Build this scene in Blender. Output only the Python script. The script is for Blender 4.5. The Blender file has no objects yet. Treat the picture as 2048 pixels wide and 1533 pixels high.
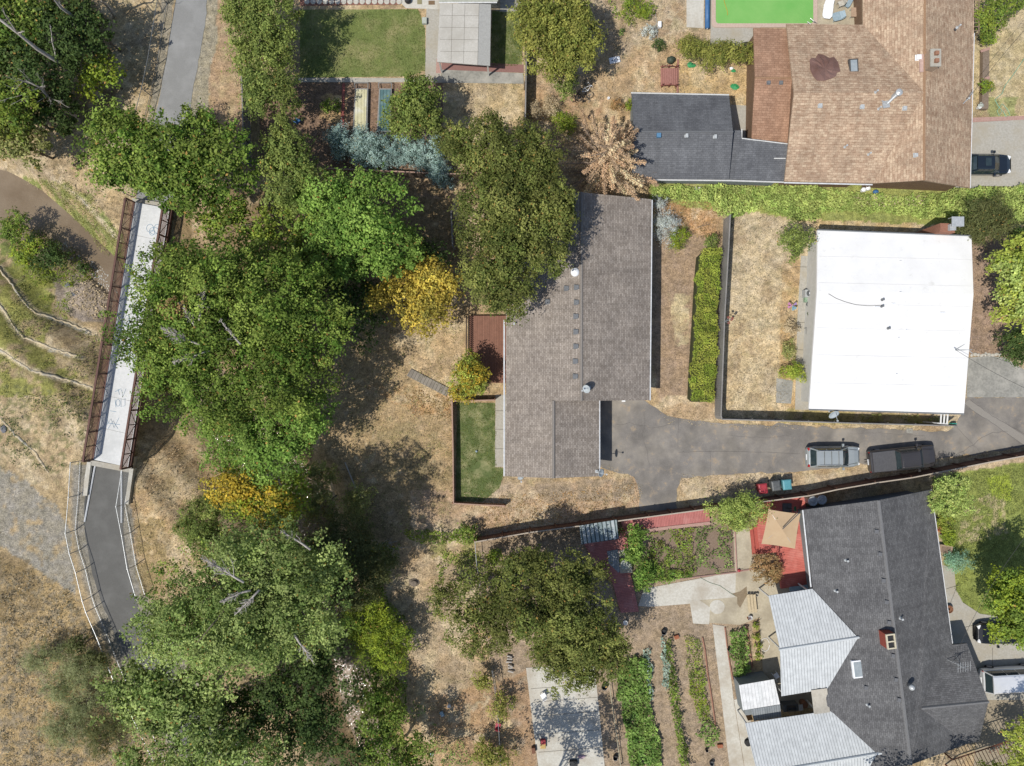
import bpy, bmesh, math, random
import numpy as np
from mathutils import Vector, Matrix
sc = bpy.context.scene
C = sc.collection
R = math.radians
# ------------------------------------------------------------ camera, sky, sun
H = 60.0                                   # flying height of the camera
K = H * 0.75 / 1024                        # metres on the ground per photo pixel
cam = bpy.data.objects.new('camera', bpy.data.cameras.new('camera'))
C.objects.link(cam); sc.camera = cam
cam.location = (0, 0, H); cam.data.lens = 24; cam.data.sensor_width = 36
cam.data.clip_start = 1; cam.data.clip_end = 3000
SH = (0.51, 0.37)                          # shadow drift per metre of height
world = bpy.data.worlds.new('World'); sc.world = world; world.use_nodes = True
nt = world.node_tree; bg = nt.nodes['Background']
sky = nt.nodes.new('ShaderNodeTexSky'); sky.sky_type = 'NISHITA'; sky.sun_disc = False
elev = math.atan(1 / math.hypot(*SH))
sky.sun_elevation = elev
az = math.atan2(-SH[0], -SH[1])            # compass direction of the sun, from +Y clockwise
sky.sun_rotation = az
nt.links.new(sky.outputs[0], bg.inputs[0]); bg.inputs[1].default_value = 0.12
sl = bpy.data.lights.new('sun', 'SUN'); sl.energy = 4.6; sl.angle = R(0.5); sl.color = (1, .955, .88)
so = bpy.data.objects.new('sun', sl); C.objects.link(so)
so.rotation_euler = Vector((-SH[0], -SH[1], 1)).to_track_quat('Z', 'Y').to_euler()
so.location = (-30, -22, 90)
sc.view_settings.view_transform = 'Standard'; sc.view_settings.look = 'None'
sc.view_settings.exposure = 0.0; sc.view_settings.gamma = 1
sc.cycles.max_bounces = 5; sc.cycles.transparent_max_bounces = 4
rng = np.random.default_rng(7); random.seed(7)
G = 1.42                                   # sunlit radiance of a white sheet

def W(px, py, h=0.0):                      # photo pixel of a point h metres up -> its place
    s = (H - h) / H * K
    return Vector(((px - 1024) * s, (766.5 - py) * s, h))
def lin(c): return c / 12.92 if c <= .04045 else ((c + .055) / 1.055) ** 2.4
def A(hx, g=None):                         # surface colour of something that looks hx in full sun
    hx = hx.lstrip('#'); g = g or G
    c = [min(.85, lin(int(hx[i:i + 2], 16) / 255) / g) for i in (0, 2, 4)]; m = sum(c) / 3
    return tuple((v * .9 + m * .1) * k for v, k in zip(c, (1.0, 1.0, .985)))

# ------------------------------------------------------------ materials
MATS = {}
def newmat(name):
    m = bpy.data.materials.new(name); m.use_nodes = True
    MATS[name] = m
    return m, m.node_tree.nodes, m.node_tree.links, m.node_tree.nodes['Principled BSDF']
def ramp2(N, L, fac, c1, c2, p1=.35, p2=.65):
    r = N.new('ShaderNodeValToRGB'); r.color_ramp.elements[0].position = p1; r.color_ramp.elements[1].position = p2
    r.color_ramp.elements[0].color = (*c1, 1); r.color_ramp.elements[1].color = (*c2, 1); L.new(fac, r.inputs[0]); return r.outputs[0]
def mixc(N, L, a, b, fac, mode='MIX'):
    m = N.new('ShaderNodeMix'); m.data_type = 'RGBA'; m.blend_type = mode
    for s, v in ((6, a), (7, b), (0, fac)):
        if hasattr(v, 'is_output'): L.new(v, m.inputs[s])
        elif isinstance(v, tuple): m.inputs[s].default_value = (*v, 1)
        else: m.inputs[s].default_value = v
    return m.outputs[2]
def noise(N, L, scale, detail=5, rough=.6, vec=None):
    n = N.new('ShaderNodeTexNoise'); n.inputs['Scale'].default_value = scale; n.inputs['Detail'].default_value = detail
    n.inputs['Roughness'].default_value = rough
    if vec is not None: L.new(vec, n.inputs['Vector'])
    return n.outputs[0]
def posn(N): return N.new('ShaderNodeNewGeometry').outputs['Position']
def bump(N, L, fac, p, strength, dist=.03):
    b = N.new('ShaderNodeBump'); b.inputs['Strength'].default_value = strength; b.inputs['Distance'].default_value = dist
    L.new(fac, b.inputs['Height']); L.new(b.outputs[0], p.inputs['Normal'])
def mat(name, c1, c2=None, scale=4, rough=.85, metal=0, bmp=.3, stain=None, stain_scale=.5, spec=.3, coat=0):
    """mottled paint, concrete, asphalt, wood ...: two tones by noise, optional larger stains"""
    if name in MATS: return MATS[name]
    m, N, L, p = newmat(name)
    if c2 is None: c2 = tuple(x * .8 for x in c1)
    v = posn(N)
    f = noise(N, L, scale, 8, .65, v)
    c = ramp2(N, L, f, c1, c2)
    if stain:
        g = noise(N, L, stain_scale, 6, .6, v)
        c = mixc(N, L, c, stain, ramp2(N, L, g, (0, 0, 0), (1, 1, 1), .45, .68))
    L.new(c, p.inputs['Base Color'])
    p.inputs['Roughness'].default_value = rough; p.inputs['Metallic'].default_value = metal
    p.inputs['Specular IOR Level'].default_value = spec
    if coat: p.inputs['Coat Weight'].default_value = coat; p.inputs['Coat Roughness'].default_value = .05
    if bmp: bump(N, L, f, p, bmp)
    return m
def shingles(name, c1, c2, dark, w=.34, h=.17, blotch=None):
    m, N, L, p = newmat(name)
    uv = N.new('ShaderNodeUVMap').outputs[0]
    b = N.new('ShaderNodeTexBrick'); L.new(uv, b.inputs['Vector'])
    b.inputs['Color1'].default_value = (*c1, 1); b.inputs['Color2'].default_value = (*c2, 1); b.inputs['Mortar'].default_value = (*dark, 1)
    b.inputs['Scale'].default_value = 1; b.inputs['Brick Width'].default_value = w; b.inputs['Row Height'].default_value = h
    b.inputs['Mortar Size'].default_value = .014; b.inputs['Mortar Smooth'].default_value = .6; b.offset = .37; b.inputs['Bias'].default_value = 0
    n = noise(N, L, 11, 3, .7, uv); n2 = noise(N, L, .5, 4, .6, uv)
    c = mixc(N, L, b.outputs[0], ramp2(N, L, n, (.80, .80, .80), (1.18, 1.17, 1.15), .36, .64), .8, 'MULTIPLY')
    c = mixc(N, L, c, ramp2(N, L, n2, (.84, .84, .85), (1.1, 1.1, 1.1)), 1.0, 'MULTIPLY')
    mq = N.new('ShaderNodeMapping'); mq.inputs['Scale'].default_value = (2.2, .25, 1); L.new(uv, mq.inputs[0])
    c = mixc(N, L, c, ramp2(N, L, noise(N, L, 1.0, 5, .65, mq.outputs[0]), (.86, .86, .86), (1.08, 1.08, 1.08)), 1.0, 'MULTIPLY')
    if blotch:
        mp = N.new('ShaderNodeMapping'); mp.inputs['Scale'].default_value = (1.6, 4.6, 1); L.new(uv, mp.inputs[0])
        c = mixc(N, L, c, blotch, ramp2(N, L, noise(N, L, 1.1, 3, .6, mp.outputs[0]), (0, 0, 0), (.6, .6, .6), .5, .66))
    L.new(c, p.inputs['Base Color']); p.inputs['Roughness'].default_value = .92; p.inputs['Specular IOR Level'].default_value = .15
    bump(N, L, b.outputs['Fac'], p, .5, -.015)
    return m
def ribbed(name, c1, c2, pitch=.2, duty=.12, metal=.0, rough=.45, axis=0, bmp=.6, stain=None):
    """boards or corrugation running across the u axis of the uv map"""
    m, N, L, p = newmat(name)
    uv = N.new('ShaderNodeUVMap').outputs[0]
    sp = N.new('ShaderNodeSeparateXYZ'); L.new(uv, sp.inputs[0])
    dv = N.new('ShaderNodeMath'); dv.operation = 'DIVIDE'; L.new(sp.outputs[axis], dv.inputs[0]); dv.inputs[1].default_value = pitch
    fr = N.new('ShaderNodeMath'); fr.operation = 'FRACT'; L.new(dv.outputs[0], fr.inputs[0])
    fl = N.new('ShaderNodeMath'); fl.operation = 'FLOOR'; L.new(dv.outputs[0], fl.inputs[0])
    wn = N.new('ShaderNodeTexWhiteNoise'); wn.noise_dimensions = '1D'; L.new(fl.outputs[0], wn.inputs['W'])
    gt = N.new('ShaderNodeMath'); gt.operation = 'GREATER_THAN'; L.new(fr.outputs[0], gt.inputs[0]); gt.inputs[1].default_value = 1 - duty
    c = mixc(N, L, c1, c2, ramp2(N, L, wn.outputs[0], (0, 0, 0), (.7, .7, .7), 0, 1))
    n = noise(N, L, 2.2, 6, .65, posn(N))
    c = mixc(N, L, c, ramp2(N, L, n, (.86, .86, .86), (1.08, 1.08, 1.08)), 1.0, 'MULTIPLY')
    if stain: c = mixc(N, L, c, stain, ramp2(N, L, noise(N, L, .9, 5, .6, posn(N)), (0, 0, 0), (.8, .8, .8), .5, .65))
    c = mixc(N, L, c, tuple(x * .4 for x in c2), gt.outputs[0])
    L.new(c, p.inputs['Base Color']); p.inputs['Roughness'].default_value = rough; p.inputs['Metallic'].default_value = metal
    p.inputs['Specular IOR Level'].default_value = .3
    bump(N, L, gt.outputs[0], p, bmp, -.02)
    return m
def leafmat(name='foliage', tr=.22):
    m, N, L, p = newmat(name)
    a = N.new('ShaderNodeVertexColor'); a.layer_name = 'Col'
    L.new(a.outputs[0], p.inputs['Base Color']); p.inputs['Roughness'].default_value = .6; p.inputs['Specular IOR Level'].default_value = .12
    t = N.new('ShaderNodeBsdfTranslucent'); L.new(mixc(N, L, a.outputs[0], (1.5, 1.6, .7), 1.0, 'MULTIPLY'), t.inputs[0])
    ms = N.new('ShaderNodeMixShader'); ms.inputs[0].default_value = tr
    L.new(p.outputs[0], ms.inputs[1]); L.new(t.outputs[0], ms.inputs[2]); L.new(ms.outputs[0], N['Material Output'].inputs[0])
    return m
LEAF = leafmat()
def groundmat():
    m, N, L, p = newmat('ground')
    a = N.new('ShaderNodeVertexColor'); a.layer_name = 'Col'
    v = posn(N)
    f1 = noise(N, L, 9, 6, .75, v); f2 = noise(N, L, 2.1, 6, .7, v); f3 = noise(N, L, .45, 5, .6, v)
    vo = N.new('ShaderNodeTexVoronoi'); vo.inputs['Scale'].default_value = 3.6; L.new(v, vo.inputs['Vector'])
    c = mixc(N, L, a.outputs[0], ramp2(N, L, f1, (.42, .42, .43), (1.42, 1.38, 1.3), .33, .66), 1.0, 'MULTIPLY')
    c = mixc(N, L, c, ramp2(N, L, f2, (.62, .62, .6), (1.26, 1.24, 1.2), .34, .64), 1.0, 'MULTIPLY')
    c = mixc(N, L, c, ramp2(N, L, f3, (.86, .88, .88), (1.12, 1.1, 1.05), .35, .65), 1.0, 'MULTIPLY')
    vd = N.new('ShaderNodeTexVoronoi'); vd.inputs['Scale'].default_value = 1.7; vd.inputs['Randomness'].default_value = 1; wv = mixc(N, L, v, noise(N, L, 1.5, 3, .6, v), .12, 'ADD'); L.new(wv, vd.inputs['Vector'])
    c = mixc(N, L, c, ramp2(N, L, vd.outputs['Distance'], (.66, .64, .58), (1.0, 1.0, 1.0), .06, .24), ramp2(N, L, noise(N, L, .8, 3, .6, v), (0, 0, 0), (1, 1, 1), .45, .6), 'MULTIPLY')
    f4 = noise(N, L, .9, 5, .7, v); c = mixc(N, L, c, mixc(N, L, c, (.92, .96, 1.08), 1.0, 'MULTIPLY'), ramp2(N, L, f4, (0, 0, 0), (1, 1, 1), .42, .62))
    L.new(c, p.inputs['Base Color']); p.inputs['Roughness'].default_value = .95; p.inputs['Specular IOR Level'].default_value = .1
    bump(N, L, f1, p, .9, .06)
    return m
GROUND = groundmat()
def glassy(name, c, rough=.08):
    m, N, L, p = newmat(name)
    L.new(ramp2(N, L, noise(N, L, 3, 3, .5, posn(N)), c, tuple(x * 1.5 + .005 for x in c)), p.inputs['Base Color'])
    p.inputs['Roughness'].default_value = rough; p.inputs['Specular IOR Level'].default_value = .6
    return m
def water(name, c1, c2, scale, bmp, rough=.12):
    m, N, L, p = newmat(name)
    v = posn(N)
    L.new(ramp2(N, L, noise(N, L, .25, 4, .6, v), c1, c2), p.inputs['Base Color'])
    p.inputs['Roughness'].default_value = rough
    bump(N, L, noise(N, L, scale, 4, .6, v), p, bmp, .08)
    return m
# ------------------------------------------------------------ mesh building
wl = {}
class MB:
    def __init__(s): s.v = []; s.f = []; s.uv = {}
    def add(s, v, f, uv=None):
        o = len(s.v); s.v += [tuple(p) for p in v]
        for k, q in enumerate(f):
            if uv and uv[k] is not None: s.uv[len(s.f)] = uv[k]
            s.f.append([i + o for i in q])
        return s
    def prism(s, pts, z0, z1, uvrot=0.0):
        pts = [(p[0], p[1]) for p in pts]
        a = sum(pts[i][0] * pts[(i + 1) % len(pts)][1] - pts[(i + 1) % len(pts)][0] * pts[i][1] for i in range(len(pts)))
        if a < 0: pts = pts[::-1]
        n = len(pts)
        v = [(x, y, z0) for x, y in pts] + [(x, y, z1) for x, y in pts]
        cu, su = math.cos(uvrot), math.sin(uvrot)
        top = [(x * cu + y * su, -x * su + y * cu) for x, y in pts]
        f = [list(range(n))[::-1], list(range(n, 2 * n))] + [[i, (i + 1) % n, n + (i + 1) % n, n + i] for i in range(n)]
        return s.add(v, f, [None, top] + [None] * n)
    def box(s, c, d, rz=0.0):
        hx, hy = d[0] / 2, d[1] / 2; cu, su = math.cos(rz), math.sin(rz)
        pts = [(c[0] + x * cu - y * su, c[1] + x * su + y * cu) for x, y in ((-hx, -hy), (hx, -hy), (hx, hy), (-hx, hy))]
        return s.prism(pts, c[2], c[2] + d[2], rz)
    def slab(s, pts, t):                    # sloping plate with uv along and up the slope
        P = [Vector(p) for p in pts]
        n = Vector((0, 0, 0))
        for i in range(len(P)): n += P[i].cross(P[(i + 1) % len(P)])
        if n.z < 0: P = P[::-1]; n = -n
        n.normalize()
        u = Vector((0, 0, 1)).cross(n)
        u = u.normalized() if u.length > .02 else Vector((1, 0, 0))
        w = n.cross(u)
        k = len(P); v = P + [p - Vector((0, 0, t)) for p in P]
        uv = [(p.dot(u), p.dot(w)) for p in P]
        f = [list(range(k)), list(range(k, 2 * k))[::-1]] + [[i + k, (i + 1) % k + k, (i + 1) % k, i] for i in range(k)]
        return s.add(v, f, [uv] + [None] * (k + 1))
    def tube(s, P, r, n=6, r1=None, cap=True):
        P = [Vector(p) for p in P]; m = len(P); v = []
        for i, p in enumerate(P):
            d = (P[min(i + 1, m - 1)] - P[max(i - 1, 0)]); d = d.normalized() if d.length > 1e-9 else Vector((0, 0, 1))
            a = d.cross(Vector((0, 0, 1)) if abs(d.z) < .9 else Vector((1, 0, 0))).normalized(); b = d.cross(a)
            rr = r[i] if isinstance(r, (list, tuple)) else (r if r1 is None else r + (r1 - r) * i / max(1, m - 1))
            v += [p + (a * math.cos(2 * math.pi * j / n) + b * math.sin(2 * math.pi * j / n)) * rr for j in range(n)]
        f = [[i * n + j, i * n + (j + 1) % n, (i + 1) * n + (j + 1) % n, (i + 1) * n + j] for i in range(m - 1) for j in range(n)]
        if cap: f += [list(range(n))[::-1], list(range((m - 1) * n, m * n))]
        return s.add(v, f)
    def lathe(s, c, prof, n=16, sx=1, sy=1):
        v = [(c[0] + r * sx * math.cos(2 * math.pi * j / n), c[1] + r * sy * math.sin(2 * math.pi * j / n), c[2] + z) for r, z in prof for j in range(n)]
        m = len(prof)
        f = [[i * n + j, i * n + (j + 1) % n, (i + 1) * n + (j + 1) % n, (i + 1) * n + j] for i in range(m - 1) for j in range(n)]
        f += [list(range(n))[::-1], list(range((m - 1) * n, m * n))]
        return s.add(v, f)
    def loft(s, rings):
        n = len(rings[0]); v = [p for r in rings for p in r]; m = len(rings)
        f = [[i * n + j, (i + 1) * n + j, (i + 1) * n + (j + 1) % n, i * n + (j + 1) % n] for i in range(m - 1) for j in range(n)]
        f += [list(range(n)), list(range((m - 1) * n, m * n))[::-1]]
        return s.add(v, f)
    def xf(s, M):
        s.v = [tuple(M @ Vector(p)) for p in s.v]; return s
def tag(o, label=None, cat=None, group=None, kind=None):
    for k, v in (('label', label), ('category', cat), ('group', group), ('kind', kind)):
        if v: o[k] = v
    return o
def obj(name, mb, m, parent=None, base=None, smooth=False, bev=0, label=None):
    me = bpy.data.meshes.new(name)
    off = wl[parent.name] if parent is not None else (Vector(base) if base is not None else Vector((0, 0, 0)))
    me.from_pydata([(p[0] - off.x, p[1] - off.y, p[2] - off.z) for p in mb.v], [], mb.f)
    if mb.uv:
        ul = me.uv_layers.new(name='UVMap')
        for fi, uv in mb.uv.items():
            pl = me.polygons[fi]
            for k, li in enumerate(pl.loop_indices): ul.data[li].uv = uv[k]
    if bev:
        bm = bmesh.new(); bm.from_mesh(me); bmesh.ops.recalc_face_normals(bm, faces=bm.faces)
        bmesh.ops.bevel(bm, geom=bm.edges, offset=bev, segments=2, affect='EDGES', profile=.6); bm.to_mesh(me); bm.free()
    if smooth:
        for p in me.polygons: p.use_smooth = True
    me.materials.append(m)
    o = bpy.data.objects.new(name, me); C.objects.link(o)
    if parent is not None: o.parent = parent
    else: o.location = off
    wl[o.name] = off
    if label: o['label'] = label
    return o
def thing(name, label, cat, loc=(0, 0, 0), rz=0.0, group=None, local=False):
    o = bpy.data.objects.new(name, None); C.objects.link(o); o.location = loc; o.rotation_euler.z = rz; o.empty_display_size = .3
    wl[o.name] = Vector((0, 0, 0)) if local else Vector(loc)
    return tag(o, label, cat, group)
def dup(root, loc, rz=None, label=None, scale=None):
    r = root.copy(); C.objects.link(r); r.location = loc
    if rz is not None: r.rotation_euler.z = rz
    if scale: r.scale = (scale,) * 3
    if label: r['label'] = label
    wl[r.name] = Vector(loc)
    for ch in list(root.children):
        c = ch.copy(); C.objects.link(c); c.parent = r
        for g in list(ch.children):
            d = g.copy(); C.objects.link(d); d.parent = c
    return r
def one(name, mb, m, base, label, cat, group=None, **kw):
    return tag(obj(name, mb, m, base=base, **kw), label, cat, group)
def rough(pts, amp=.16, step=.45, seed=1):      # worn, crumbling outline
    rr = np.random.default_rng(seed); out = []; n = len(pts)
    for i in range(n):
        a, b = Vector((*pts[i], 0)), Vector((*pts[(i + 1) % n], 0)); L0 = (b - a).length * K; k = max(1, int(L0 / step))
        if L0 > 40: k = 1
        d = (b - a); nn = Vector((-d.y, d.x, 0)).normalized()
        for j in range(k): q = a.lerp(b, j / k) + nn * (0 if j == 0 else rr.normal() * amp * .5 / K); out.append((q.x, q.y))
    return out
def sheet(name, pts, m, lev=1, rot=0.0, label=None):
    """a flat piece of ground: lev times 4 mm above the terrain"""
    z = .012 + .004 * lev
    o = obj(name, MB().prism([W(*p) for p in pts], z - .25, z, rot), m)
    return tag(o, label, None, None, 'structure')
ORD = 'first second third fourth fifth sixth seventh eighth ninth tenth eleventh twelfth thirteenth fourteenth fifteenth sixteenth'.split()
def avg(pts): return (sum(p[0] for p in pts) / len(pts), sum(p[1] for p in pts) / len(pts))
# ------------------------------------------------------------ noise on grids
def vnoise(X, Y, scale, seed=0, octs=4):
    out = 0; amp = 1; tot = 0
    for o in range(octs):
        g = np.random.default_rng(seed * 17 + o).random((256, 256))
        x = X * scale * 2 ** o + 37.3 * o; y = Y * scale * 2 ** o + 11.7 * o
        xi = np.floor(x).astype(int); yi = np.floor(y).astype(int); fx = x - xi; fy = y - yi
        fx = fx * fx * (3 - 2 * fx); fy = fy * fy * (3 - 2 * fy)
        a = g[xi % 256, yi % 256]; b = g[(xi + 1) % 256, yi % 256]; c = g[xi % 256, (yi + 1) % 256]; d = g[(xi + 1) % 256, (yi + 1) % 256]
        out = out + amp * ((a * (1 - fx) + b * fx) * (1 - fy) + (c * (1 - fx) + d * fx) * fy); tot += amp; amp *= .55
    return out / tot
def inpoly(X, Y, poly):
    r = np.zeros(X.shape, bool); n = len(poly)
    for i in range(n):
        x0, y0 = poly[i]; x1, y1 = poly[(i + 1) % n]
        if y0 == y1: continue
        c = ((y0 > Y) != (y1 > Y)) & (X < (x1 - x0) * (Y - y0) / (y1 - y0) + x0)
        r ^= c
    return r
def distline(X, Y, pts):
    d = np.full(X.shape, 1e9)
    for (x0, y0), (x1, y1) in zip(pts[:-1], pts[1:]):
        dx, dy = x1 - x0, y1 - y0; t = np.clip(((X - x0) * dx + (Y - y0) * dy) / (dx * dx + dy * dy), 0, 1)
        d = np.minimum(d, np.hypot(X - x0 - t * dx, Y - y0 - t * dy))
    return d
# ------------------------------------------------------------ leaves
def leaf_obj(name, P, Nn, size, aspect, col, parent=None, base=None):
    n = len(P); off = np.array(wl[parent.name] if parent is not None else (base if base is not None else (0, 0, 0)))
    Nn = Nn / np.linalg.norm(Nn, axis=1, keepdims=True)
    t = np.cross(Nn, rng.normal(size=(n, 3))); t /= np.linalg.norm(t, axis=1, keepdims=True) + 1e-9
    b = np.cross(Nn, t); s = size[:, None] * .5
    V = np.empty((n, 4, 3)); V[:, 0] = P + t * s; V[:, 1] = P + b * s * aspect; V[:, 2] = P - t * s; V[:, 3] = P - b * s * aspect
    V -= off
    me = bpy.data.meshes.new(name)
    me.vertices.add(4 * n); me.vertices.foreach_set('co', V.astype(np.float32).ravel())
    me.loops.add(4 * n); me.loops.foreach_set('vertex_index', np.arange(4 * n, dtype=np.int32))
    me.polygons.add(n); me.polygons.foreach_set('loop_start', np.arange(0, 4 * n, 4, dtype=np.int32))
    me.update(calc_edges=True)
    at = me.color_attributes.new('Col', 'FLOAT_COLOR', 'POINT')
    cc = np.ones((n, 4, 4), np.float32); cc[:, :, :3] = col[:, None, :]
    at.data.foreach_set('color', cc.ravel())
    me.materials.append(LEAF)
    o = bpy.data.objects.new(name, me); C.objects.link(o)
    if parent is not None: o.parent = parent
    else: o.location = off
    wl[o.name] = Vector(off)
    return o
PAL = {  # leaf colours in pairs, then how much the clumps differ
    'oak': ((.080, .108, .024), (.205, .215, .06), .5), 'cotton': ((.065, .125, .018), (.23, .29, .06), .5),
    'maple': ((.09, .18, .03), (.23, .33, .07), .4), 'yellow': ((.62, .46, .08), (.24, .22, .05), .45),
    'gold': ((.50, .34, .04), (.20, .22, .04), .45), 'lime': ((.22, .29, .045), (.40, .43, .09), .35), 'pale': ((.12, .185, .045), (.31, .37, .125), .45),
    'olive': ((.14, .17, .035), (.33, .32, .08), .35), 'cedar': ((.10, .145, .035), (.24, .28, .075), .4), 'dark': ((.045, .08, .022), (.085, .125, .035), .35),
    'spruce': ((.15, .23, .22), (.40, .52, .50), .35), 'dead': ((.50, .33, .21), (.70, .54, .37), .3), 'mixed': ((.22, .26, .04), (.12, .20, .04), .4),
    'ivy': ((.26, .36, .09), (.42, .47, .15), .3), 'hedge': ((.22, .31, .04), (.40, .40, .08), .25), 'straw': ((.50, .41, .275), (.36, .285, .185), .3),
    'silver': ((.42, .46, .47), (.55, .58, .58), .2), 'rust': ((.40, .23, .11), (.26, .2, .09), .3), 'cabbage': ((.24, .34, .28), (.38, .46, .40), .2),
    'crop': ((.10, .19, .04), (.25, .35, .09), .4), 'crop2': ((.26, .31, .03), (.15, .23, .04), .3), 'weed2': ((.20, .27, .06), (.34, .40, .11), .35), 'foam_glint': ((.75, .76, .76), (.6, .6, .6), .1), 'brush': ((.16, .14, .10), (.26, .24, .19), .4), 'feather': ((.20, .23, .10), (.30, .31, .16), .25), 'weed': ((.20, .23, .07), (.32, .31, .12), .35),
    'grass': ((.14,.18,.05),(.24,.26,.09),.3), 'grass2': ((.11,.145,.035),(.19,.205,.06),.3),
    'red': ((.5, .05, .06), (.3, .1, .06), .3), 'juniper': ((.085, .10, .035), (.15, .155, .06), .2), 'aqua': ((.2, .36, .25), (.3, .45, .32), .2)}
def colors(pal, clump, n):
    a, b, v = PAL[pal]; a, b = np.array(a), np.array(b)
    nc = clump.max() + 1 if n else 1
    t = rng.random(nc)[clump][:, None] * .75 + rng.random((n, 1)) * .25
    br = (1 + v * (rng.random(nc) * 2 - 1))[clump][:, None] * (1 + .3 * (rng.random((n, 1)) * 2 - 1))
    return np.clip((a * (1 - t) + b * t) * br, .003, .8)
def crown(name, lobes, pal, leaf=.24, lai=3.2, cr=.75, stretch=.5, aspect=.62, parent=None, flat=.8, base=None, low=-.35, gap=0.0, up=.45):
    """foliage as boughs: each lobe carries rounded boughs, each bough sprigs, each sprig leaves"""
    Ps, Ns, cl, nc0, cents = [], [], [], 0, []
    for c, r in lobes:
        c, r = np.array(c), np.array(r, float); area = math.pi * r[0] * r[1]; rm = min(r[0], r[1])
        sb = min(cr * 1.55, .55 * rm)
        nb = max(5, int(area * 1.25 / sb ** 2 * (1 - gap)))
        th = rng.random(nb) * 2 * math.pi; z = -.25 + 1.25 * rng.random(nb) ** .75; q = np.sqrt(1 - z * z)
        d = np.stack([q * np.cos(th), q * np.sin(th), z], 1)
        fr = .18 + .70 * rng.random(nb) ** .6
        wob = 1 + .15 * np.sin(th * 3 + rng.random() * 6) + .10 * np.sin(th * 5 + rng.random() * 6)
        B = c + d * r * (fr * wob)[:, None]; B[:, 2] += rng.normal(size=nb) * .22 * sb
        rb = sb * rng.uniform(.6, 1.2, nb)
        # sprigs on the boughs
        ns = 16; S = rng.normal(size=(nb, ns, 3)); S /= np.linalg.norm(S, axis=2, keepdims=True); S[..., 2] = np.abs(S[..., 2]) * 1.15 - .15 * (rng.random((nb, ns)) < .5); S[..., :2] += d[:, None, :2] * .35
        S /= np.linalg.norm(S, axis=2, keepdims=True)
        sl_ = rng.uniform(.72, 1.22, (nb, ns))
        n = int(lai * area / (leaf * leaf * aspect * .5))
        k = rng.choice(nb, n, p=rb ** 2 / (rb ** 2).sum()); m = rng.integers(0, ns, n)
        g = rng.normal(size=(n, 3)); gl = np.linalg.norm(g, axis=1, keepdims=True) + 1e-6; g = g / gl * np.minimum(gl, 1.8)
        dirn = S[k, m]; rad = sl_[k, m] * (1 - .30 * rng.random(n) ** 1.6)
        P = B[k] + dirn * (rb[k] * rad)[:, None] * np.array([1, 1, flat]) + g * (rb[k] * .19)[:, None]
        P += (dirn + d[k] * .6) * np.array([1, 1, .2]) * (np.abs(rng.normal(size=n)) * stretch * .30 * rb[k])[:, None]
        Ps.append(P); Ns.append(dirn * .75 + g * .25 + np.array([0, 0, up]) + rng.normal(size=(n, 3)) * .42)
        cl.append(k * ns + m + nc0); nc0 += nb * ns; cents.append(B)
        if stretch >= .8 and rm > 1.3:      # feathery shoots that break the outline
            q_ = int(6.283 * rm / .62); ta = rng.random(q_) * 6.283; ln = rng.uniform(.5, 1.5, q_) * min(1.3, rm / 2.6); z0 = c[2] + rng.uniform(-.5, .75, q_) * r[2]
            per = int(lai * 22 * (.2 / leaf)); kk = np.repeat(np.arange(q_), per); u = rng.random(len(kk)) ** .8
            dr = np.stack([np.cos(ta), np.sin(ta)], 1)[kk]; rr = u * ln[kk]
            X = c[0] + dr[:, 0] * (r[0] * .82 + rr); Y = c[1] + dr[:, 1] * (r[1] * .82 + rr)
            sp = (.10 + .16 * (1 - u)); PP = np.stack([X, Y, z0[kk] + u * ln[kk] * .25], 1) + rng.normal(size=(len(kk), 3)) * sp[:, None]
            Ps.append(PP); Ns.append(np.concatenate([dr * .3, np.full((len(kk), 1), .8)], 1) + rng.normal(size=(len(kk), 3)) * .45)
            cl.append(nc0 + kk); nc0 += (q_ // 16 + 1) * 16
    P = np.concatenate(Ps); Nn = np.concatenate(Ns); k = np.concatenate(cl)
    P[:, 2] = np.maximum(P[:, 2], .05 + (-4 if P[:, 0].mean() < -14 else 0))
    a, b, v = PAL[pal]; a, b = np.array(a), np.array(b); nbt = nc0 // 16 + 1
    tb = rng.random(nbt)[k // 16]; ts = rng.random(nc0)[k]; tl = rng.random(len(k))
    t = (tb * .4 + ts * .35 + tl * .25)[:, None]; t = np.clip((t - .5) * 1.7 + .5, 0, 1)
    br = (1 + v * .8 * (rng.random(nbt)[k // 16] * 2 - 1))[:, None] * (1 + .35 * (rng.random((len(k), 1)) * 2 - 1))
    col_ = (a * (1 - t) + b * t) * br
    dry = rng.random(len(k)) < .012; col_[dry] = np.array([.38, .24, .07]) * rng.uniform(.6, 1.2, (dry.sum(), 1))
    o = leaf_obj(name, P, Nn, leaf * rng.uniform(.55, 1.35, len(P)), aspect, np.clip(col_, .003, .8), parent, base)
    return o, np.concatenate(cents)
BARK = mat('bark', (.20, .165, .13), (.11, .09, .07), 9, .9, bmp=.8)
PALEBARK = mat('pale_bark', (.44, .41, .37), (.28, .25, .22), 6, .85, bmp=.6)
def limbs(mb, root, top, cents, n, r0, twig=.02):
    root, top = Vector(root), Vector(top)
    mid = root.lerp(top, .55) + Vector((random.uniform(-.2, .2), random.uniform(-.2, .2), 0))
    mb.tube([root - Vector((0, 0, .3)), root.lerp(mid, .3), mid, top], [r0 * 1.35, r0, r0 * .8, r0 * .35], 8)
    idx = rng.choice(len(cents), min(n, len(cents)), replace=False)
    for i in idx:
        e = Vector(cents[i]); t = random.uniform(.35, .95); s = root.lerp(mid, t) if t < .5 else mid.lerp(top, (t - .5) * 2)
        m = s.lerp(e, .5) + Vector((random.uniform(-.4, .4), random.uniform(-.4, .4), random.uniform(.0, .6)))
        rr = r0 * random.uniform(.25, .5)
        mb.tube([s, s.lerp(m, .6), m, e], [rr, rr * .75, rr * .5, twig], 5)
    return mb
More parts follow.
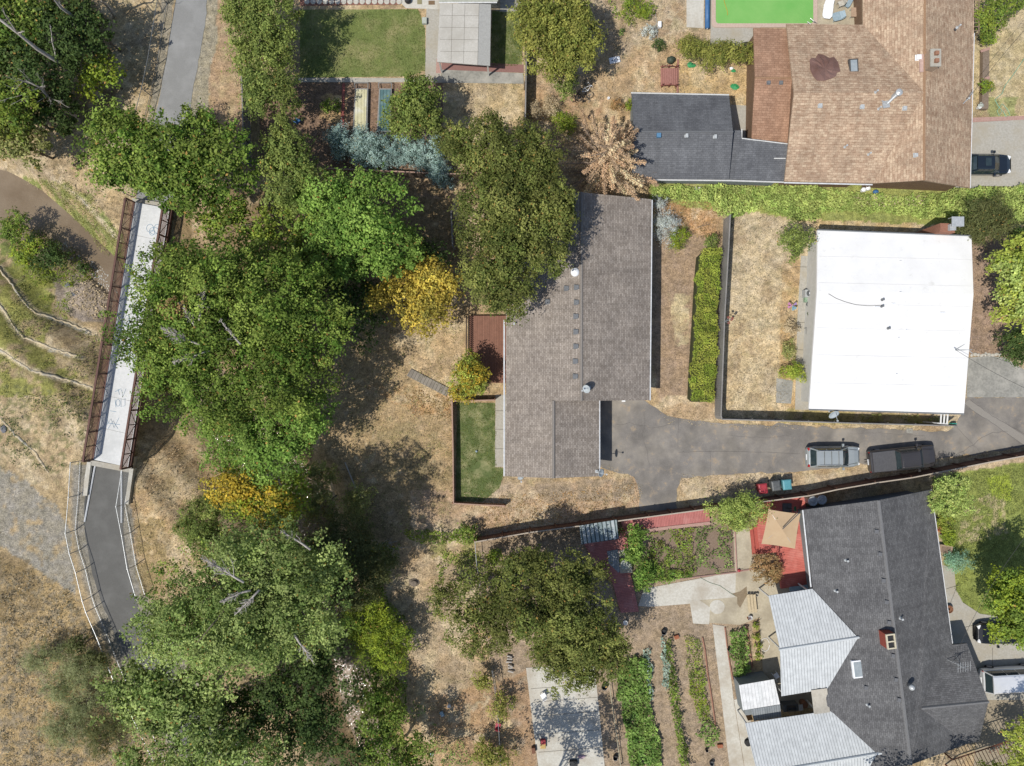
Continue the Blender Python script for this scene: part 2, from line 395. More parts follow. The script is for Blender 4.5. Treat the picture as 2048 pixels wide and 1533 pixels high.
def tree(name, label, cat, lobes, pal, h0=None, leaf=.24, lai=3.2, cr=.75, base=None, trunk=None, nl=14, group=None, bark=None, ground=0.0, bare=None, part2=None, **kw):
    """lobes: (px, py, height of the centre, half width px, half depth px, half height m) as they show in the photograph"""
    L_ = []
    for px, py, h, rx, ry, rz in lobes:
        s = (H - h) / H * K; L_.append((W(px, py, h), (rx * s, ry * s, rz)))
    c0, r0 = L_[0]
    bp = Vector(W(*base, ground)) if base else Vector((c0.x, c0.y, ground))
    t = thing(name, label, cat, bp, group=group)
    cn = 'crown' if name.endswith('tree') or trunk else 'foliage'
    o, cents = crown(cn, L_, pal, leaf, lai, cr, parent=t, **kw)
    tr = trunk or max(.05, min(.35, .035 * max(r0[0], r0[1]) * 1.3))
    mb = limbs(MB(), bp, c0 + Vector((0, 0, r0[2] * .35)), cents, nl, tr)
    obj('trunk' if cn == 'crown' else 'stem', mb, bark or BARK, t, smooth=True)
    if bare:
        for (ax, ay, ah, bx, by, bh, nb) in bare: mb = MB(); twigs(mb, W(ax, ay, ah), W(bx, by, bh), nb * 2, .085); obj('bare_branch', mb, PALEBARK, t, smooth=True)
    if part2:
        for (pl, lb, nm) in part2:
            LL = [(W(a, b, h), (rx * (H - h) / H * K, ry * (H - h) / H * K, rz)) for a, b, h, rx, ry, rz in lb]
            crown(nm, LL, pl, leaf, lai * .8, cr, parent=t, **kw)
    return t
def twigs(mb, a, b, n, r):
    a, b = Vector(a), Vector(b); d = b - a; L0 = d.length
    pts = [a.lerp(b, i / 4) + Vector((random.uniform(-1, 1), random.uniform(-1, 1), random.uniform(-.5, .5))) * L0 * .025 for i in range(5)]
    mb.tube(pts, [r, r * .85, r * .65, r * .45, r * .2], 5)
    for _ in range(n):
        t = random.uniform(.25, .95); s = a.lerp(b, t)
        dd = (d.normalized() + Vector((random.uniform(-1, 1), random.uniform(-1, 1), random.uniform(-.3, .6))) * .9).normalized()
        l = L0 * random.uniform(.15, .4) * (1.2 - t); e = s + dd * l
        mb.tube([s, s.lerp(e, .5) + Vector((random.uniform(-.1, .1), random.uniform(-.1, .1), 0)), e], [r * .4, r * .28, r * .12], 4)
        for _ in range(3):
            u = random.uniform(.3, .9); s2 = s.lerp(e, u); e2 = s2 + (dd + Vector((random.uniform(-1, 1), random.uniform(-1, 1), random.uniform(-.3, .4)))).normalized() * l * .4
            mb.tube([s2, e2], [r * .2, r * .08], 4)
def conifer(name, label, base, hgt, rad, pal, leaf=.17, n=70, lean=(0, 0), droop=.25, bareside=None, dens=1.0, group=None, bark=None, cat='tree', full=1.0, top=.9):
    bp = Vector(W(*base)); t = thing(name, label, cat, bp, group=group)
    mb = MB(); apex = bp + Vector((lean[0], lean[1], hgt))
    mb.tube([bp - Vector((0, 0, .2)), bp.lerp(apex, .5), apex], [.035 * hgt * .6 + .04, .02 * hgt * .6 + .03, .02], 8)
    Ps, Ns, cl = [], [], []
    for i in range(n):
        f = .08 + .9 * (i / n); th = i * 2.399 + random.uniform(-.3, .3)
        z = f * hgt; s = bp.lerp(apex, f); ln = rad * (1 - f ** 1.3) ** .8 * top * random.uniform(.8, 1.15) + .12
        d = Vector((math.cos(th), math.sin(th), .22 - droop * (1 - f))); e = s + d * ln
        bare = bareside is not None and math.cos(th - bareside) > .55 and random.random() < .85
        mb.tube([s, s.lerp(e, .5), e + Vector((0, 0, .05 * ln))], [.045, .03, .012], 4)
        m = int(ln * (15 if bare else 150) * dens * full)
        if bare: twigs(mb, s, e, 6, .04)
        if m < 2: continue
        u = rng.random(m) ** .75; side = rng.normal(size=m) * (.05 + .10 * ln * (1 - u) * .5 + .03)
        D = np.array(d.normalized()); sd = np.array([-D[1], D[0], 0]) / (math.hypot(D[0], D[1]) + 1e-6)
        P = np.array(s) + D * (u * ln)[:, None] + sd * side[:, None] + np.array([0, 0, 1]) * (rng.normal(size=m) * .06 - np.abs(side) * .3)[:, None]
        Ps.append(P); Ns.append(np.array([0, 0, .7]) + rng.normal(size=(m, 3)) * .5); cl.append(np.full(m, i))
    P = np.concatenate(Ps); k = np.concatenate(cl)
    leaf_obj('crown', P, np.concatenate(Ns), leaf * rng.uniform(.6, 1.4, len(P)), .4, colors(pal, k, len(P)), t)
    obj('trunk', mb, bark or BARK, t, smooth=True)
    return t
def cover(name, poly, hgt, pal, dens=60, leaf=.2, label=None, kind='stuff', cat=None, z0=0.0, ns=.6, aspect=.6, base=None, parent=None, thr=0.0, lean=.5, zf=None, sd=3):
    """leaves over a piece of ground given by its outline in the photograph"""
    q = [tuple(W(x, y, hgt * .5 + z0))[:2] for x, y in poly]
    xs, ys = [p[0] for p in q], [p[1] for p in q]
    ar = abs(sum(q[i][0] * q[(i + 1) % len(q)][1] - q[(i + 1) % len(q)][0] * q[i][1] for i in range(len(q)))) / 2
    n = int(dens * ar * 1.0); bb = (max(xs) - min(xs)) * (max(ys) - min(ys)); n0 = int(n * bb / max(ar, .01)) + 1
    X = rng.uniform(min(xs), max(xs), n0); Y = rng.uniform(min(ys), max(ys), n0)
    wob = .22
    ok = inpoly(X + (vnoise(X, Y, 1.1, 5) - .5) * 2 * wob * 2, Y + (vnoise(X, Y, 1.1, 6) - .5) * 2 * wob * 2, q); X, Y = X[ok], Y[ok]
    nn = vnoise(X, Y, ns, sd, 3)
    if thr:
        ok = nn > thr; X, Y, nn = X[ok], Y[ok], nn[ok]
    n = len(X)
    zb = zf(X, Y) if zf is not None else z0
    top = hgt * (.45 + .75 * nn); Z = zb + .02 + top * rng.random(n) ** .45
    k = (np.floor(X / .55) * 31 + np.floor(Y / .55) * 57).astype(int); k = k % 997
    Nn = np.array([0, 0, .9]) + rng.normal(size=(n, 3)) * lean
    gx = vnoise(X + .15, Y, ns, sd, 3) - nn; gy = vnoise(X, Y + .15, ns, sd, 3) - nn
    Nn[:, 0] -= gx * hgt * 6; Nn[:, 1] -= gy * hgt * 6
    o = leaf_obj(name, np.stack([X, Y, Z], 1), Nn, leaf * rng.uniform(.6, 1.4, n), aspect, colors(pal, k, n), parent, base)
    if parent is None: tag(o, label, cat if kind != 'stuff' else (cat or None), None, kind if kind == 'stuff' else None)
    return o
# ------------------------------------------------------------ terrain
def sstep(a, b, x): t = np.clip((x - a) / (b - a), 0, 1); return t * t * (3 - 2 * t)
CREEK = [tuple(W(x, y, -3.2))[:2] for x, y in ((-160, 370), (0, 403), (60, 425), (110, 465), (158, 505), (200, 546), (245, 585), (310, 650), (385, 745), (470, 835), (555, 925), (610, 985), (640, 1060), (668, 1150), (690, 1250), (705, 1340), (722, 1420), (770, 1533), (830, 1700))]
PATHS = [[tuple(W(x, y))[:2] for x, y in pl] for pl in (((386, -200), (383, 0), (366, 110), (345, 240), (328, 330), (305, 405)), ((205, 935), (205, 1020), (210, 1070), (226, 1140), (262, 1250), (310, 1340), (370, 1430), (440, 1540), (520, 1660)))]
def TZ(X, Y):
    X = np.asarray(X, float); Y = np.asarray(Y, float)
    d = distline(X, Y, CREEK)
    # which bank: south-west of the upper creek slopes gently in terraces
    side = sstep(-23.5, -27.5, Y + X) * sstep(-18, -25, X)
    wid = 5.2 + 5.3 * side
    z = -3.75 * (1 - sstep(.35, wid, d))
    z = z + side * .16 * np.sin(d * 2.2) * sstep(2, 4, d) * (1 - sstep(9, 12, d))
    bx, by = W(168, 600, -3)[:2]; bar = np.exp(-((X - bx) ** 2 + (Y - by) ** 2) / 7.0)
    z = np.maximum(z, -3.75 + 1.5 * bar * sstep(.3, 1.2, d))
    dp = np.minimum(distline(X, Y, PATHS[0]), distline(X, Y, PATHS[1]))
    z = z * sstep(1.9, 4.2, dp)
    z = z - .05 * vnoise(X, Y, .5, 3, 4) * sstep(0, 1, np.abs(z) * 3 + .0)
    return z
def axis(lo, hi, st, far):
    c = np.arange(lo, hi + 1e-6, st); e = np.array([3, 7, 14, 30, 70, 160, far])
    return np.concatenate([(lo - e)[::-1], c, hi + e])
gx = axis(-49, 49, .16, 600); gy = axis(-37.5, 37.5, .16, 600)
GX, GY = np.meshgrid(gx, gy, indexing='ij'); GZ = TZ(GX, GY) - .015 * vnoise(GX, GY, 1.2, 9, 3)
IX = 1024 + GX / (K * (H - GZ) / H); IY = 766.5 - GY / (K * (H - GZ) / H)
wx = (vnoise(GX, GY, .6, 21) - .5) * 60; wy = (vnoise(GX, GY, .6, 22) - .5) * 60
n1 = vnoise(GX, GY, .35, 31, 5); n2 = vnoise(GX, GY, 1.3, 32, 4); n3 = vnoise(GX, GY, 3.2, 33, 3)
col = np.empty(GX.shape + (3,)); col[:] = A('#C2A882', 1.2)
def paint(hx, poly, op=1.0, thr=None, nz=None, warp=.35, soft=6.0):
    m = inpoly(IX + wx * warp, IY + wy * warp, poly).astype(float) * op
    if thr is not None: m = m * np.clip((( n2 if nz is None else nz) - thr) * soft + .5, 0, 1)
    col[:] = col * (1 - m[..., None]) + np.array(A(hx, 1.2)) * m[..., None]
def streak(hx, pts, w, op=.85, thr=None):
    d = distline(IX + wx * .12, IY + wy * .12, pts); m = op * np.clip(1.4 - d / w, 0, 1) * (np.clip((n3 - thr) * 6 + .5, 0, 1) if thr else 1)
    col[:] = col * (1 - m[..., None]) + np.array(A(hx, 1.2)) * m[..., None]
paint('#B8A27E', [(-900, -900), (620, -900), (600, 400), (640, 2600), (-900, 2600)])
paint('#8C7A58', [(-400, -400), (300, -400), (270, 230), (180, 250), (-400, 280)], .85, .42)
paint('#CDB48A', [(190, -40), (335, -40), (290, 250), (240, 300), (230, 120)], .8, .4)
paint('#A69D8B', [(325, -60), (352, -60), (343, 60), (322, 180), (308, 240), (285, 400), (262, 400), (296, 230), (316, 120)], .95, warp=.05)
paint('#A79F8C', [(414, -60), (436, -60), (436, 60), (424, 150), (410, 250), (375, 330), (372, 250), (392, 140), (408, 40)], .95, warp=.12)
paint('#B4977A', [(440, -60), (480, -60), (475, 120), (500, 250), (500, 420), (430, 300), (412, 240), (432, 100)], .85, .42)
paint('#CDB48C', [(0, 250), (260, 240), (280, 380), (250, 470), (170, 400), (70, 360), (0, 350)], .85, .35)
paint('#8C9654', [(40, 352), (130, 362), (190, 400), (245, 470), (248, 560), (228, 590), (165, 500), (110, 430), (60, 385)], .95, .42)
paint('#7F8C4C', [(-10, 420), (100, 470), (145, 540), (112, 560), (100, 640), (60, 600), (0, 540)], .95, .36)
paint('#98994F', [(-10, 520), (110, 560), (105, 630), (160, 670), (200, 690), (205, 760), (190, 800), (100, 850), (-10, 790)], .92, .44)
paint('#BFA98A', [(110, 640), (190, 660), (205, 690), (190, 760), (120, 730), (90, 680)], .9, .40)
paint('#A99B8E', [(103, 555), (150, 535), (225, 570), (235, 650), (170, 645), (112, 615)], 1, warp=.3)
for pts in (((0, 535), (12, 550), (30, 572), (50, 605), (75, 628), (105, 635), (135, 645), (190, 668)), ((-5, 606), (10, 625), (25, 652), (45, 675), (90, 692), (130, 705), (165, 716)), ((0, 700), (30, 720), (60, 740), (110, 755), (150, 765), (190, 778)), ((0, 835), (30, 870), (70, 905), (100, 950)), ((130, 375), (165, 400), (200, 440), (240, 480))):
    streak('#8A8052', [(x - 3, y + 7) for x, y in pts], 5, .6); streak('#E2D2B2', pts, 4.5, 1)
for pts in (((90, 632), (110, 640), (180, 668)), ((100, 700), (150, 712), (165, 716)), ((5, 850), (18, 868))): streak('#A3A39F', pts, 3.5, .9, .45)
paint('#C8B28E', [(-10, 790), (190, 800), (165, 930), (120, 990), (-10, 940)], .9, .30)
paint('#7A7C52', [(-10, 760), (190, 800), (165, 930), (120, 950), (-10, 900)], .75, .60, n3, soft=12)
paint('#9E998F', [(-10, 930), (50, 960), (110, 1010), (140, 1060), (150, 1190), (80, 1140), (-10, 1090)], .95, .32)
paint('#B69D72', [(-400, 1090), (80, 1140), (160, 1200), (260, 1400), (320, 1700), (-400, 1700)], .9)
paint('#8B8375', [(-400, 1090), (80, 1140), (160, 1200), (260, 1400), (320, 1700), (-400, 1700)], .7, .52, n3, soft=9)
paint('#7C6A4C', [(-10, 1100), (60, 1120), (90, 1200), (40, 1260), (-10, 1250)], .6, .45)
d = np.minimum(distline(GX, GY, PATHS[1]), 99); m = np.clip((3.0 - d) * 2, 0, 1) * (IY > 930) * .95
col[:] = col * (1 - m[..., None]) + np.array(A('#9A958B', 1.2)) * m[..., None]
paint('#C3A67E', [(262, 880), (440, 900), (480, 1000), (420, 1180), (300, 1200), (262, 1100)], .85, .38)
paint('#9A8A5E', [(262, 1040), (330, 1040), (340, 1190), (280, 1190)], .7, .48)
streak('#D2B992', ((345, 990), (352, 1040), (350, 1160)), 6)
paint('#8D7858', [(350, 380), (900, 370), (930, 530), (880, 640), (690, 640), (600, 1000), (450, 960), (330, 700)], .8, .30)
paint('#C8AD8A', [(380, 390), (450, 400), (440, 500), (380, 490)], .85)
paint('#B79E78', [(690, 650), (925, 630), (905, 1080), (700, 1090), (640, 900)], .9, .25)
paint('#CBB089', [(790, 670), (925, 640), (935, 800), (860, 800)], .9)
paint('#C99F6E', [(700, 760), (900, 780), (905, 830), (830, 830)], .7, .42)
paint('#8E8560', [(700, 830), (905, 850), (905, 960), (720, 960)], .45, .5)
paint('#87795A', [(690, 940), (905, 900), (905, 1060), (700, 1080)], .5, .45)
paint('#C3A588', [(820, 985), (1285, 950), (1290, 1030), (960, 1085), (820, 1080)], .9, .3)
paint('#A79680', [(1060, 958), (1270, 955), (1275, 1000), (1090, 1000)], .85, .42)
paint('#C79D72', [(1305, 395), (1450, 395), (1440, 475), (1380, 480), (1320, 450)], .9)
paint('#AB927A', [(1300, 455), (1440, 475), (1430, 800), (1310, 795)], .9)
paint('#D2C199', [(1335, 585), (1385, 590), (1378, 690), (1350, 690)], .9, .38)
paint('#C6AA88', [(1305, 790), (1435, 790), (1435, 850), (1330, 830)], .9)
paint('#D8C29B', [(1452, 418), (1640, 430), (1605, 840), (1440, 840)], 1, warp=.1)
paint('#B89F7A', [(1452, 418), (1580, 430), (1570, 840), (1440, 840)], .6, .62, n3, soft=12)
paint('#C9A878', [(1566, 500), (1600, 500), (1592, 830), (1556, 820)], .9, warp=.1)
paint('#D5B887', [(1590, 440), (1900, 450), (1900, 475), (1640, 470)], .9)
paint('#B7A86F', [(1560, 818), (1900, 835), (1900, 852), (1560, 848)], .9, .35, warp=.1)
paint('#C8AA84', [(1045, -60), (1510, -60), (1510, 200), (1260, 200), (1260, 400), (1050, 400)], 1, .1)
paint('#B28B6C', [(1050, 160), (1200, 190), (1200, 260), (1100, 260)], .6, .5)
paint('#AF977B', [(1310, 30), (1373, -10), (1373, 90), (1310, 90)], .8, .4)
paint('#D2B483', [(1345, 120), (1510, 125), (1500, 220), (1345, 190)], .95)
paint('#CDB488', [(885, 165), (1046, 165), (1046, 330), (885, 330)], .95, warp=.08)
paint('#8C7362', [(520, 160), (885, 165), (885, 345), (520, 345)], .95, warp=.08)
paint('#D3B07C', [(640, 190), (690, 185), (688, 245), (645, 240)], .9)
paint('#A8907A', [(700, 355), (905, 355), (905, 395), (700, 395)], .6, .45)
paint('#C6B092', [(1350, 945), (1620, 950), (1860, 925), (2100, 895), (2100, 925), (1860, 960), (1380, 1010)], .95, warp=.1)
paint('#AA9680', [(955, 1060), (1510, 1030), (1500, 1560), (1060, 1560), (940, 1200)], .95, warp=.1)
paint('#C7AA84', [(740, 1080), (950, 1070), (1010, 1560), (740, 1560)], .95, .22)
paint('#B3906E', [(850, 1400), (1060, 1340), (1070, 1560), (850, 1560)], .7, .4)
paint('#8A9450', [(840, 1060), (960, 1070), (960, 1140), (860, 1120)], .7, .5)
paint('#8F9C4B', [(1862, 955), (2200, 900), (2200, 1260), (1990, 1260), (1900, 1215)], .95, warp=.15)
paint('#C0AF8B', [(1930, 1000), (2010, 990), (2015, 1080), (1910, 1090)], .8, .52, n3, soft=14)
paint('#A4B733', [(1975, 955), (2025, 950), (2020, 1000), (1980, 1000)], .8, .3)
paint('#A98F7B', [(1935, 470), (2100, 470), (2100, 712), (1930, 712)], .95, warp=.1)
paint('#C8B68D', [(1945, -60), (2200, -60), (2200, 244), (1945, 232)], .95, warp=.1)
paint('#8F9B58', [(1965, 200), (2030, 195), (2030, 240), (1960, 235)], .7, .4)
paint('#9BA657', [(1300, 365), (2200, 365), (2200, 445), (1900, 450), (1600, 440), (1300, 400)], .9, .2)
def blend(hx, w): global col; col = col * (1 - w[..., None]) + np.array(A(hx, 1.2)) * w[..., None]
n4 = vnoise(GX, GY, .22, 51, 5); n5 = vnoise(GX, GY, .8, 52, 5); grass_ok = (col[..., 0] > col[..., 1] * 1.12) * (col[..., 0] > .40)
blend('#BDAE97', grass_ok * .55 * np.clip((n4 - .5) * 7, 0, 1)); blend('#DCCAA8', grass_ok * .5 * np.clip((n5 - .54) * 9, 0, 1)); blend('#9C8569', grass_ok * .5 * np.clip((.44 - n5) * 9, 0, 1)); blend('#8F8A5E', grass_ok * .35 * np.clip((vnoise(GX, GY, 1.6, 53, 3) - .66) * 12, 0, 1))
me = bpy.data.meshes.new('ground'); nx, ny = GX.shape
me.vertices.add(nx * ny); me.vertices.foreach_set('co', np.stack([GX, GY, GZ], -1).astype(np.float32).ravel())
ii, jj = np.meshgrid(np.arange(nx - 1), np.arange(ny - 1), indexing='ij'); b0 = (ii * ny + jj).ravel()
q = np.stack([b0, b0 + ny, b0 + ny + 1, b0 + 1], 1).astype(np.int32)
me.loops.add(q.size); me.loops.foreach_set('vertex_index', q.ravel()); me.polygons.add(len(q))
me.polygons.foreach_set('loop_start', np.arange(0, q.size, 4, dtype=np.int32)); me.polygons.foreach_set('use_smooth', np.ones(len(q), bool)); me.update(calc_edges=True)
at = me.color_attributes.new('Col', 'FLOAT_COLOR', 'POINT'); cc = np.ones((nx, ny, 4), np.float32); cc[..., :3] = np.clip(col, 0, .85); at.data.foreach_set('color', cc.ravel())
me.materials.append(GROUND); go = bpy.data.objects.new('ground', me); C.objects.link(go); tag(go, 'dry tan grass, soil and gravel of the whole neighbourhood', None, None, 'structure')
# creek
MUD = water('creek_water', A('#9C8A72'), A('#857259'), 5, .35, .07)
cp = [Vector((x, y, 0)) for x, y in CREEK]; lft, rgt = [], []
for i, p in enumerate(cp):
    dd = (cp[min(i + 1, len(cp) - 1)] - cp[max(i - 1, 0)]).normalized(); nn_ = Vector((-dd.y, dd.x, 0)); lft.append(p + nn_ * 3.2); rgt.append(p - nn_ * 3.2)
m_ = MB()
for i in range(len(cp) - 1): m_.add([(*lft[i][:2], -3.2), (*rgt[i][:2], -3.2), (*rgt[i + 1][:2], -3.2), (*lft[i + 1][:2], -3.2)], [[0, 1, 2, 3]])
tag(obj('creek_water', m_, MUD), 'muddy brown creek flowing under the footbridge', None, None, 'structure')
# ------------------------------------------------------------ paving
ASPH = mat('path_asphalt', A('#9C9C9A'), A('#8B8B8A'), 25, .9, stain=A('#A5A5A4'), bmp=.4)
ASPH2 = mat('dark_asphalt', A('#72716E'), A('#646360'), 25, .9, stain=A('#797875'), bmp=.4)
DRIVE = mat('driveway_asphalt', A('#938D87'), A('#7F7A75'), 22, .9, stain=A('#A39B90'), stain_scale=.3, bmp=.4)
_m = MATS['driveway_asphalt']; _N, _L = _m.node_tree.nodes, _m.node_tree.links; _p = _N['Principled BSDF']; _c = _p.inputs['Base Color'].links[0].from_socket; _v = posn(_N)
_c = mixc(_N, _L, _c, A('#B09A7C'), ramp2(_N, _L, noise(_N, _L, 1.1, 7, .72, _v), (0, 0, 0), (.75, .75, .75), .56, .68))
_c = mixc(_N, _L, _c, ramp2(_N, _L, noise(_N, _L, .55, 5, .6, _v), (.78, .78, .78), (1.1, 1.1, 1.1), .36, .6), 1.0, 'MULTIPLY'); _L.new(_c, _p.inputs['Base Color'])
CONC = mat('concrete', A('#C4BFB4'), A('#AFAA9E'), 6, .9, stain=A('#B6AC98'), bmp=.25)
CONCW = mat('pale_concrete', A('#DEDACF'), A('#CBC6B9'), 5, .9, stain=A('#BDB2A0'), bmp=.2)
CONCG = mat('grey_concrete', A('#A9A79F'), A('#8E8C85'), 5, .9, stain=A('#BDB9AF'), stain_scale=.8, bmp=.3)
BEIGE = mat('beige_concrete', A('#CFC3AA'), A('#BFB399'), 5, .9, stain=A('#A89C86'), bmp=.2)
PINK = mat('pink_paving', A('#C9A497'), A('#B58C80'), 9, .9, bmp=.3)
CRACK = mat('joint', A('#7d786f'), None, 9, .9, bmp=0)
sheet('bike_path', rough([(352, -200), (414, -200), (414, 0), (411, 40), (400, 110), (390, 160), (378, 230), (366, 300), (345, 412), (272, 400), (292, 300), (310, 235), (322, 180), (335, 110), (343, 50), (352, 0)], .05), ASPH, label='light grey asphalt bike path curving down to the bridge')
sheet('bike_path', rough([(176, 918), (168, 1018), (170, 1068), (185, 1150), (205, 1210), (232, 1275), (285, 1370), (345, 1450), (410, 1560), (500, 1560), (430, 1450), (360, 1370), (318, 1290), (278, 1220), (260, 1150), (250, 1100), (246, 1050), (250, 1000), (262, 933)], .05), ASPH2, label='dark asphalt bike path south of the bridge')
sheet('driveway', rough([(1195, 799), (1258, 799), (1290, 802), (1310, 815), (1335, 832), (1365, 838), (1425, 846), (1500, 850), (1600, 851), (1700, 857), (1800, 860), (1893, 864), (1912, 850), (1928, 815), (1933, 796), (2200, 796), (2200, 885), (2048, 893), (2000, 903), (1900, 914), (1860, 921), (1730, 930), (1600, 943), (1500, 947), (1430, 951), (1362, 956), (1353, 980), (1355, 1020), (1280, 1022), (1275, 970), (1268, 955), (1240, 948), (1215, 940), (1195, 930)]), DRIVE, label='worn grey asphalt driveway shared by the houses')
sheet('driveway_patch', [(1926, 808), (1938, 800), (2048, 872), (2048, 890)], mat('patched_asphalt', A('#A29C94'), A('#948E86'), 20, .9), 2)
TARC = mat('tar', (.10, .095, .09), (.14, .13, .12), 9, .9, bmp=0)
def crack(pts, r=.012, amp=1.2):
    out = []
    for (a, b) in zip(pts[:-1], pts[1:]):
        k = max(2, int(math.dist(a, b) / 9))
        for j in range(k): u = j / k; out.append((a[0] + (b[0] - a[0]) * u + random.uniform(-amp, amp), a[1] + (b[1] - a[1]) * u + random.uniform(-amp, amp)))
    out.append(pts[-1]); return MB().tube([W(x, y, .021) for x, y in out], r, 4)
for pts, r, am in ((((1357, 838), (1356, 895)), .010, .5), (((1357, 905), (1430, 903), (1536, 905), (1600, 908)), .012, .6), (((1421, 905), (1421, 950)), .008, .5), (((1940, 800), (1985, 832), (2048, 868)), .016, 1), (((1928, 808), (1958, 830), (1990, 850), (2048, 892)), .016, 1), (((1900, 915), (1930, 902), (1955, 882), (1985, 866), (2015, 863)), .013, 1.5),
              (((1230, 850), (1260, 846), (1300, 855), (1350, 850)), .009, 2), (((1290, 820), (1285, 870), (1300, 930)), .009, 2), (((1450, 870), (1520, 876), (1580, 872)), .007, 1.5), (((1700, 868), (1760, 866), (1850, 872)), .008, 1), (((1910, 850), (1960, 905)), .01, 1.5)):
    tag(obj('driveway_crack', crack(pts, r, am), TARC), 'dark crack line in the asphalt', None, None, 'structure')
sheet('concrete_driveway', [(1936, 716), (1975, 712), (2010, 716), (2048, 740), (2200, 760), (2200, 795), (1933, 795)], CONCG, 3, label='patchy concrete driveway beside the white roofed house')
sheet('concrete_driveway', [(1935, 246), (2048, 240), (2200, 240), (2200, 376), (1935, 372)], CONC, 3, label='concrete driveway beside the brown roofed house')
sheet('brick_edging', [(1945, 236), (2048, 232), (2200, 232), (2200, 239), (2048, 240), (1945, 245)], PINK, 4)
sheet('pool_deck', [(1373, -60), (1409, -60), (1407, 57), (1373, 55)], CONCW, 2, label='white concrete slab left of the pool cover roll')
sheet('pool_deck', [(1421, -60), (1430, -60), (1430, 54), (1520, 56), (1520, 92), (1421, 92)], CONC, 2)
sheet('pool_deck', [(1627, -60), (1735, -60), (1735, 60), (1600, 60), (1600, 49), (1627, 49)], BEIGE, 3, label='tan patio with loungers beside the pool')
sheet('patio', [(1462, 210), (1510, 213), (1505, 300), (1455, 300)], CONC, 2)
sheet('patio', [(1340, 360), (1760, 366), (1960, 378), (1960, 370), (1760, 355), (1340, 352)], CONCG, 2)
sheet('concrete_walk', [(991, 790), (1040, 790), (1040, 935), (990, 934)], CONC, 2)
mb = MB()
for y in (822, 859, 898): mb.tube([W(990, y, .024), W(1012, y, .024)], .018, 4)
tag(obj('walk_joint', mb, CRACK), None, None, None, 'structure')
sheet('concrete_walk', [(1602, 512), (1660, 515), (1660, 820), (1590, 820), (1594, 650)], CONC, 2)
sheet('concrete_walk', [(1553, 757), (1586, 762), (1582, 808), (1552, 806)], CONCG, 1)
mb = MB()
for y in (534, 645, 700, 758): mb.tube([W(1590, y, .024), W(1632, y + 1, .024)], .02, 4)
tag(obj('walk_joint', mb, CRACK), None, None, None, 'structure')
sheet('concrete_walk', [(853, 18), (880, 18), (880, 135), (886, 166), (850, 166)], CONC, 2)
sheet('concrete_pad', [(800, -60), (880, -60), (880, 19), (812, 17), (803, 8)], CONCW, 3)
sheet('garden_path', [(590, 156), (850, 157), (850, 165), (590, 165)], CONC, 2)
sheet('garden_path', [(884, 140), (1047, 147), (1047, 168), (884, 166)], CONCG, 3)
sheet('brick_paving', [(873, 118), (884, 118), (884, 147), (872, 147)], PINK, 4)
sheet('brick_paving', [(884, 122), (1047, 130), (1047, 146), (884, 141)], mat('red_gravel', A('#A87C74'), A('#8D665F'), 30, .9), 2)
sheet('red_border', [(600, -60), (801, -60), (801, 10), (600, 12)], mat('red_mulch', A('#A0705F'), A('#84584C'), 20, .9), 2)
sheet('side_yard', [(1042, -60), (1056, -60), (1054, 24), (1000, 24), (1000, -60)], CONCG, 2)
LAWN = mat('lawn', A('#828F4A'), A('#6C7B3E'), 5, .95, stain=A('#A09A66'), bmp=.6)
LAWND = mat('lush_lawn', A('#6A7A42'), A('#5C6B3A'), 5, .95, stain=A('#A3A070'), stain_scale=.9, bmp=.6)
l1 = [(600, 20), (836, 19), (850, 60), (851, 140), (820, 153), (600, 156)]; l2 = [(984, 22), (1046, 22), (1044, 132), (982, 128)]; l3 = [(914, 806), (990, 806), (990, 935), (1009, 937), (1000, 975), (965, 1004), (912, 1004)]
sheet('lawn', l1, LAWN, 1, label='square green lawn with pale bare spots'); sheet('lawn', l2, LAWND, 1); sheet('lawn', l3, LAWND, 1, label='green lawn beside the grey house behind a low wooden fence')
sheet('path', [(1265, 1168), (1300, 1165), (1500, 1140), (1504, 1060), (1466, 1060), (1470, 1146), (1290, 1166)], BEIGE, 2)
sheet('garden_path', [(1466, 1058), (1500, 1056), (1506, 1150), (1472, 1148)], BEIGE, 3)
sheet('garden_path', [(1288, 1178), (1475, 1143), (1480, 1200), (1300, 1214), (1276, 1212)], CONCW, 4)
sheet('patio', [(1472, 1140), (1560, 1128), (1560, 1220), (1480, 1250), (1402, 1245), (1380, 1202), (1470, 1195)], BEIGE, 5, label='round edged concrete patio with a pale circle')
sheet('patio_step', [(1379, 1202), (1398, 1200), (1420, 1215), (1418, 1249), (1386, 1247)], CONCW, 6)
mb = MB(); mb.prism([W(1434 + 15 * math.cos(a), 1214 + 14 * math.sin(a)) for a in np.linspace(0, 6.283, 28, endpoint=False)], 0, .046); tag(obj('patio_circle', mb, CONCW), None, None, None, 'structure')
sheet('wet_stain', [(1462, 1188), (1480, 1183), (1493, 1173), (1494, 1190), (1480, 1216), (1474, 1208), (1474, 1194)], mat('wet_concrete', A('#9C8A6E'), A('#8c7a60'), 6, .4), 7)
sheet('garden_path', [(1425, 1249), (1450, 1253), (1467, 1400), (1492, 1560), (1462, 1560)], CONCW, 4, label='straight pale concrete path between the vegetable beds')
sheet('garden_path', [(1468, 1400), (1486, 1395), (1540, 1560), (1493, 1560)], CONCW, 3)
sheet('patio', [(1517, 1150), (1560, 1140), (1640, 1160), (1640, 1420), (1530, 1400), (1520, 1260)], BEIGE, 2)
SLAB = [(1052, 1336), (1188, 1326), (1196, 1400), (1212, 1560), (1080, 1560), (1062, 1420)]
sheet('concrete_slab', SLAB, CONCW, 4, label='large pale concrete slab under the oak shade')
mb = MB()
for y in (1373, 1400, 1428, 1465, 1500): mb.tube([W(1058 + (y - 1340) * .12, y + 5, .031), W(1190 + (y - 1340) * .1, y - 5, .031)], .018, 4)
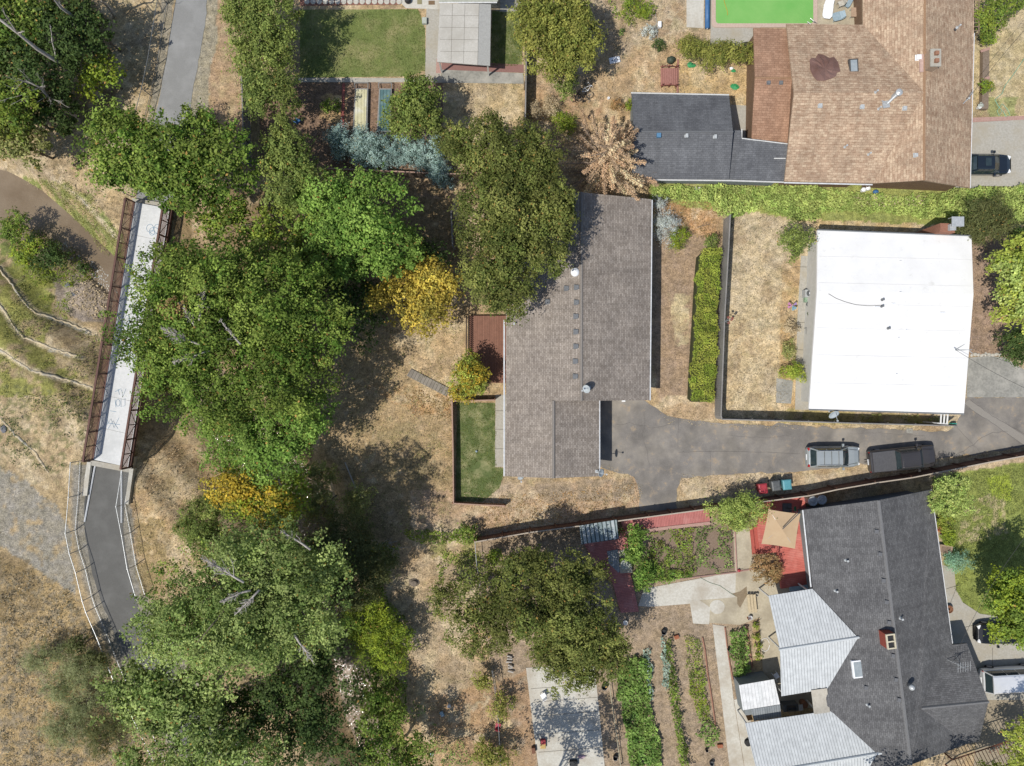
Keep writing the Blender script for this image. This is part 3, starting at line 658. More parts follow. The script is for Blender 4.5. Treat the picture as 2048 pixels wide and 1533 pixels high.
tag(obj('slab_joint', mb, CRACK), None, None, None, 'structure')
sheet('front_walk', [(1885, 1130), (1908, 1138), (1912, 1180), (1925, 1205), (1960, 1228), (2048, 1240), (2200, 1240), (2200, 1400), (1960, 1400), (1900, 1280)], CONC, 3, label='curved concrete walk and driveway by the dark roofed house')
sheet('dirt_yard', [(1962, 1380), (2200, 1375), (2200, 1600), (1940, 1600)], mat('packed_dirt', A('#B3A48A'), A('#9C8E78'), 6, .95), 2)
mb = MB()
for a, b in (((1893, 1178), (1920, 1170)), ((1930, 1255), (2048, 1225)), ((1985, 1296), (1985, 1340))): mb.tube([W(*a, .029), W(*b, .029)], .02, 4)
tag(obj('walk_joint', mb, CRACK), None, None, None, 'structure')
sheet('vegetable_soil', [(1300, 1060), (1466, 1050), (1472, 1140), (1290, 1165)], mat('bed_soil', A('#9A8473'), A('#85705e'), 8, .95), 1)
# ------------------------------------------------------------ loose ground growth
zf = lambda X, Y: TZ(X, Y)
cover('lawn_grass', l1, .05, 'grass', 230, .07, 'short green blades of the square lawn', ns=.8)
cover('lawn_grass', l3, .06, 'grass2', 170, .07, thr=.33, label='short green blades of the lawn by the grey house', ns=.8)
cover('lawn_grass', l2, .06, 'grass2', 200, .08, 'short green blades of the narrow lawn by the carport')
cover('lawn_grass', [(1866, 960), (2100, 925), (2100, 1240), (1990, 1240), (1915, 1190)], .07, 'grass', 170, .08, 'patchy green grass of the front lawn', thr=.36)
for pl, d_ in (([(1455, 425), (1595, 440), (1570, 835), (1445, 835)], 26), ([(1048, 0), (1370, 0), (1370, 185), (1260, 185), (1200, 400), (1050, 330)], 26), ([(1345, 125), (1505, 130), (1500, 210), (1345, 190)], 30), ([(700, 640), (925, 640), (905, 1070), (700, 1070)], 26), ([(740, 1080), (950, 1080), (1060, 1540), (760, 1540)], 26), ([(900, 990), (1280, 960), (1280, 1015), (960, 1070)], 26), ([(885, 168), (1045, 168), (1045, 330), (885, 330)], 30)):
    cover('dry_grass', pl, .10, 'straw', d_, .13, 'dry straw coloured grass and fallen leaves', zf=zf, aspect=.3, lean=.8)
cover('dry_grass', [(0, 1120), (140, 1190), (300, 1540), (0, 1540)], .22, 'straw', 34, .2, 'tall dry field grass in the corner field', zf=zf, aspect=.25, lean=1.1)
cover('field_brush', [(0, 1110), (140, 1180), (300, 1540), (0, 1540)], .3, 'brush', 40, .22, 'grey-brown low brush mottling the corner field', zf=zf, aspect=.3, lean=1.0, thr=.52, ns=1.0)
cover('dry_grass', [(0, 250), (270, 250), (250, 560), (200, 480), (80, 380), (0, 350)], .15, 'straw', 22, .16, 'dry grass above the creek', zf=zf, aspect=.3, lean=.9)
cover('dry_grass', [(265, 900), (440, 900), (420, 1190), (290, 1190), (262, 1080)], .18, 'straw', 24, .17, 'dry grass east of the lower path', zf=zf, aspect=.3, lean=.9)
cover('bank_weeds', [(45, 350), (130, 365), (190, 400), (250, 480), (250, 570), (228, 590), (165, 500), (110, 430)], .5, 'weed', 90, .17, 'green weeds on the bank between creek and bridge', zf=zf, aspect=.35, lean=.9, thr=.40)
cover('bank_weeds', [(0, 440), (95, 480), (150, 540), (110, 560), (95, 640), (50, 600), (0, 530)], .8, 'crop2', 110, .2, 'tall green reeds on the near creek bank', zf=zf, aspect=.3, lean=1, thr=.34)
cover('terrace_weeds', [(0, 545), (60, 640), (190, 675), (200, 800), (110, 850), (0, 780)], .3, 'weed', 75, .16, 'patchy weeds on the terraced slope', zf=zf, aspect=.35, lean=.9, thr=.47)
cover('terrace_weeds', [(0, 780), (185, 800), (165, 930), (60, 960), (0, 900)], .35, 'dark', 60, .16, 'dark low clumps on the pale slope', zf=zf, aspect=.4, lean=.9, thr=.60, ns=1.1)
cover('creek_edge_growth', [(690, 1080), (800, 1090), (770, 1180), (820, 1260), (800, 1533), (750, 1533), (720, 1300)], .9, 'mixed', 90, .2, 'green and yellow growth along the lower creek bank', zf=zf, thr=.38)
cover('ivy_bank', [(1300, 372), (1420, 372), (1620, 368), (1690, 385), (1750, 392), (1850, 392), (1900, 380), (2060, 372), (2060, 440), (1990, 450), (1920, 438), (1850, 435), (1760, 430), (1650, 425), (1620, 445), (1570, 440), (1520, 420), (1470, 432), (1440, 432), (1420, 405), (1300, 398)], .75, 'ivy', 230, .17, 'bright green ivy bank between the brown and white roofed houses', ns=.5)
cover('dry_ivy', [(1700, 392), (1850, 395), (1850, 415), (1700, 415)], .8, 'straw', 50, .14, 'brown dried stems in the middle of the ivy', ns=.5)
cover('fence_growth', [(800, 1062), (880, 1060), (955, 1060), (950, 1085), (850, 1090)], .9, 'mixed', 120, .17, 'green growth along the end of the long fence', thr=.35)
cover('strip_growth', [(1590, 826), (1880, 838), (1880, 848), (1590, 842)], .35, 'weed', 90, .14, 'weeds in the narrow strip below the white roof', thr=.45)
cover('yard_weeds', [(850, 1100), (960, 1100), (960, 1180), (880, 1160)], .4, 'mixed', 60, .16, 'scattered green weeds near the corner fence post', thr=.5)
cover('yard_weeds', [(820, 1400), (900, 1440), (960, 1533), (850, 1533)], .4, 'crop', 60, .15, 'trailing green squash vines on bare soil', thr=.5)
cover('yard_weeds', [(1210, 0), (1330, 0), (1310, 35), (1230, 40)], .4, 'crop2', 60, .16, 'green clump of weeds at the top of the dry yard', thr=.4)
cover('fallen_leaves', [(1310, 400), (1440, 405), (1430, 480), (1330, 460)], .05, 'rust', 70, .12, 'orange fallen leaves by the silver shrub', lean=.4)
cover('fallen_leaves', [(810, 780), (900, 795), (905, 840), (830, 830)], .05, 'rust', 60, .12, 'orange fallen leaves by the wooden ramp', lean=.4)
cover('fallen_leaves', [(960, 1000), (1280, 965), (1280, 1010), (970, 1070)], .05, 'rust', 25, .12, 'orange fallen leaves along the long fence', lean=.4)
for pl in ([(1357, 950), (1620, 947), (1620, 962), (1360, 990)], [(1310, 806), (1430, 838), (1432, 854), (1330, 842)], [(1440, 845), (1860, 852), (1860, 862), (1440, 854)], [(1200, 930), (1280, 958), (1285, 1000), (1200, 960)], [(1870, 922), (2060, 893), (2060, 905), (1870, 935)]):
    cover('edge_litter', pl, .06, 'straw', 60, .10, 'dry grass and leaf litter creeping over the driveway edge', lean=.7, aspect=.4)
cover('dry_tufts', [(1455, 425), (1595, 440), (1570, 835), (1445, 835)], .22, 'brush', 30, .12, 'darker dry tufts in the yard of the white roofed house', lean=1, aspect=.3, thr=.60, ns=2.2)
cover('dry_tufts', [(700, 640), (925, 640), (905, 1070), (700, 1070)], .22, 'weed', 40, .13, 'olive tufts in the middle yard', lean=1, aspect=.3, thr=.58, ns=1.6)
cover('dry_tufts', [(1048, 0), (1370, 0), (1370, 185), (1260, 185), (1200, 400), (1050, 330)], .22, 'brush', 34, .12, 'darker dry tufts in the top yard', lean=1, aspect=.3, thr=.60, ns=1.8)
cover('dry_tufts', [(740, 1080), (950, 1080), (1060, 1540), (760, 1540)], .2, 'brush', 34, .12, 'darker tufts and twigs on the dry slope', lean=1, aspect=.3, thr=.6, ns=1.8)
cover('gravel', [(105, 545), (150, 538), (222, 575), (225, 645), (170, 640), (112, 612)], .12, 'straw', 40, .13, 'loose grey stones on the gravel bar', zf=zf, lean=.4, aspect=.9)

cover('water_foam_glints', [(95, 470), (130, 480), (175, 515), (232, 560), (236, 588), (205, 575), (165, 545), (125, 510)], .01, 'foam_glint', 55, .09, 'white water flecks in the creek above the bridge', z0=-3.19, lean=.2, thr=.50, ns=2.5)
cover('water_foam_glints', [(680, 1330), (712, 1330), (735, 1420), (730, 1450), (705, 1440)], .01, 'foam_glint', 30, .08, 'white water flecks and painted sun glints in the shaded lower creek', z0=-3.19, lean=.2, thr=.46, ns=2.5)  # these white flecks also paint sun glints onto the dark water

LEDGE = mat('pale_ledge_soil', A('#DCCBAA', 1.25), A('#B9A684', 1.25), 5, .95, stain=A('#A8A79F', 1.25), stain_scale=1.2, bmp=.9)
for q_, pts in enumerate((((0, 535), (12, 550), (30, 572), (50, 605), (75, 628), (105, 635), (135, 645), (190, 668)), ((-5, 606), (10, 625), (25, 652), (45, 675), (90, 692), (130, 705), (165, 716)), ((0, 700), (30, 720), (60, 740), (110, 755), (150, 765), (190, 778)), ((0, 835), (30, 870), (70, 905), (100, 950)), ((130, 372), (165, 398), (200, 438), (236, 480)))):
    P = []
    for (a, b) in zip(pts[:-1], pts[1:]):
        k = max(2, int(math.dist(a, b) / 6))
        for j in range(k): u = j / k; P.append((a[0] + (b[0] - a[0]) * u + random.uniform(-1, 1), a[1] + (b[1] - a[1]) * u + random.uniform(-1.6, 1.6)))
    Q = []
    for x, y in P:
        z = float(TZ(*W(x, y, -1)[:2])); v = W(x, y, z); v.z = float(TZ(v.x, v.y)) - .04; Q.append(v)
    tag(obj('terrace_ledge', MB().tube(Q, [random.uniform(.07, .135) for _ in Q], 7), LEDGE, smooth=True), 'pale eroded ledge winding across the slope beside the creek', None, None, 'structure')
# ------------------------------------------------------------ buildings
SH_GREY = shingles('grey_brown_shingles', A('#B5AAA0'), A('#988D83'), A('#7a7067'), .3, .15)
SH_BLUE = shingles('slate_grey_shingles', A('#7b7d82'), A('#6d6f74'), A('#606266'), .34, .17)
SH_TAN = shingles('tan_shingles', A('#DAC0A2'), A('#BE9F84'), A('#A88A71'), .36, .2, blotch=A('#96745A'))
SH_RED = shingles('reddish_shingles', A('#C39A7E'), A('#AE866C'), A('#98735B'), .36, .2)
SH_DARK = shingles('dark_grey_shingles', A('#7c7c7e'), A('#68686a'), A('#565658'), .3, .15)
CAP1 = mat('ridge_cap_grey', A('#9a938d'), A('#8a837d'), 12, .9); CAP2 = mat('ridge_cap_dark', A('#858587'), A('#757577'), 12, .9)
CAP3 = mat('ridge_cap_tan', A('#B58F6E'), A('#9d7a5c'), 12, .9)
WALLC = mat('cream_siding', A('#C9BEA8'), A('#BDB29C'), 3, .8); WALLW = mat('white_siding', A('#DDDCD6'), A('#D0CFC8'), 3, .8)
WALLB = mat('brown_siding', A('#8C6F58'), A('#7d624c'), 3, .8); WALLG = mat('grey_siding', A('#8F9698'), A('#82898B'), 3, .8)
TRIM = mat('white_trim', (.62, .62, .60), (.5, .5, .48), 5, .6); GUT = mat('gutter_white', (.66, .67, .68), (.5, .51, .52), 5, .5)
DGLASS = glassy('window_glass', (.02, .03, .04)); VENT = mat('vent_grey', A('#85888C'), A('#6d7074'), 8, .6)
VENTL = mat('vent_light', A('#D2D6D8'), A('#B5BABD'), 8, .5); METAL = mat('galvanised', A('#DADDE0'), A('#BEC3C6'), 6, .35, .25)
WHITE = mat('white_plastic', (.78, .79, .80), (.68, .69, .70), 6, .5); BLACK = mat('black_plastic', (.02, .02, .022), (.035, .035, .035), 8, .5)
DISH = mat('dish_grey', A('#C9D3D8'), A('#B4BEC4'), 5, .5)
def gp(p): return W(*p)
def roofpart(t, planes, m, th=.16, name='roof'):
    mb = MB()
    for pl in planes: mb.slab([W(*p) for p in pl], th)
    return obj(name, mb, m, t)
def cap(t, segs, m, w=.13, name='ridge_cap'):
    mb = MB()
    for a, b in segs: mb.tube([W(*a), W(*b)], w, 6)
    o = obj(name, mb, m, t); return o
def gutter(t, segs, r=.07, m=None, name='gutter'):
    for a, b in segs:
        obj(name, MB().tube([W(*a) - Vector((0, 0, .1)), W(*b) - Vector((0, 0, .1))], r, 6), m or GUT, t)
def foot(pts, inset):                     # plan outline of the walls from the eave corners
    P = [W(*p) for p in pts]; c = sum(P, Vector((0, 0, 0))) / len(P); out = []
    n = len(P); a = sum(P[i].x * P[(i + 1) % n].y - P[(i + 1) % n].x * P[i].y for i in range(n)); sg = 1 if a > 0 else -1
    for i in range(n):
        d1 = (P[i] - P[i - 1]); d2 = (P[(i + 1) % n] - P[i]); d1.z = d2.z = 0; d1.normalize(); d2.normalize()
        n1 = Vector((-d1.y, d1.x, 0)) * sg; n2 = Vector((-d2.y, d2.x, 0)) * sg
        k = n1 + n2; k = k / max(.4, k.length_squared) * 2
        out.append((P[i].x + k.x * inset, P[i].y + k.y * inset))
    return out
def gable_end(mb, a, b, apex, inset):     # triangle of wall under a gable, set back from the roof edge
    A_, B_, C_ = W(*a), W(*b), W(*apex); n = (B_ - A_); n.z = 0; n.normalize(); nn = Vector((-n.y, n.x, 0)) * inset
    A_ = A_ + n * .5; B_ = B_ - n * .5; dz = Vector((0, 0, .2)); k = nn.normalized() * .12
    v = [A_ + nn - dz, B_ + nn - dz, C_ + nn - dz * 1.3, A_ + nn + k - dz, B_ + nn + k - dz, C_ + nn + k - dz * 1.3]
    mb.add(v, [[0, 1, 2], [5, 4, 3], [0, 3, 4, 1], [1, 4, 5, 2], [2, 5, 3, 0]])
def windows(t, a, b, specs, inset, sgn=1, m=None):   # windows and doors let into a wall that runs from a to b
    A_, B_ = W(*a), W(*b); A_.z = B_.z = 0; d = (B_ - A_).normalized(); n = Vector((-d.y, d.x, 0)) * sgn; rz = math.atan2(d.y, d.x)
    for kind, s, w, z, h in specs:
        p = A_ + d * s - n * inset
        f = obj(kind, MB().box((p.x, p.y, z), (w + .16, .10, h), rz), TRIM, t)
        p2 = p + n * .05
        if kind == 'window': obj('pane', MB().box((p2.x, p2.y, z + .08), (w, .06, h - .16), rz), DGLASS, f)
        else: obj('handle', MB().box((p2.x + d.x * w * .35, p2.y + d.y * w * .35, 1.0), (.05, .1, .05), rz), METAL, f)
def roofh(px, py, planes):                # height of the roof surface where a pixel looks at it
    for pl in planes:
        pts = [(p[0], p[1]) for p in pl]
        if inpoly(np.array([px]), np.array([py]), pts)[0]:
            P = [W(*p) for p in pl]; n = (P[1] - P[0]).cross(P[2] - P[0])
            for h in [i * .02 for i in range(50, 320)]:
                q = W(px, py, h)
                z = P[0].z - (n.x * (q.x - P[0].x) + n.y * (q.y - P[0].y)) / n.z
                if h >= z: return z
    return 3.0
def boxvents(t, pts, planes, m=None, size=.34, h=.16, rz=0, name='roof_vent'):
    for px, py in pts:
        z = roofh(px, py, planes); p = W(px, py, z)
        mb = MB().box((p.x, p.y, z - .04), (size * 1.25, size * 1.25, .07), rz); mb.box((p.x, p.y, z), (size, size, h), rz)
        obj(name, mb, m or VENT, t, bev=.02)
def pipes(t, pts, planes, m=None, r=.06, h=.4, name='vent_pipe'):
    for px, py in pts:
        z = roofh(px, py, planes); p = W(px, py, z)
        mb = MB().lathe((p.x, p.y, z - .05), [(r * 2.2, 0), (r * 1.2, .12), (r, .13), (r, h), (r * 1.25, h), (r * 1.25, h + .05)], 10)
        obj(name, mb, m or VENTL, t)
def skylight(t, px, py, w, d, planes, rz=0, frame=None):
    z = roofh(px, py, planes); p = W(px, py, z)
    f = obj('skylight', MB().box((p.x, p.y, z - .12), (w, d, .24), rz), frame or TRIM, t, bev=.02)
    obj('pane', MB().box((p.x, p.y, z + .10), (w - .22, d - .22, .05), rz), mat('skylight_dome', A('#B4BCC0'), A('#9aa6ac'), 2, .12, spec=.6), f, bev=.02)
def dish(t, px, py, z, sc_=.34, rz=0, name='satellite_dish'):
    p = W(px, py, z + .55)
    mb = MB(); rings = []
    M = Matrix.Translation(p) @ Matrix.Rotation(rz, 4, 'Z') @ Matrix.Rotation(R(50), 4, 'Y')
    n = 18; prof = [(0.02, .0), (.5, .03), (.85, .09), (1, .14), (1.0, .17), (.8, .12), (.4, .05), (.02, .03)]
    mb.lathe((0, 0, 0), [(r * sc_, q * sc_ * 1.4) for r, q in prof], n, 1.0, .85); mb.xf(M)
    o = obj(name, mb, DISH, t, smooth=True)
    m2 = MB(); base = Vector((p.x, p.y, z)) - Vector((math.cos(rz), math.sin(rz), 0)) * .25
    m2.tube([base, base + Vector((0, 0, .35)), p - Vector((0, 0, .05))], .03, 6)
    tip = M @ Vector((0, 0, sc_ * 1.5)); m2.tube([M @ Vector((-sc_ * .9, 0, .03)), tip], .02, 5); m2.box((tip.x, tip.y, tip.z - .05), (.12, .12, .12), rz)
    m2.box((base.x, base.y, z - .04), (.25, .25, .06), rz)
    obj('mount', m2, VENTL, o); return o
# --- the grey-brown house in the middle
PA = [[(1012, 401, 2.8), (1163, 385, 4.7), (1163, 802, 4.7), (1012, 801, 2.8)], [(1163, 385, 4.7), (1303, 399, 2.8), (1299, 801, 2.8), (1163, 802, 4.7)]]
PA2 = [[(1012, 801.3, 2.8), (1107, 801.5, 4.0), (1107, 957, 4.0), (1010, 953, 2.8)], [(1107, 801.5, 4.0), (1198, 800.5, 2.8), (1198, 953, 2.8), (1107, 957, 4.0)]]
hA = thing('grey_roofed_house', 'long house with grey-brown shingle roof and row of small vents, beside the big oak', 'house', W(1150, 670))
roofpart(hA, PA + PA2, SH_GREY)
cap(hA, [((1163, 385, 4.68), (1163, 802, 4.68)), ((1107, 802, 3.98), (1107, 957, 3.98))], CAP1)
wb = MB().prism(foot([(1012, 401, 2.8), (1303, 399, 2.8), (1299, 801, 2.8), (1012, 801, 2.8)], .45), -.1, 2.62)
wb.prism(foot([(1012, 790, 2.8), (1198, 790, 2.8), (1198, 953, 2.8), (1010, 953, 2.8)], .42), -.1, 2.60)
gable_end(wb, (1303, 399, 2.8), (1012, 401, 2.8), (1163, 385, 4.7), .45); gable_end(wb, (1012, 801, 2.8), (1299, 801, 2.8), (1163, 802, 4.7), .45); gable_end(wb, (1010, 953, 2.8), (1198, 953, 2.8), (1107, 957, 4.0), .45)
obj('wall', wb, WALLC, hA)
gutter(hA, [((1304.5, 400, 2.8), (1300.5, 801, 2.8)), ((1199.5, 801, 2.8), (1199.5, 953, 2.8)), ((1008.5, 640, 2.8), (1008.5, 953, 2.8))])
boxvents(hA, [(1133, 577), (1153, 575), (1095, 604), (1153, 605), (1152, 633), (1152, 664), (1152, 693), (1151, 723), (1151, 753)], PA, size=.36)
pipes(hA, [(1029, 648)], PA)
z = roofh(1150, 545, PA); p = W(1150, 545, z)
obj('tubular_skylight', MB().lathe((p.x, p.y, z - .1), [(.36, 0), (.36, .2), (.30, .3), (.18, .37), (.03, .4)], 20), WHITE, hA, smooth=True)
dish(hA, 1174, 778, roofh(1173, 780, PA), .4, R(-160)); dish(hA, 1201, 946, 2.9, .4, R(-10)); dish(hA, 1041, 955, 2.2, .3, R(-80))
windows(hA, (1299, 801), (1303, 399), [('window', 4.5, 1.4, .9, 1.2), ('window', 9, 1.2, .9, 1.2), ('door', 12, .9, 0, 2.05)], .43, -1)
# --- the slate-grey outbuilding
PB = [[(1263, 187, 2.6), (1458, 191, 2.6), (1466, 264, 3.9), (1268, 264, 3.9)], [(1268, 264, 3.9), (1466, 264, 3.9), (1458, 359, 2.6), (1263, 357, 2.6)]]
PB2 = [[(1455, 359, 2.42), (1570, 363, 2.42), (1575, 289, 3.02), (1484, 278, 3.1), (1484, 261, 3.24), (1458, 261, 3.24)]]
hB = thing('slate_roofed_annex', 'low building with plain slate-grey shingle roof joined to the brown roofed house', 'outbuilding', W(1400, 275))
roofpart(hB, PB + PB2, SH_BLUE); cap(hB, [((1268, 264, 3.87), (1466, 264, 3.87))], mat('slate_cap', A('#77797d'), A('#6b6d71'), 12, .9), .1)
wb = MB().prism(foot([(1263, 187, 2.6), (1458, 191, 2.6), (1458, 359, 2.6), (1263, 357, 2.6)], .35), -.1, 2.42)
wb.prism(foot([(1440, 285, 2.42), (1570, 289, 2.42), (1568, 362, 2.42), (1440, 358, 2.42)], .25), -.1, 2.22)
gable_end(wb, (1458, 359, 2.6), (1458, 191, 2.6), (1466, 264, 3.9), .3); gable_end(wb, (1263, 187, 2.6), (1263, 357, 2.6), (1268, 264, 3.9), .3)
obj('wall', wb, WALLG, hB)
for px, py in ((1373, 272), (1430, 274)):
    z = roofh(px, py, PB); p = W(px, py, z); mb = MB().box((p.x, p.y, z - .03), (.34, .3, .06)); mb.box((p.x, p.y - .03, z), (.22, .32, .2)); obj('roof_vent', mb, VENTL, hB, bev=.02)
z = roofh(1317, 272, PB); p = W(1317, 272, z); obj('roof_vent', MB().box((p.x, p.y, z - .05), (.35, .35, .25)), mat('blue_vent', A('#5D93BD'), None, 5, .6), hB)
obj('fascia', MB().tube([W(1262, 186, 2.6), W(1458, 190, 2.6)], .06, 4), TRIM, hB); obj('fascia', MB().tube([W(1548, 317, 2.82), W(1571, 317, 2.82)], .05, 4), TRIM, hB)
obj('fascia', MB().tube([W(1484, 259, 3.25), W(1484, 277, 3.12), W(1575, 288, 3.05)], .05, 4), TRIM, hB)
obj('gutter', MB().tube([W(1300, 360, 2.5), W(1458, 361.5, 2.5), W(1570, 365, 2.35)], .06, 5), TRIM, hB)
# --- the brown house
J = (1850, 186, 4.6)
PC = [[(1573, 48, 2.8), (1726, 50, 2.8), J, (1588, 186, 4.6)], [(1588, 186, 4.6), J, (1746, 367, 2.8), (1569, 363, 2.8)],
      [(1726, -60, 2.8), (1726, 50, 2.8), J, (1850, -60, 4.6)], [J, (1746, 367, 2.8), (1847, 361, 4.6)], [(1850, -60, 4.6), J, (1847, 361, 4.6), (1940, 376, 2.6), (1948, 66, 2.6), (1948, -60, 2.6)]]
PC2 = [[(1507, 56, 2.3), (1580, 58, 2.3), (1586, 157, 3.1), (1510, 155, 3.1)], [(1510, 155, 3.1), (1586, 157, 3.1), (1580, 287, 2.3), (1503, 283, 2.3)]]
hC = thing('brown_roofed_house', 'large house with tan-brown shingle roof carrying a brown tarp patch, beside the green pool', 'house', W(1760, 210))
roofpart(hC, PC, SH_TAN); roofpart(hC, PC2, SH_RED, .14, 'lean_to_roof')
cap(hC, [((1850, -60, 4.57), (1848, 361, 4.57)), ], CAP3, .1); cap(hC, [((1510, 156, 3.07), (1586, 157, 3.07))], CAP3, .09)
wb = MB().prism(foot([(1573, 48, 2.8), (1735, 50, 2.8), (1735, 366, 2.8), (1569, 363, 2.8)], .4), -.1, 2.62)
wb.prism(foot([(1726, -60, 2.6), (1948, -60, 2.6), (1940, 376, 2.6), (1746, 367, 2.6)], .42), -.1, 2.4)
wb.prism(foot([(1507, 56, 2.3), (1586, 58, 2.3), (1584, 287, 2.3), (1503, 283, 2.3)], .25), -.1, 2.12)
gable_end(wb, (1573, 48, 2.8), (1569, 363, 2.8), (1588, 186, 4.6), .4); gable_end(wb, (1746, 367, 2.7), (1940, 376, 2.6), (1847, 361, 4.6), .4)
obj('wall', wb, WALLB, hC)
gutter(hC, [((1949.5, 66, 2.6), (1941.5, 376, 2.6)), ((1569, 365, 2.8), (1746, 369, 2.8))], .06)
boxvents(hC, [(1640, 212), (1724, 214), (1809, 217), (1831, 311)], PC, VENTL, .3, .14); boxvents(hC, [(1836, 116)], PC, WHITE, .38, .2)
boxvents(hC, [(1537, 166), (1562, 166)], PC2, VENT, .26, .14)
pipes(hC, [(1751, 185), (1690, 294), (1737, 309), (1915, 55), (1757, 218)], PC)
skylight(hC, 1706.5, 133, .75, 1.15, PC, R(3), mat('dark_frame', A('#5d5a58'), None, 5, .6))
z = roofh(1775, 207, PC); a = W(1775, 207, z + .25); b = W(1797, 186, roofh(1797, 186, PC) + .7)
m1 = MB().box((a.x, a.y, z - .05), (.55, .55, .12), R(10)); m1.tube([a, b], .11, 10); m1.lathe((b.x, b.y, b.z - .7), [(.2, 0), (.2, .7), (.28, .75), (.28, .85), (.1, .95)], 12); m1.tube([a, a + Vector((-.55, .12, .2))], .05, 6)
obj('exhaust_duct', m1, METAL, hC, smooth=False)
z = roofh(1858, 126, PC); p = W(1858, 126, z)
ch = obj('chimney', MB().box((p.x, p.y, z - .5), (.75, 1.3, 1.3)), mat('tan_brick', A('#C0A890'), A('#A58C75'), 12, .9), hC)
obj('chimney_cap', MB().box((p.x, p.y, z + .8), (.85, 1.4, .1)), CONC, ch); [obj('flue', MB().box((p.x, p.y + q_, z + .9), (.3, .3, .22)), mat('clay_flue', A('#B07E63'), None, 6), ch) for q_ in (.3, -.3)]
obj('flashing', MB().box((p.x - .55, p.y, z - .22), (.3, 1.45, .2)), mat('pink_flashing', A('#D8B8AE'), None, 6), ch)
TARP = mat('brown_tarp', A('#86645A'), A('#765549'), 2.2, .45, bmp=.9, stain=A('#937268'))
tp = [(1619, 121), (1623, 116), (1631, 117), (1636, 108), (1647, 110), (1659, 116), (1668, 114), (1676, 124), (1681, 143), (1674, 146), (1672, 153), (1662, 158), (1650, 162), (1634, 162), (1626, 153), (1620, 140)]
mb = MB(); P = []
for x, y in tp: h_ = roofh(x, y, PC); P.append(W(x, y, h_ + .02))
c_ = W(1650, 138, roofh(1650, 138, PC) + .1); n = len(P)
Q = [c_.lerp(p, .55) + Vector((0, 0, .03 + .07 * (i % 2))) for i, p in enumerate(P)]
mb.add(P + Q + [c_], [[i, (i + 1) % n, n + (i + 1) % n, n + i] for i in range(n)] + [[n + i, n + (i + 1) % n, 2 * n] for i in range(n)])
one('roof_tarp', mb, TARP, c_, 'ragged brown tarp patch laid over the tan shingles', 'tarp')
a = W(1945, 184, 2.9); m1 = MB().tube([W(1926, 208, 3.0), W(1938, 196, 3.1), a], .04, 6); m1.tube([W(1938, 196, 3.1), W(1938, 196, 4.2)], .035, 6); m1.lathe(W(1935, 199, 3.0), [(.1, 0), (.1, .25), (.05, .3)], 8)
obj('service_mast', m1, METAL, hC)
# --- the white roofed house
mW, N_, L_, p_ = newmat('white_membrane')
c = mixc(N_, L_, ramp2(N_, L_, noise(N_, L_, .5, 6, .65, posn(N_)), (.72, .715, .70), (.64, .635, .62), .35, .75), (.50, .49, .46), ramp2(N_, L_, noise(N_, L_, 1.3, 8, .75, posn(N_)), (0, 0, 0), (.7, .7, .7), .58, .74)); L_.new(c, p_.inputs['Base Color']); p_.inputs['Roughness'].default_value = .6
PE = [[(1635, 461, 3.0), (1943, 473, 3.0), (1947, 589, 3.45), (1634, 583, 3.45)], [(1634, 583, 3.45), (1947, 589, 3.45), (1928, 827, 3.0), (1618, 818, 3.0)]]
hE = thing('white_roofed_house', 'house with flat bright white membrane roof and brick chimney at its top edge', 'house', W(1780, 645))
roofpart(hE, PE, mW, .2)
SEAM = mat('membrane_seam', (.58, .58, .58), (.55, .55, .55), 5, .6, bmp=0)
mb = MB()
for y in (515, 568, 609, 658, 712, 768):
    for (xa, xb) in ((1634 - (y > 600) * (y - 600) * .06 + 2, 1945 - max(0, y - 590) * .08 - 2),):
        pts = [W(x, y + (x - xa) * .022 - 2, roofh(x, y + (x - xa) * .022 - 2, PE) + .006) for x in np.linspace(xa + 1, xb - 1, 5)]
        mb.tube(pts, .012, 4)
obj('roof_seam', mb, SEAM, hE)
for q_ in (((1635, 460), (1943, 472)), ((1618, 819.5), (1928, 828.5))): obj('roof_edge', MB().tube([W(*q_[0], 3.0), W(*q_[1], 3.0)], .06, 4), mat('dark_edge', A('#8b8f93'), None, 5), hE)
wb = MB().prism(foot([(1635, 461, 3.0), (1943, 473, 3.0), (1928, 827, 3.0), (1618, 818, 3.0)], .55), -.1, 2.76)
obj('wall', wb, WALLW, hE)
boxvents(hE, [(1785, 612), (1884, 630), (1754, 618)], PE, WHITE, .4, .14)
pipes(hE, [(1764, 600), (1763, 613), (1776, 657)], PE, VENT, .07, .3); pipes(hE, [(1800, 524), (1800, 586), (1812, 661), (1796, 677), (1792, 749)], PE, WHITE, .05, .16)
obj('roof_cable', MB().tube([W(x, y, roofh(x, y, PE) + .03) for x, y in ((1657, 588), (1672, 597), (1690, 604), (1712, 610), (1735, 612), (1760, 612))], .018, 5), BLACK, hE)
p = W(1886, 462, 3.2)
ch = obj('chimney', MB().box((p.x, p.y + .1, -.1), (1.2, .75, 3.9), R(-2)), mat('red_brick', A('#B07A62'), A('#94624d'), 14, .9), hE)
m1 = MB(); m1.box((p.x + .25, p.y + .1, 3.82), (.5, .5, .3)); m1.box((p.x + .5, p.y + .5, 4.3), (1.0, .8, .05)); obj('chimney_cap', m1, METAL, ch)
for dx, dy in ((0.05, .15), (.95, .15), (.05, .85), (.95, .85)): obj('chimney_leg', MB().box((p.x + dx, p.y + dy, 3.8), (.04, .04, .52)), METAL, ch)
dish(hE, 1667, 828, 2.3, .5, R(-80))
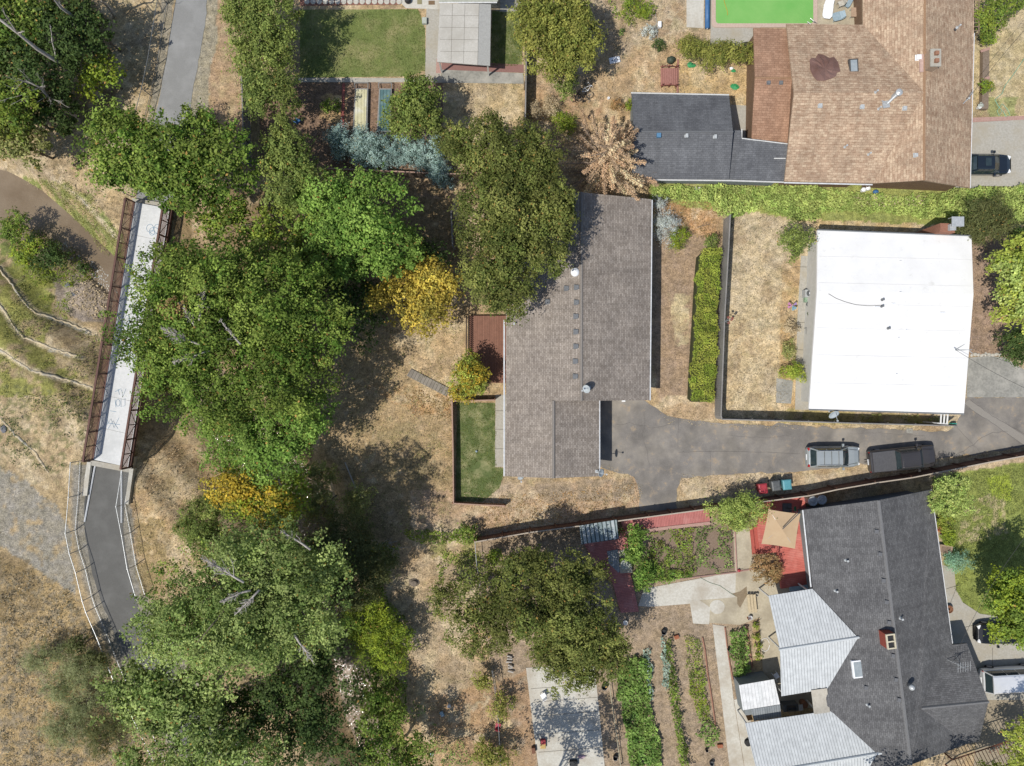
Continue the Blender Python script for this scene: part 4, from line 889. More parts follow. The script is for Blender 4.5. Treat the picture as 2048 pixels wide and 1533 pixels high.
m1 = MB().tube([W(1911, 700, 3.3), W(1940, 682, 3.2)], .035, 5); m1.tube([W(1911, 701, 3.3), W(1944, 700, 3.2)], .035, 5); m1.tube([W(1913, 701, 3.2), W(1911, 700, 3.9)], .03, 5); m1.tube([W(1935, 700, 3.1), W(1945, 707, 3.1)], .03, 5)
obj('service_mast', m1, METAL, hE)
windows(hE, (1635, 461), (1618, 818), [('window', 3, 1.5, .9, 1.2), ('window', 7.5, 1.5, .9, 1.2), ('door', 10.5, .9, 0, 2.05)], .53, -1)
# --- the dark house at the lower right
V_ = (1842, 1417, 4.2); Q_ = (1933, 1489, 2.8)
PF = [[(1608, 1020, 2.8), (1757, 1001, 4.6), (1822, 1530, 4.6), (1672, 1560, 2.8)], [(1757, 1001, 4.6), (1862, 980, 2.8), (1905, 1290, 2.8), V_, Q_, (1822, 1530, 4.6)],
      [(1905, 1290, 2.8), (1934, 1287, 2.8), (1977, 1404, 4.2), V_], [V_, (1977, 1404, 4.2), (1958, 1484, 2.8), Q_]]
hF = thing('dark_roofed_house', 'house with dark charcoal shingle roof, red chimney and white framed skylight', 'house', W(1770, 1250))
roofpart(hF, PF, SH_DARK); cap(hF, [((1757, 1001, 4.58), (1822, 1530, 4.58)), (V_[:2] + (4.17,), (1977, 1404, 4.17))], CAP2)
wb = MB().prism(foot([(1608, 1020, 2.8), (1862, 980, 2.8), (1933, 1489, 2.8), (1672, 1545, 2.8)], .45), -.1, 2.62)
wb.prism(foot([(1880, 1290, 2.8), (1934, 1287, 2.8), (1958, 1484, 2.8), (1900, 1490, 2.8)], .4), -.1, 2.6)
gable_end(wb, (1862, 980, 2.8), (1608, 1020, 2.8), (1757, 1001, 4.6), .45); gable_end(wb, (1958, 1484, 2.8), (1934, 1287, 2.8), (1977, 1404, 4.2), .4)
obj('wall', wb, WALLG, hF)
gutter(hF, [((1606.5, 1021, 2.8), (1623, 1175, 2.8)), ((1863.5, 980, 2.8), (1906, 1288, 2.8))], .06)
boxvents(hF, [(1752, 1063), (1759, 1108), (1766, 1161), (1772, 1204), (1777, 1245), (1785, 1311), (1791, 1359), (1731, 1375), (1797, 1399)], PF, mat('dark_vent', A('#7b7c80'), None, 6, .6), .3, .16, R(-7))
pipes(hF, [(1692, 1121), (1671, 1182), (1735, 1410), (1801, 1237)], PF, VENTL, .07, .35)
z = roofh(1817, 1370, PF); p = W(1817, 1370, z); m1 = MB().lathe((p.x, p.y, z - .05), [(.14, 0), (.14, .35), (.24, .42), (.24, .6), (.1, .75)], 12); obj('turbine_vent', m1, METAL, hF, smooth=True)
skylight(hF, 1714.5, 1338, .85, 1.45, PF, R(7), WHITE)
z = roofh(1780, 1282, PF) - .2; p = W(1780, 1282, z + .9); rz = R(7)
ch = obj('chimney', MB().box((p.x, p.y, z - .4), (.72, 1.2, 1.35), rz), mat('red_painted_brick', A('#A8503F'), A('#8f4232'), 12, .85), hF)
m1 = MB(); 
for dx, dy, sx, sy in ((-.31, 0, .1, 1.2), (.31, 0, .1, 1.2), (0, .55, .52, .1), (0, -.55, .52, .1), (0, 0, .52, .1)): m1.box((p.x + dx * math.cos(rz) - dy * math.sin(rz), p.y + dx * math.sin(rz) + dy * math.cos(rz), z + .96), (sx, sy, .14), rz)
obj('chimney_cap', m1, mat('cream_cap', A('#E4D9BC'), None, 6), ch); obj('flue', MB().box((p.x, p.y, z + .955), (.5, 1.0, .02), rz), BLACK, ch)
z = roofh(1906, 1322, PF); p = W(1906, 1322, z); m1 = MB()
for q in ((-.5, .1, 0), (.45, -.35, 0), (.2, .5, 0)): m1.tube([p + Vector(q), p + Vector((0, 0, 1.3))], .02, 5)
m1.tube([p + Vector((0, 0, 0)), p + Vector((0, 0, 1.7))], .025, 6); m1.tube([p + Vector((-.6, -.1, 1.4)), p + Vector((.6, .2, 1.4))], .015, 4)
for k in range(6): m1.tube([p + Vector((-.5 + .2 * k, -.4 + .03 * k, 1.42)), p + Vector((-.5 + .2 * k, .4 + .03 * k, 1.42))], .01, 4)
obj('aerial', m1, METAL, hF)
# metal roofed patio covers of the dark house
MTL = ribbed('ribbed_metal_roof', A('#DDE1E3'), A('#DADEE0'), .24, .10, 0, .5, 0, .8)
PM1 = [[(1537, 1192, 2.85), (1625, 1178, 2.85), (1716, 1276, 3.83), (1560, 1299, 3.83)], [(1560, 1299, 3.83), (1716, 1276, 3.83), (1655, 1378, 2.85), (1563, 1393, 2.85)]]
tM = thing('metal_patio_cover', 'pale grey ribbed metal gable roof over the patio, the upper one of two', 'patio roof', W(1600, 1290))
roofpart(tM, PM1, MTL, .05); obj('ridge_cap', MB().tube([W(1558, 1300, 3.84), W(1718, 1275, 3.84)], .11, 6), MTL_CAP := mat('metal_cap', A('#DFE3E5'), A('#cfd5d8'), 5, .4), tM)
for x, y in ((1541, 1196), (1561, 1298), (1567, 1388), (1620, 1184)): obj('post', MB().box((*W(x, y, 2.7)[:2], 0), (.1, .1, 2.78)), TRIM, tM)
PM2 = [[(1490, 1447, 2.8), (1659, 1422, 2.87), (1787, 1503, 3.85), (1515, 1548, 3.85)], [(1515, 1548, 3.85), (1787, 1503, 3.85), (1700, 1640, 2.8), (1520, 1660, 2.8)]]
tM = thing('metal_patio_cover', 'pale ribbed metal patio roof, the lower of two, with tree shade on its corner', 'patio roof', W(1600, 1500))
roofpart(tM, PM2, MTL, .05); obj('ridge_cap', MB().tube([W(1515, 1548, 3.87), W(1789, 1502, 3.87)], .11, 6), MTL_CAP, tM)
for x, y in ((1496, 1452), (1640, 1430), (1520, 1640), (1690, 1625)): obj('post', MB().box((*W(x, y, 2.7)[:2], 0), (.1, .1, 2.7)), TRIM, tM)
# cloth awning between them
rows = []
for i in range(7):
    u = i / 6; rows.append([W(1622 + 32 * u + v * 6, 1381 + v * 48 - 4 * u, 3.0 - .25 * math.sin(math.pi * v) + .05 * random.uniform(-1, 1)) for v in np.linspace(0, 1, 8)])
mb = MB(); v = [p for r in rows for p in r]; mb.add(v, [[i * 8 + j, (i + 1) * 8 + j, (i + 1) * 8 + j + 1, i * 8 + j + 1] for i in range(6) for j in range(7)])
one('cloth_awning', mb, mat('canvas', A('#CFC8BA'), A('#BDB5A6'), 4, .8), W(1640, 1400), 'wrinkled beige cloth stretched between the two metal patio roofs', 'awning', smooth=True)
# white corrugated shed
WCOR = ribbed('white_corrugated', A('#F4F4F4'), A('#E6E8E8'), .28, .06, 0, .5, 0, .5); GCOR = ribbed('grey_corrugated', A('#A8AEB2'), A('#8F969B'), .2, .12, .2, .5)
tS = thing('garden_shed', 'small shed with white corrugated roof and lower grey lean-to beside the patio covers', 'shed', W(1525, 1400))
obj('roof', MB().slab([W(*p) for p in ((1478, 1371, 2.5), (1548, 1359, 2.5), (1560, 1409, 2.3), (1486, 1421, 2.3))], .06), WCOR, tS)
obj('lean_to_roof', MB().slab([W(*p) for p in ((1502, 1419, 2.25), (1560, 1410, 2.25), (1563, 1434, 2.1), (1508, 1443, 2.1))], .05), GCOR, tS)
obj('wall', MB().prism(foot([(1480, 1373, 2.3), (1547, 1361, 2.3), (1560, 1430, 2.3), (1490, 1438, 2.3)], .15), 0, 2.05), WALLG, tS)
# small carport at the top and its glass edge
PK = [[(880, 7, 2.6), (981, 9, 2.6), (979, 131, 2.5), (874, 124, 2.5)]]
t = thing('carport', 'carport with flat pale grey roofing sheets at the end of the concrete walk', 'carport', W(928, 70))
roofpart(t, [[(880, 7, 2.62), (958, 8, 2.62), (955, 130, 2.5), (874, 124, 2.5)]], mat('felt_roof_pale', A('#D3CFC7'), A('#C4C0B7'), 8, .9, stain=A('#BDB8AE')), .1)
roofpart(t, [[(958.5, 8, 2.60), (982, 9, 2.60), (980, 132, 2.48), (955.5, 130, 2.48)]], mat('felt_roof_grey', A('#B5B5B2'), A('#A3A3A0'), 8, .9), .1, 'side_roof')
mb = MB()
for k in range(1, 5): mb.tube([W(880 + 0 * k, 7 + k * 24, 2.62 - .024 * k), W(957, 8 + k * 24, 2.62 - .024 * k)], .012, 4)
for x in (905, 930): mb.tube([W(x, 8, 2.62), W(x - 3, 127, 2.50)], .012, 4)
obj('roof_joint', mb, CRACK, t)
for x, y in ((884, 12), (976, 14), (878, 120), (975, 126)): obj('post', MB().box((*W(x, y, 2.4)[:2], 0), (.12, .12, 2.42)), TRIM, t)
obj('gutter', MB().tube([W(878, 5, 2.62), W(994, 5, 2.62)], .07, 6), GUT, t)
mb = MB().slab([W(*p) for p in ((876, -60, 3.1), (996, -60, 3.1), (996, 3, 2.75), (878, 3, 2.75))], .06)
obj('glazed_roof', mb, mat('frosted_panel', A('#BFC0AE'), A('#a9ab98'), 5, .3), t)
# lean-to with grey metal sheets over the red deck
REDB = ribbed('red_decking', A('#CF7F79'), A('#C0706A'), .14, .12, 0, .8, 0, .4, stain=A('#D8938C')); REDB2 = ribbed('red_decking_pale', A('#C0675E'), A('#B05A52'), .14, .12, 0, .8, 1, .4, stain=A('#CC8076'))
t = thing('metal_lean_to', 'lean-to roof of weathered grey-green corrugated sheets against the long fence', 'lean-to', W(1199, 1070))
obj('roof', MB().slab([W(*p) for p in ((1159, 1052, 2.2), (1233, 1040, 2.2), (1237, 1078, 1.95), (1163, 1089, 1.95))], .05), ribbed('weathered_metal', A('#AEBABF'), A('#7F9494'), .36, .3, .1, .5, 0, .8, stain=A('#D5D8D6')), t)
for x, y in ((1163, 1054), (1230, 1043), (1167, 1085), (1233, 1075)): obj('post', MB().box((*W(x, y, 2)[:2], 0), (.1, .1, 1.95)), BARK, t)
t = thing('red_walkway', 'long narrow red painted boardwalk beside the long fence', 'boardwalk', W(1330, 1040))
obj('decking', MB().prism([W(*p, .5) for p in ((1240, 1040), (1418, 1018), (1420, 1043), (1250, 1062))], .1, .5, R(7)), REDB, t)
obj('kerb_board', MB().prism([W(*p, .4) for p in ((1250, 1063), (1420, 1044), (1421, 1050), (1300, 1064), (1252, 1070))], 0, .36), PINK, t)
t = thing('red_deck', 'dark red wooden deck partly shaded by the oak', 'deck', W(1240, 1130))
obj('decking', MB().prism([W(*p, .3) for p in ((1168, 1088), (1238, 1079), (1240, 1062), (1252, 1062), (1256, 1095), (1262, 1150), (1278, 1224), (1242, 1226), (1225, 1165), (1190, 1130))], .02, .3, R(97)), REDB, t)
obj('rug', MB().prism([W(*p, .32) for p in ((1214, 1103), (1236, 1099), (1242, 1140), (1237, 1146), (1218, 1128))], .304, .32), GCOR, t)
obj('deck_step', MB().prism([W(*p, .2) for p in ((1237, 1101), (1262, 1096), (1264, 1145), (1240, 1146))], .308, .34), CONCW, t)
t = thing('red_deck', 'bright red wooden deck under the beige umbrella', 'deck', W(1570, 1090))
RD = ribbed('bright_red_decking', A('#DB7466'), A('#CE6558'), .15, .08, 0, .7, 1, .4, stain=A('#E38C7E'))
obj('decking', MB().prism([W(*p, .35) for p in ((1514, 1055), (1528, 1005), (1608, 993), (1640, 1166), (1563, 1178), (1555, 1105), (1520, 1108))], .0, .35, R(8)), RD, t)
for k, (a, b) in enumerate(((1500, 1506), (1507, 1514))):
    obj('step', MB().prism([W(a, 1055, .2), W(b, 1054, .2), W(b + 6, 1108, .2), W(a + 6, 1110, .2)], 0, .12 + .1 * k), mat('red_step', A('#C65E50'), A('#b35346'), 5, .8), t)
obj('door_mat', MB().prism([W(1588, 1014, .36), W(1592, 1013, .36), W(1593, 1022, .36), W(1588, 1023, .36)], .354, .37), mat('green_mat', A('#3F8A5E'), None, 6), t)
# brown deck of the grey house
t = thing('brown_deck', 'brown board deck with slatted railing at the left side of the grey roofed house', 'deck', W(970, 700))
obj('decking', MB().prism([W(*p, .5) for p in ((938, 632), (1030, 632), (1030, 767), (938, 765))], .0, .5, R(0)), ribbed('brown_decking', A('#9A6C58'), A('#8E614E'), .15, .1, 0, .8, 0, .4), t)
rb = MB(); rb.tube([W(933, 632, 1.35), W(932, 775, 1.35)], .05, 4); rb.tube([W(937, 632, .62), W(936, 775, .62)], .04, 4)
obj('railing', rb, BARKD := mat('dark_wood', A('#5E514A'), A('#4d423c'), 8, .85), t)
sb = MB()
for k in range(36): q = W(937, 636 + k * 3.9, .6); sb.box((q.x, q.y, .55), (.05, .05, .95 - .15))
obj('baluster', sb, BARKD, t)
t = one('plank_walkway', MB().prism([W(*p, .12) for p in ((822, 738), (900, 778), (892, 793), (813, 752))], 0, .12, R(-27)), ribbed('grey_planks', A('#A0978A'), A('#8A8176'), .3, .1, 0, .9, 0, .5), W(855, 765), 'weathered grey plank walkway slanting across the leaf strewn yard', 'walkway')
# pergolas
def pergola(name, label, corners, z, nr, m, slat_w=.08, alt=False):
    t = thing(name, label, 'pergola', W(*avg(corners)))
    P = [W(x, y, z) for x, y in corners]
    for a, b in ((0, 1), (3, 2)): obj('beam', MB().tube([P[a], P[b]], .06, 4), m, t)
    mb = MB()
    for k in range(nr): u = (k + .5) / nr; mb.tube([P[0].lerp(P[1], u) + Vector((0, 0, .09)), P[3].lerp(P[2], u) + Vector((0, 0, .09))], slat_w / 2, 4)
    obj('slat', mb, m, t)
    for p in P: obj('post', MB().box((p.x, p.y, 0), (.1, .1, z - .03)), m, t)
WOODO = mat('old_wood', A('#A08A74'), A('#85705c'), 7, .9)
pergola('pergola', 'open slatted wooden pergola beside the tan roof', [(1943, -55), (1943, 66), (1958, 66), (1958, -55)], 2.4, 16, WOODO)
pergola('pergola', 'small white slatted pergola at the corner of the white roofed house', [(1877, 847), (1896, 848), (1898, 828), (1878, 828)], 2.2, 3, TRIM, .16)
pergola('pergola', 'dark red slatted pergola in tree shade at the bottom right', [(1925, 1560), (2100, 1500), (2080, 1462), (1905, 1520)], 2.3, 26, mat('rust_wood', A('#96604A'), A('#7d4e3c'), 7, .9), .06)
# ------------------------------------------------------------ fences
def wood_fence(name, label, pts, h, m, post=2.4, boards=True, group=None, rail_side=1, topm=None, closed=False):
    t = thing(name, label, 'fence', W(*pts[len(pts) // 2])); P = [W(*p) for p in pts]
    bd, rl, tp = MB(), MB(), MB(); npost = 0
    for a, b in zip(P[:-1], P[1:]):
        a = Vector((a.x, a.y, 0)); b = Vector((b.x, b.y, 0)); d = b - a; L0 = d.length; d.normalize(); n = Vector((-d.y, d.x, 0)) * rail_side; rz = math.atan2(d.y, d.x)
        z0 = min(0, float(TZ(a.x, a.y)))
        k = max(1, int(L0 / .16))
        for i in range(k):
            q = a + d * (L0 * (i + .5) / k); hh = h + random.uniform(-.015, .015)
            bd.box((q.x, q.y, z0 + .03), (L0 / k - .012, .022, hh - z0), rz)
        for zz in (.35, h - .25): q = (a + b) / 2 + n * .035; rl.box((q.x, q.y, zz), (L0, .04, .09), rz)
        q = (a + b) / 2; tp.box((q.x, q.y, h + .045), (L0, .10, .035), rz)
        kp = max(1, round(L0 / post))
        for i in range(kp + 1):
            if i == 0 and npost: continue
            q = a + d * (L0 * i / kp) + n * .09; obj('post', MB().box((q.x, q.y, -.2), (.09, .09, h + .15), rz), m, t); npost += 1
    obj('board', bd, m, t); obj('rail', rl, m, t); obj('top_board', tp, topm or m, t)
    return t
WEATH = mat('weathered_boards', A('#9c9894'), A('#827e7a'), 7, .9, stain=A('#A39E98')); REDW = mat('brown_fence_boards', A('#8C6450'), A('#6f4d3c'), 7, .9); PALEW = mat('pale_fence_cap', A('#C9BBAA'), A('#B5A695'), 7, .9)
ORW = mat('orange_brown_boards', A('#A86F54'), A('#8f5b43'), 7, .9); PCAP = mat('pinkish_cap', A('#C4A28F'), A('#b08c79'), 7, .9)
wood_fence('board_fence', 'weathered grey board fence round the dry yard of the white roofed house', [(1447, 440), (1444, 500), (1436, 640), (1429, 830), (1431, 837), (1550, 840), (1700, 845), (1862, 849), (1887, 850)], 1.8, WEATH, rail_side=1)
wood_fence('board_fence', 'long brown board fence between the driveway and the dark roofed house', [(951, 1075), (1060, 1056), (1160, 1043), (1290, 1026), (1380, 1014), (1420, 1008), (1500, 998), (1600, 985), (1655, 973), (1730, 960), (1800, 950), (1860, 938), (1950, 920), (2060, 900), (2200, 870)], 1.8, REDW, rail_side=1, topm=PALEW)
wood_fence('board_fence', 'brown board fence behind the blue spruces', [(655, 349), (740, 352), (860, 358), (905, 360), (1010, 356)], 1.6, mat('fence_dull_brown', A('#8C7868'), A('#716052'), 7, .9), topm=PCAP)  # boards mottled in two dull browns
wood_fence('board_fence', 'brown board fence between the dry plot and the middle yard at the top', [(1052, 20), (1052, 120), (1050, 240), (1049, 330)], 1.7, mat('fence_grey_brown', A('#8A7D70'), A('#73675b'), 7, .9), rail_side=-1, topm=WEATH)
wood_fence('board_fence', 'dark board fence beside the bike path verge under the conifers', [(498, 150), (501, 240), (503, 340)], 1.7, WEATH)
wood_fence('low_fence', 'low orange-brown timber fence around the small green lawn', [(990, 800), (906, 802), (908, 900), (909, 1003), (960, 1006), (1010, 1008)], 1.0, ORW, 3.0, rail_side=-1, topm=PCAP)
wood_fence('board_fence', 'short board fence piece at the foot of the oak by the deck', [(905, 430), (908, 500)], 1.4, WEATH)
def wire_fence(name, label, pts, h, m, zoff=None, post=3.2, mesh=.14, second=True, cat='fence', r=.03, meshm=None):
    P = [Vector(W(*p)) for p in pts]
    t = thing(name, label, cat, (P[len(P) // 2].x, P[len(P) // 2].y, 0)); tr, mr, ms = MB(), MB(), MB(); n = 0
    Z = lambda q: 0 if zoff is None else zoff
    Q = []
    for a, b in zip(P[:-1], P[1:]):
        a = Vector((a.x, a.y, 0)); b = Vector((b.x, b.y, 0)); L0 = (b - a).length; k = max(1, round(L0 / post))
        for i in range(k + 1):
            if i == 0 and n: continue
            q = a.lerp(b, i / k); z = float(TZ(q.x, q.y)); q.z = z; Q.append(q.copy()); n += 1
            obj('post', MB().tube([q - Vector((0, 0, .3)), q + Vector((0, 0, h + .03))], r * 1.25, 7), m, t)
    for a, b in zip(Q[:-1], Q[1:]):
        d = b - a; L0 = d.length; nseg = int(L0 / mesh); up = Vector((0, 0, 1))
        for i in range(-int(h / mesh), nseg + 1):
            for sg in (1, -1):
                s0 = i * mesh; s1 = s0 + h; za, zb = 0, h
                if s0 < 0: za = -s0; s0 = 0
                if s1 > L0: zb = h - (s1 - L0); s1 = L0
                if zb <= za: continue
                if sg < 0: za, zb = h - za, h - zb
                ms.tube([a + d * (s0 / L0) + up * (za + .03), a + d * (s1 / L0) + up * zb], .0035, 3, cap=False)
    obj('top_rail', tr.tube([q + Vector((0, 0, h)) for q in Q], r, 6), m, t)
    if second: obj('bottom_rail', mr.tube([q + Vector((0, 0, .12)) for q in Q], r * .8, 6), m, t)
    if mesh < 1: obj('wire_mesh', ms, meshm or m, t)
    return t
GALV = mat('galvanised_pipe', A('#C7CBCF'), A('#AEB4B9'), 6, .4, .3); DGALV = mat('dull_pipe', A('#8b9094'), A('#777c80'), 6, .5, .3)
wire_fence('chain_link_fence', 'chain link fence along the left verge of the upper bike path', [(344, -80), (335, 8), (325, 67), (315, 130), (302, 192), (286, 254), (275, 320), (266, 395)], 1.55, DGALV, mesh=.2)
wire_fence('chain_link_fence', 'white railed chain link fence on the outer side of the lower bike path', [(162, 922), (158, 990), (152, 1060), (160, 1100), (172, 1137), (185, 1192), (192, 1214), (214, 1265), (243, 1340), (293, 1440), (340, 1540)], 1.45, GALV, mesh=.2)
wire_fence('chain_link_fence', 'white railed chain link fence on the inner side of the lower bike path', [(262, 935), (251, 1008), (262, 1065), (273, 1130), (291, 1190)], 1.45, GALV, mesh=.2)
wire_fence('garden_rail', 'thin white rail fence between the dry slope and the oak garden', [(951, 1078), (954, 1120), (961, 1165)], 1.0, GALV, mesh=2, second=False)
wire_fence('garden_rail', 'pale board edging fence beside the squash bed', [(1213, 1330), (1222, 1400), (1232, 1470), (1240, 1530)], .5, mat('cream_rail', A('#C9BE9F'), None, 6), mesh=2, second=False, r=.04)
wire_fence('trellis_frame', 'grey pipe trellis frame beside the concrete slab', [(985, 1330), (995, 1400), (1000, 1480), (1002, 1545)], 1.3, DGALV, mesh=.5)
# ------------------------------------------------------------ footbridge
RUST = mat('rust_brown_steel', A('#7C5A4E'), A('#664840'), 5, .7, .2); DECKC = mat('bridge_concrete', A('#EBECEC'), A('#DFE1E1'), 4, .9, stain=A('#D4D6D6'), bmp=.2)
zd = .5
BW0, BW1, BE0, BE1 = W(270, 405, zd), W(187, 920, zd), W(341, 418, zd), W(258, 935, zd)
t = thing('footbridge', 'long footbridge with rusty brown truss railings and pale graffitied concrete deck over the creek', 'footbridge', W(230, 660))
dk = obj('deck', MB().prism([BW0, BE0, BE1, BW1], zd - .18, zd), DECKC, t)
mb = MB()
for i in range(1, 8):
    a = BW0.lerp(BW1, i / 8); b = BE0.lerp(BE1, i / 8); mb.tube([a + Vector((.1, 0, .0)), b - Vector((.1, 0, .0))], .010, 4)
obj('deck_joint', mb, CRACK, dk)
for nm, a, b in (('w', BW0, BW1), ('e', BE0, BE1)):
    s = -.06 if nm == 'w' else .06; a = a + Vector((s, 0, 0)); b = b + Vector((s, 0, 0)); d = (b - a); L0 = d.length; dn = d.normalized(); rz = math.atan2(dn.y, dn.x); up = Vector((0, 0, 1))
    c = (a + b) / 2
    obj('top_chord', MB().box((c.x, c.y, zd + 1.3), (L0, .16, .14), rz), RUST, t); obj('bottom_chord', MB().box((c.x, c.y, zd - .28), (L0, .16, .2), rz), RUST, t)
    obj('middle_rail', MB().box((c.x, c.y, zd + .12), (L0, .08, .08), rz), RUST, t)
    nb = 18; dg, ir = MB(), MB()
    for i in range(nb + 1):
        q = a.lerp(b, i / nb); wd = .12 if i % 2 == 0 else .07
        obj('upright', MB().box((q.x, q.y, zd - .1), (wd, wd, 1.42), rz), RUST, t)
        if i < nb:
            q2 = a.lerp(b, (i + 1) / nb); lo, hi = up * .12, up * 1.3
            dg.tube([q + (lo if i % 2 else hi), q2 + (hi if i % 2 else lo)], .035, 4)
    obj('diagonal', dg, RUST, t)
    off = Vector((-s * 1.5, 0, 0))
    for k in range(13): ir.box((c.x + off.x, c.y, zd + .2 + k * .085), (L0 - .1, .015, .035), rz)
    obj('safety_rail', ir, mat('brown_rail', A('#9C7662'), A('#8A6553'), 5, .8), t)
def scrawl(pts, r=.03):
    mb = MB()
    for st in pts: mb.tube([W(x, y, zd + .004) for x, y in st], r, 4)
    return mb
def circ(x, y, a, b, n=14, ph=0): return [(x + a * math.cos(i * 2 * math.pi / n + ph), y + b * math.sin(i * 2 * math.pi / n + ph)) for i in range(n + 1)]
gs = [circ(300, 457, 7, 8), circ(308, 462, 9, 7), circ(314, 458, 6, 9), circ(304, 466, 5, 5), [(238, 705), (243, 720), (250, 705)], [(236, 705), (252, 704)], circ(263, 708, 5, 10), [(258, 690), (262, 696), (268, 690)], [(250, 690), (256, 697)],
      [(246, 725), (256, 700), (260, 722)], [(230, 800), (232, 815)], circ(236, 806, 4, 7), [(242, 798), (242, 814), (250, 812), (250, 797)], circ(254, 640, 5, 9), [(250, 655), (262, 650)], [(258, 630), (258, 648)],
      [(230, 784), (242, 778)], [(236, 779), (239, 790)], [(214, 850), (222, 838), (228, 856), (238, 836)], [(212, 846), (240, 850)], [(216, 858), (226, 842), (236, 858)], [(243, 780), (246, 793), (252, 778)], [(213, 828), (216, 845)], [(220, 822), (232, 824)]]
for q_ in gs: obj('graffiti', scrawl([q_], .022), mat('blue_spray_paint', A('#93B4CE'), A('#A5C1D6'), 6, .8, bmp=0), dk)
for a, b, c_, d_ in (((262, 396), (345, 408), (343, 421), (268, 408)), ((180, 921), (262, 936), (258, 946), (178, 931))):
    obj('abutment', MB().prism([W(*a, .4), W(*b, .4), W(*c_, .4), W(*d_, .4)], -3.4, .30), CONC, t)
obj('wing_wall', MB().prism([W(173, 925, .4), W(181, 925, .4), W(173, 992, .4), W(163, 992, .4)], -1.5, .34), CONCW, t)
obj('wing_wall', MB().prism([W(258, 938, .4), W(266, 938, .4), W(256, 1010, .4), W(249, 1008, .4)], -2.5, .34), CONCW, t)
sw = MB(); v = [W(266, 936, .3), W(268, 914, .3), W(284, 912, -1.2), W(278, 945, -1.2), W(256, 1010, .3), W(262, 1000, -.6)]
sw.add(v, [[0, 1, 2, 3], [0, 3, 5, 4]]); obj('sloped_wing', sw, CONC, t)
for a, b in (((190, 932), (169, 1044)), ((243, 942), (243, 1046))):
    tag(obj('path_kerb', MB().tube([W(*a, .08), W(*b, .08)], .07, 4), WHITE), 'narrow white kerb line along the lower path', None, None, 'structure')
# ------------------------------------------------------------ trees and shrubs
# (px, py, height of lobe centre, half width px, half depth px, half height m)
tree('oak_tree', 'big dark olive oak overhanging the left side of the grey roofed house', 'tree',
     [(1045, 430, 8.0, 88, 100, 2.6), (985, 560, 7.4, 74, 72, 2.4), (1058, 325, 8.0, 72, 75, 2.4), (978, 292, 7.4, 68, 62, 2.2), (985, 420, 7.6, 75, 80, 2.4), (1095, 480, 7.8, 46, 66, 2.2), (925, 300, 6.4, 42, 52, 1.8), (1010, 600, 6.8, 45, 42, 1.8), (1105, 400, 7.8, 36, 60, 2.0), (1025, 500, 7.2, 60, 60, 2.2), (1120, 440, 7.6, 26, 50, 1.7)], 'oak', base=(1005, 440), leaf=.18, lai=4.2, cr=.62, nl=26, trunk=.38)
tree('oak_tree', 'wide dark olive oak between the concrete slab and the red deck', 'tree',
     [(1120, 1235, 5.5, 110, 100, 2.6), (1060, 1160, 5.3, 76, 62, 2.2), (1190, 1280, 5.1, 58, 72, 2.2), (1130, 1320, 4.9, 80, 50, 2.0), (1150, 1140, 5.1, 60, 42, 2.0)], 'oak', base=(1105, 1215), leaf=.18, lai=4.2, cr=.62, nl=24, trunk=.35)
tree('oak_tree', 'thin sparse oak with dry ground showing through, left of the wide oak', 'tree',
     [(955, 1190, 4.6, 62, 58, 1.8), (950, 1260, 4.4, 55, 45, 1.6), (1010, 1250, 4.6, 50, 60, 1.8), (895, 1200, 3.2, 30, 45, 1.3)], 'oak', base=(985, 1220), leaf=.18, lai=2.5, cr=.55, nl=20, trunk=.18, gap=.25)
tree('giant_cottonwood_tree', 'largest dark green tree with bare grey twigs leaning over the footbridge', 'tree',
     [(470, 640, 10.0, 140, 120, 3.4), (350, 640, 9.5, 88, 110, 2.8), (580, 620, 9.0, 110, 95, 3.0), (430, 770, 9.0, 120, 80, 2.8), (570, 740, 8.5, 95, 75, 2.6), (395, 545, 9.5, 95, 60, 2.6), (480, 545, 9, 80, 50, 2.4), (330, 720, 8.5, 50, 60, 2.2)], 'cotton', base=(560, 665), leaf=.2, lai=3.6, cr=.75, nl=34, trunk=.5, stretch=.8,
     bare=[(400, 690, 12.6, 320, 655, 12.9, 16), (395, 660, 12.5, 360, 605, 12.9, 12), (420, 700, 12, 345, 725, 12.6, 14), (480, 690, 12.5, 440, 640, 13, 8), (400, 640, 12.4, 410, 570, 12.9, 8)], part2=[('rust', [(350, 615, 12.3, 26, 20, .5)], 'dry_leaves')])
tree('riverside_tree', 'dense dark green tree covering the bike path at the north end of the bridge', 'tree',
     [(330, 320, 7.6, 105, 66, 2.4), (240, 300, 7.4, 66, 62, 2.0), (430, 330, 7.0, 78, 72, 2.2), (395, 270, 6.8, 45, 35, 1.6), (255, 255, 7.0, 45, 26, 1.4), (380, 385, 6.6, 50, 42, 1.8), (320, 295, 7.4, 56, 40, 1.8), (345, 350, 7.2, 60, 40, 1.8), (300, 345, 7.0, 50, 36, 1.6)], 'cotton', base=(420, 340), leaf=.24, lai=3.2, cr=.72, nl=24, trunk=.3, stretch=.9, bark=BARK)

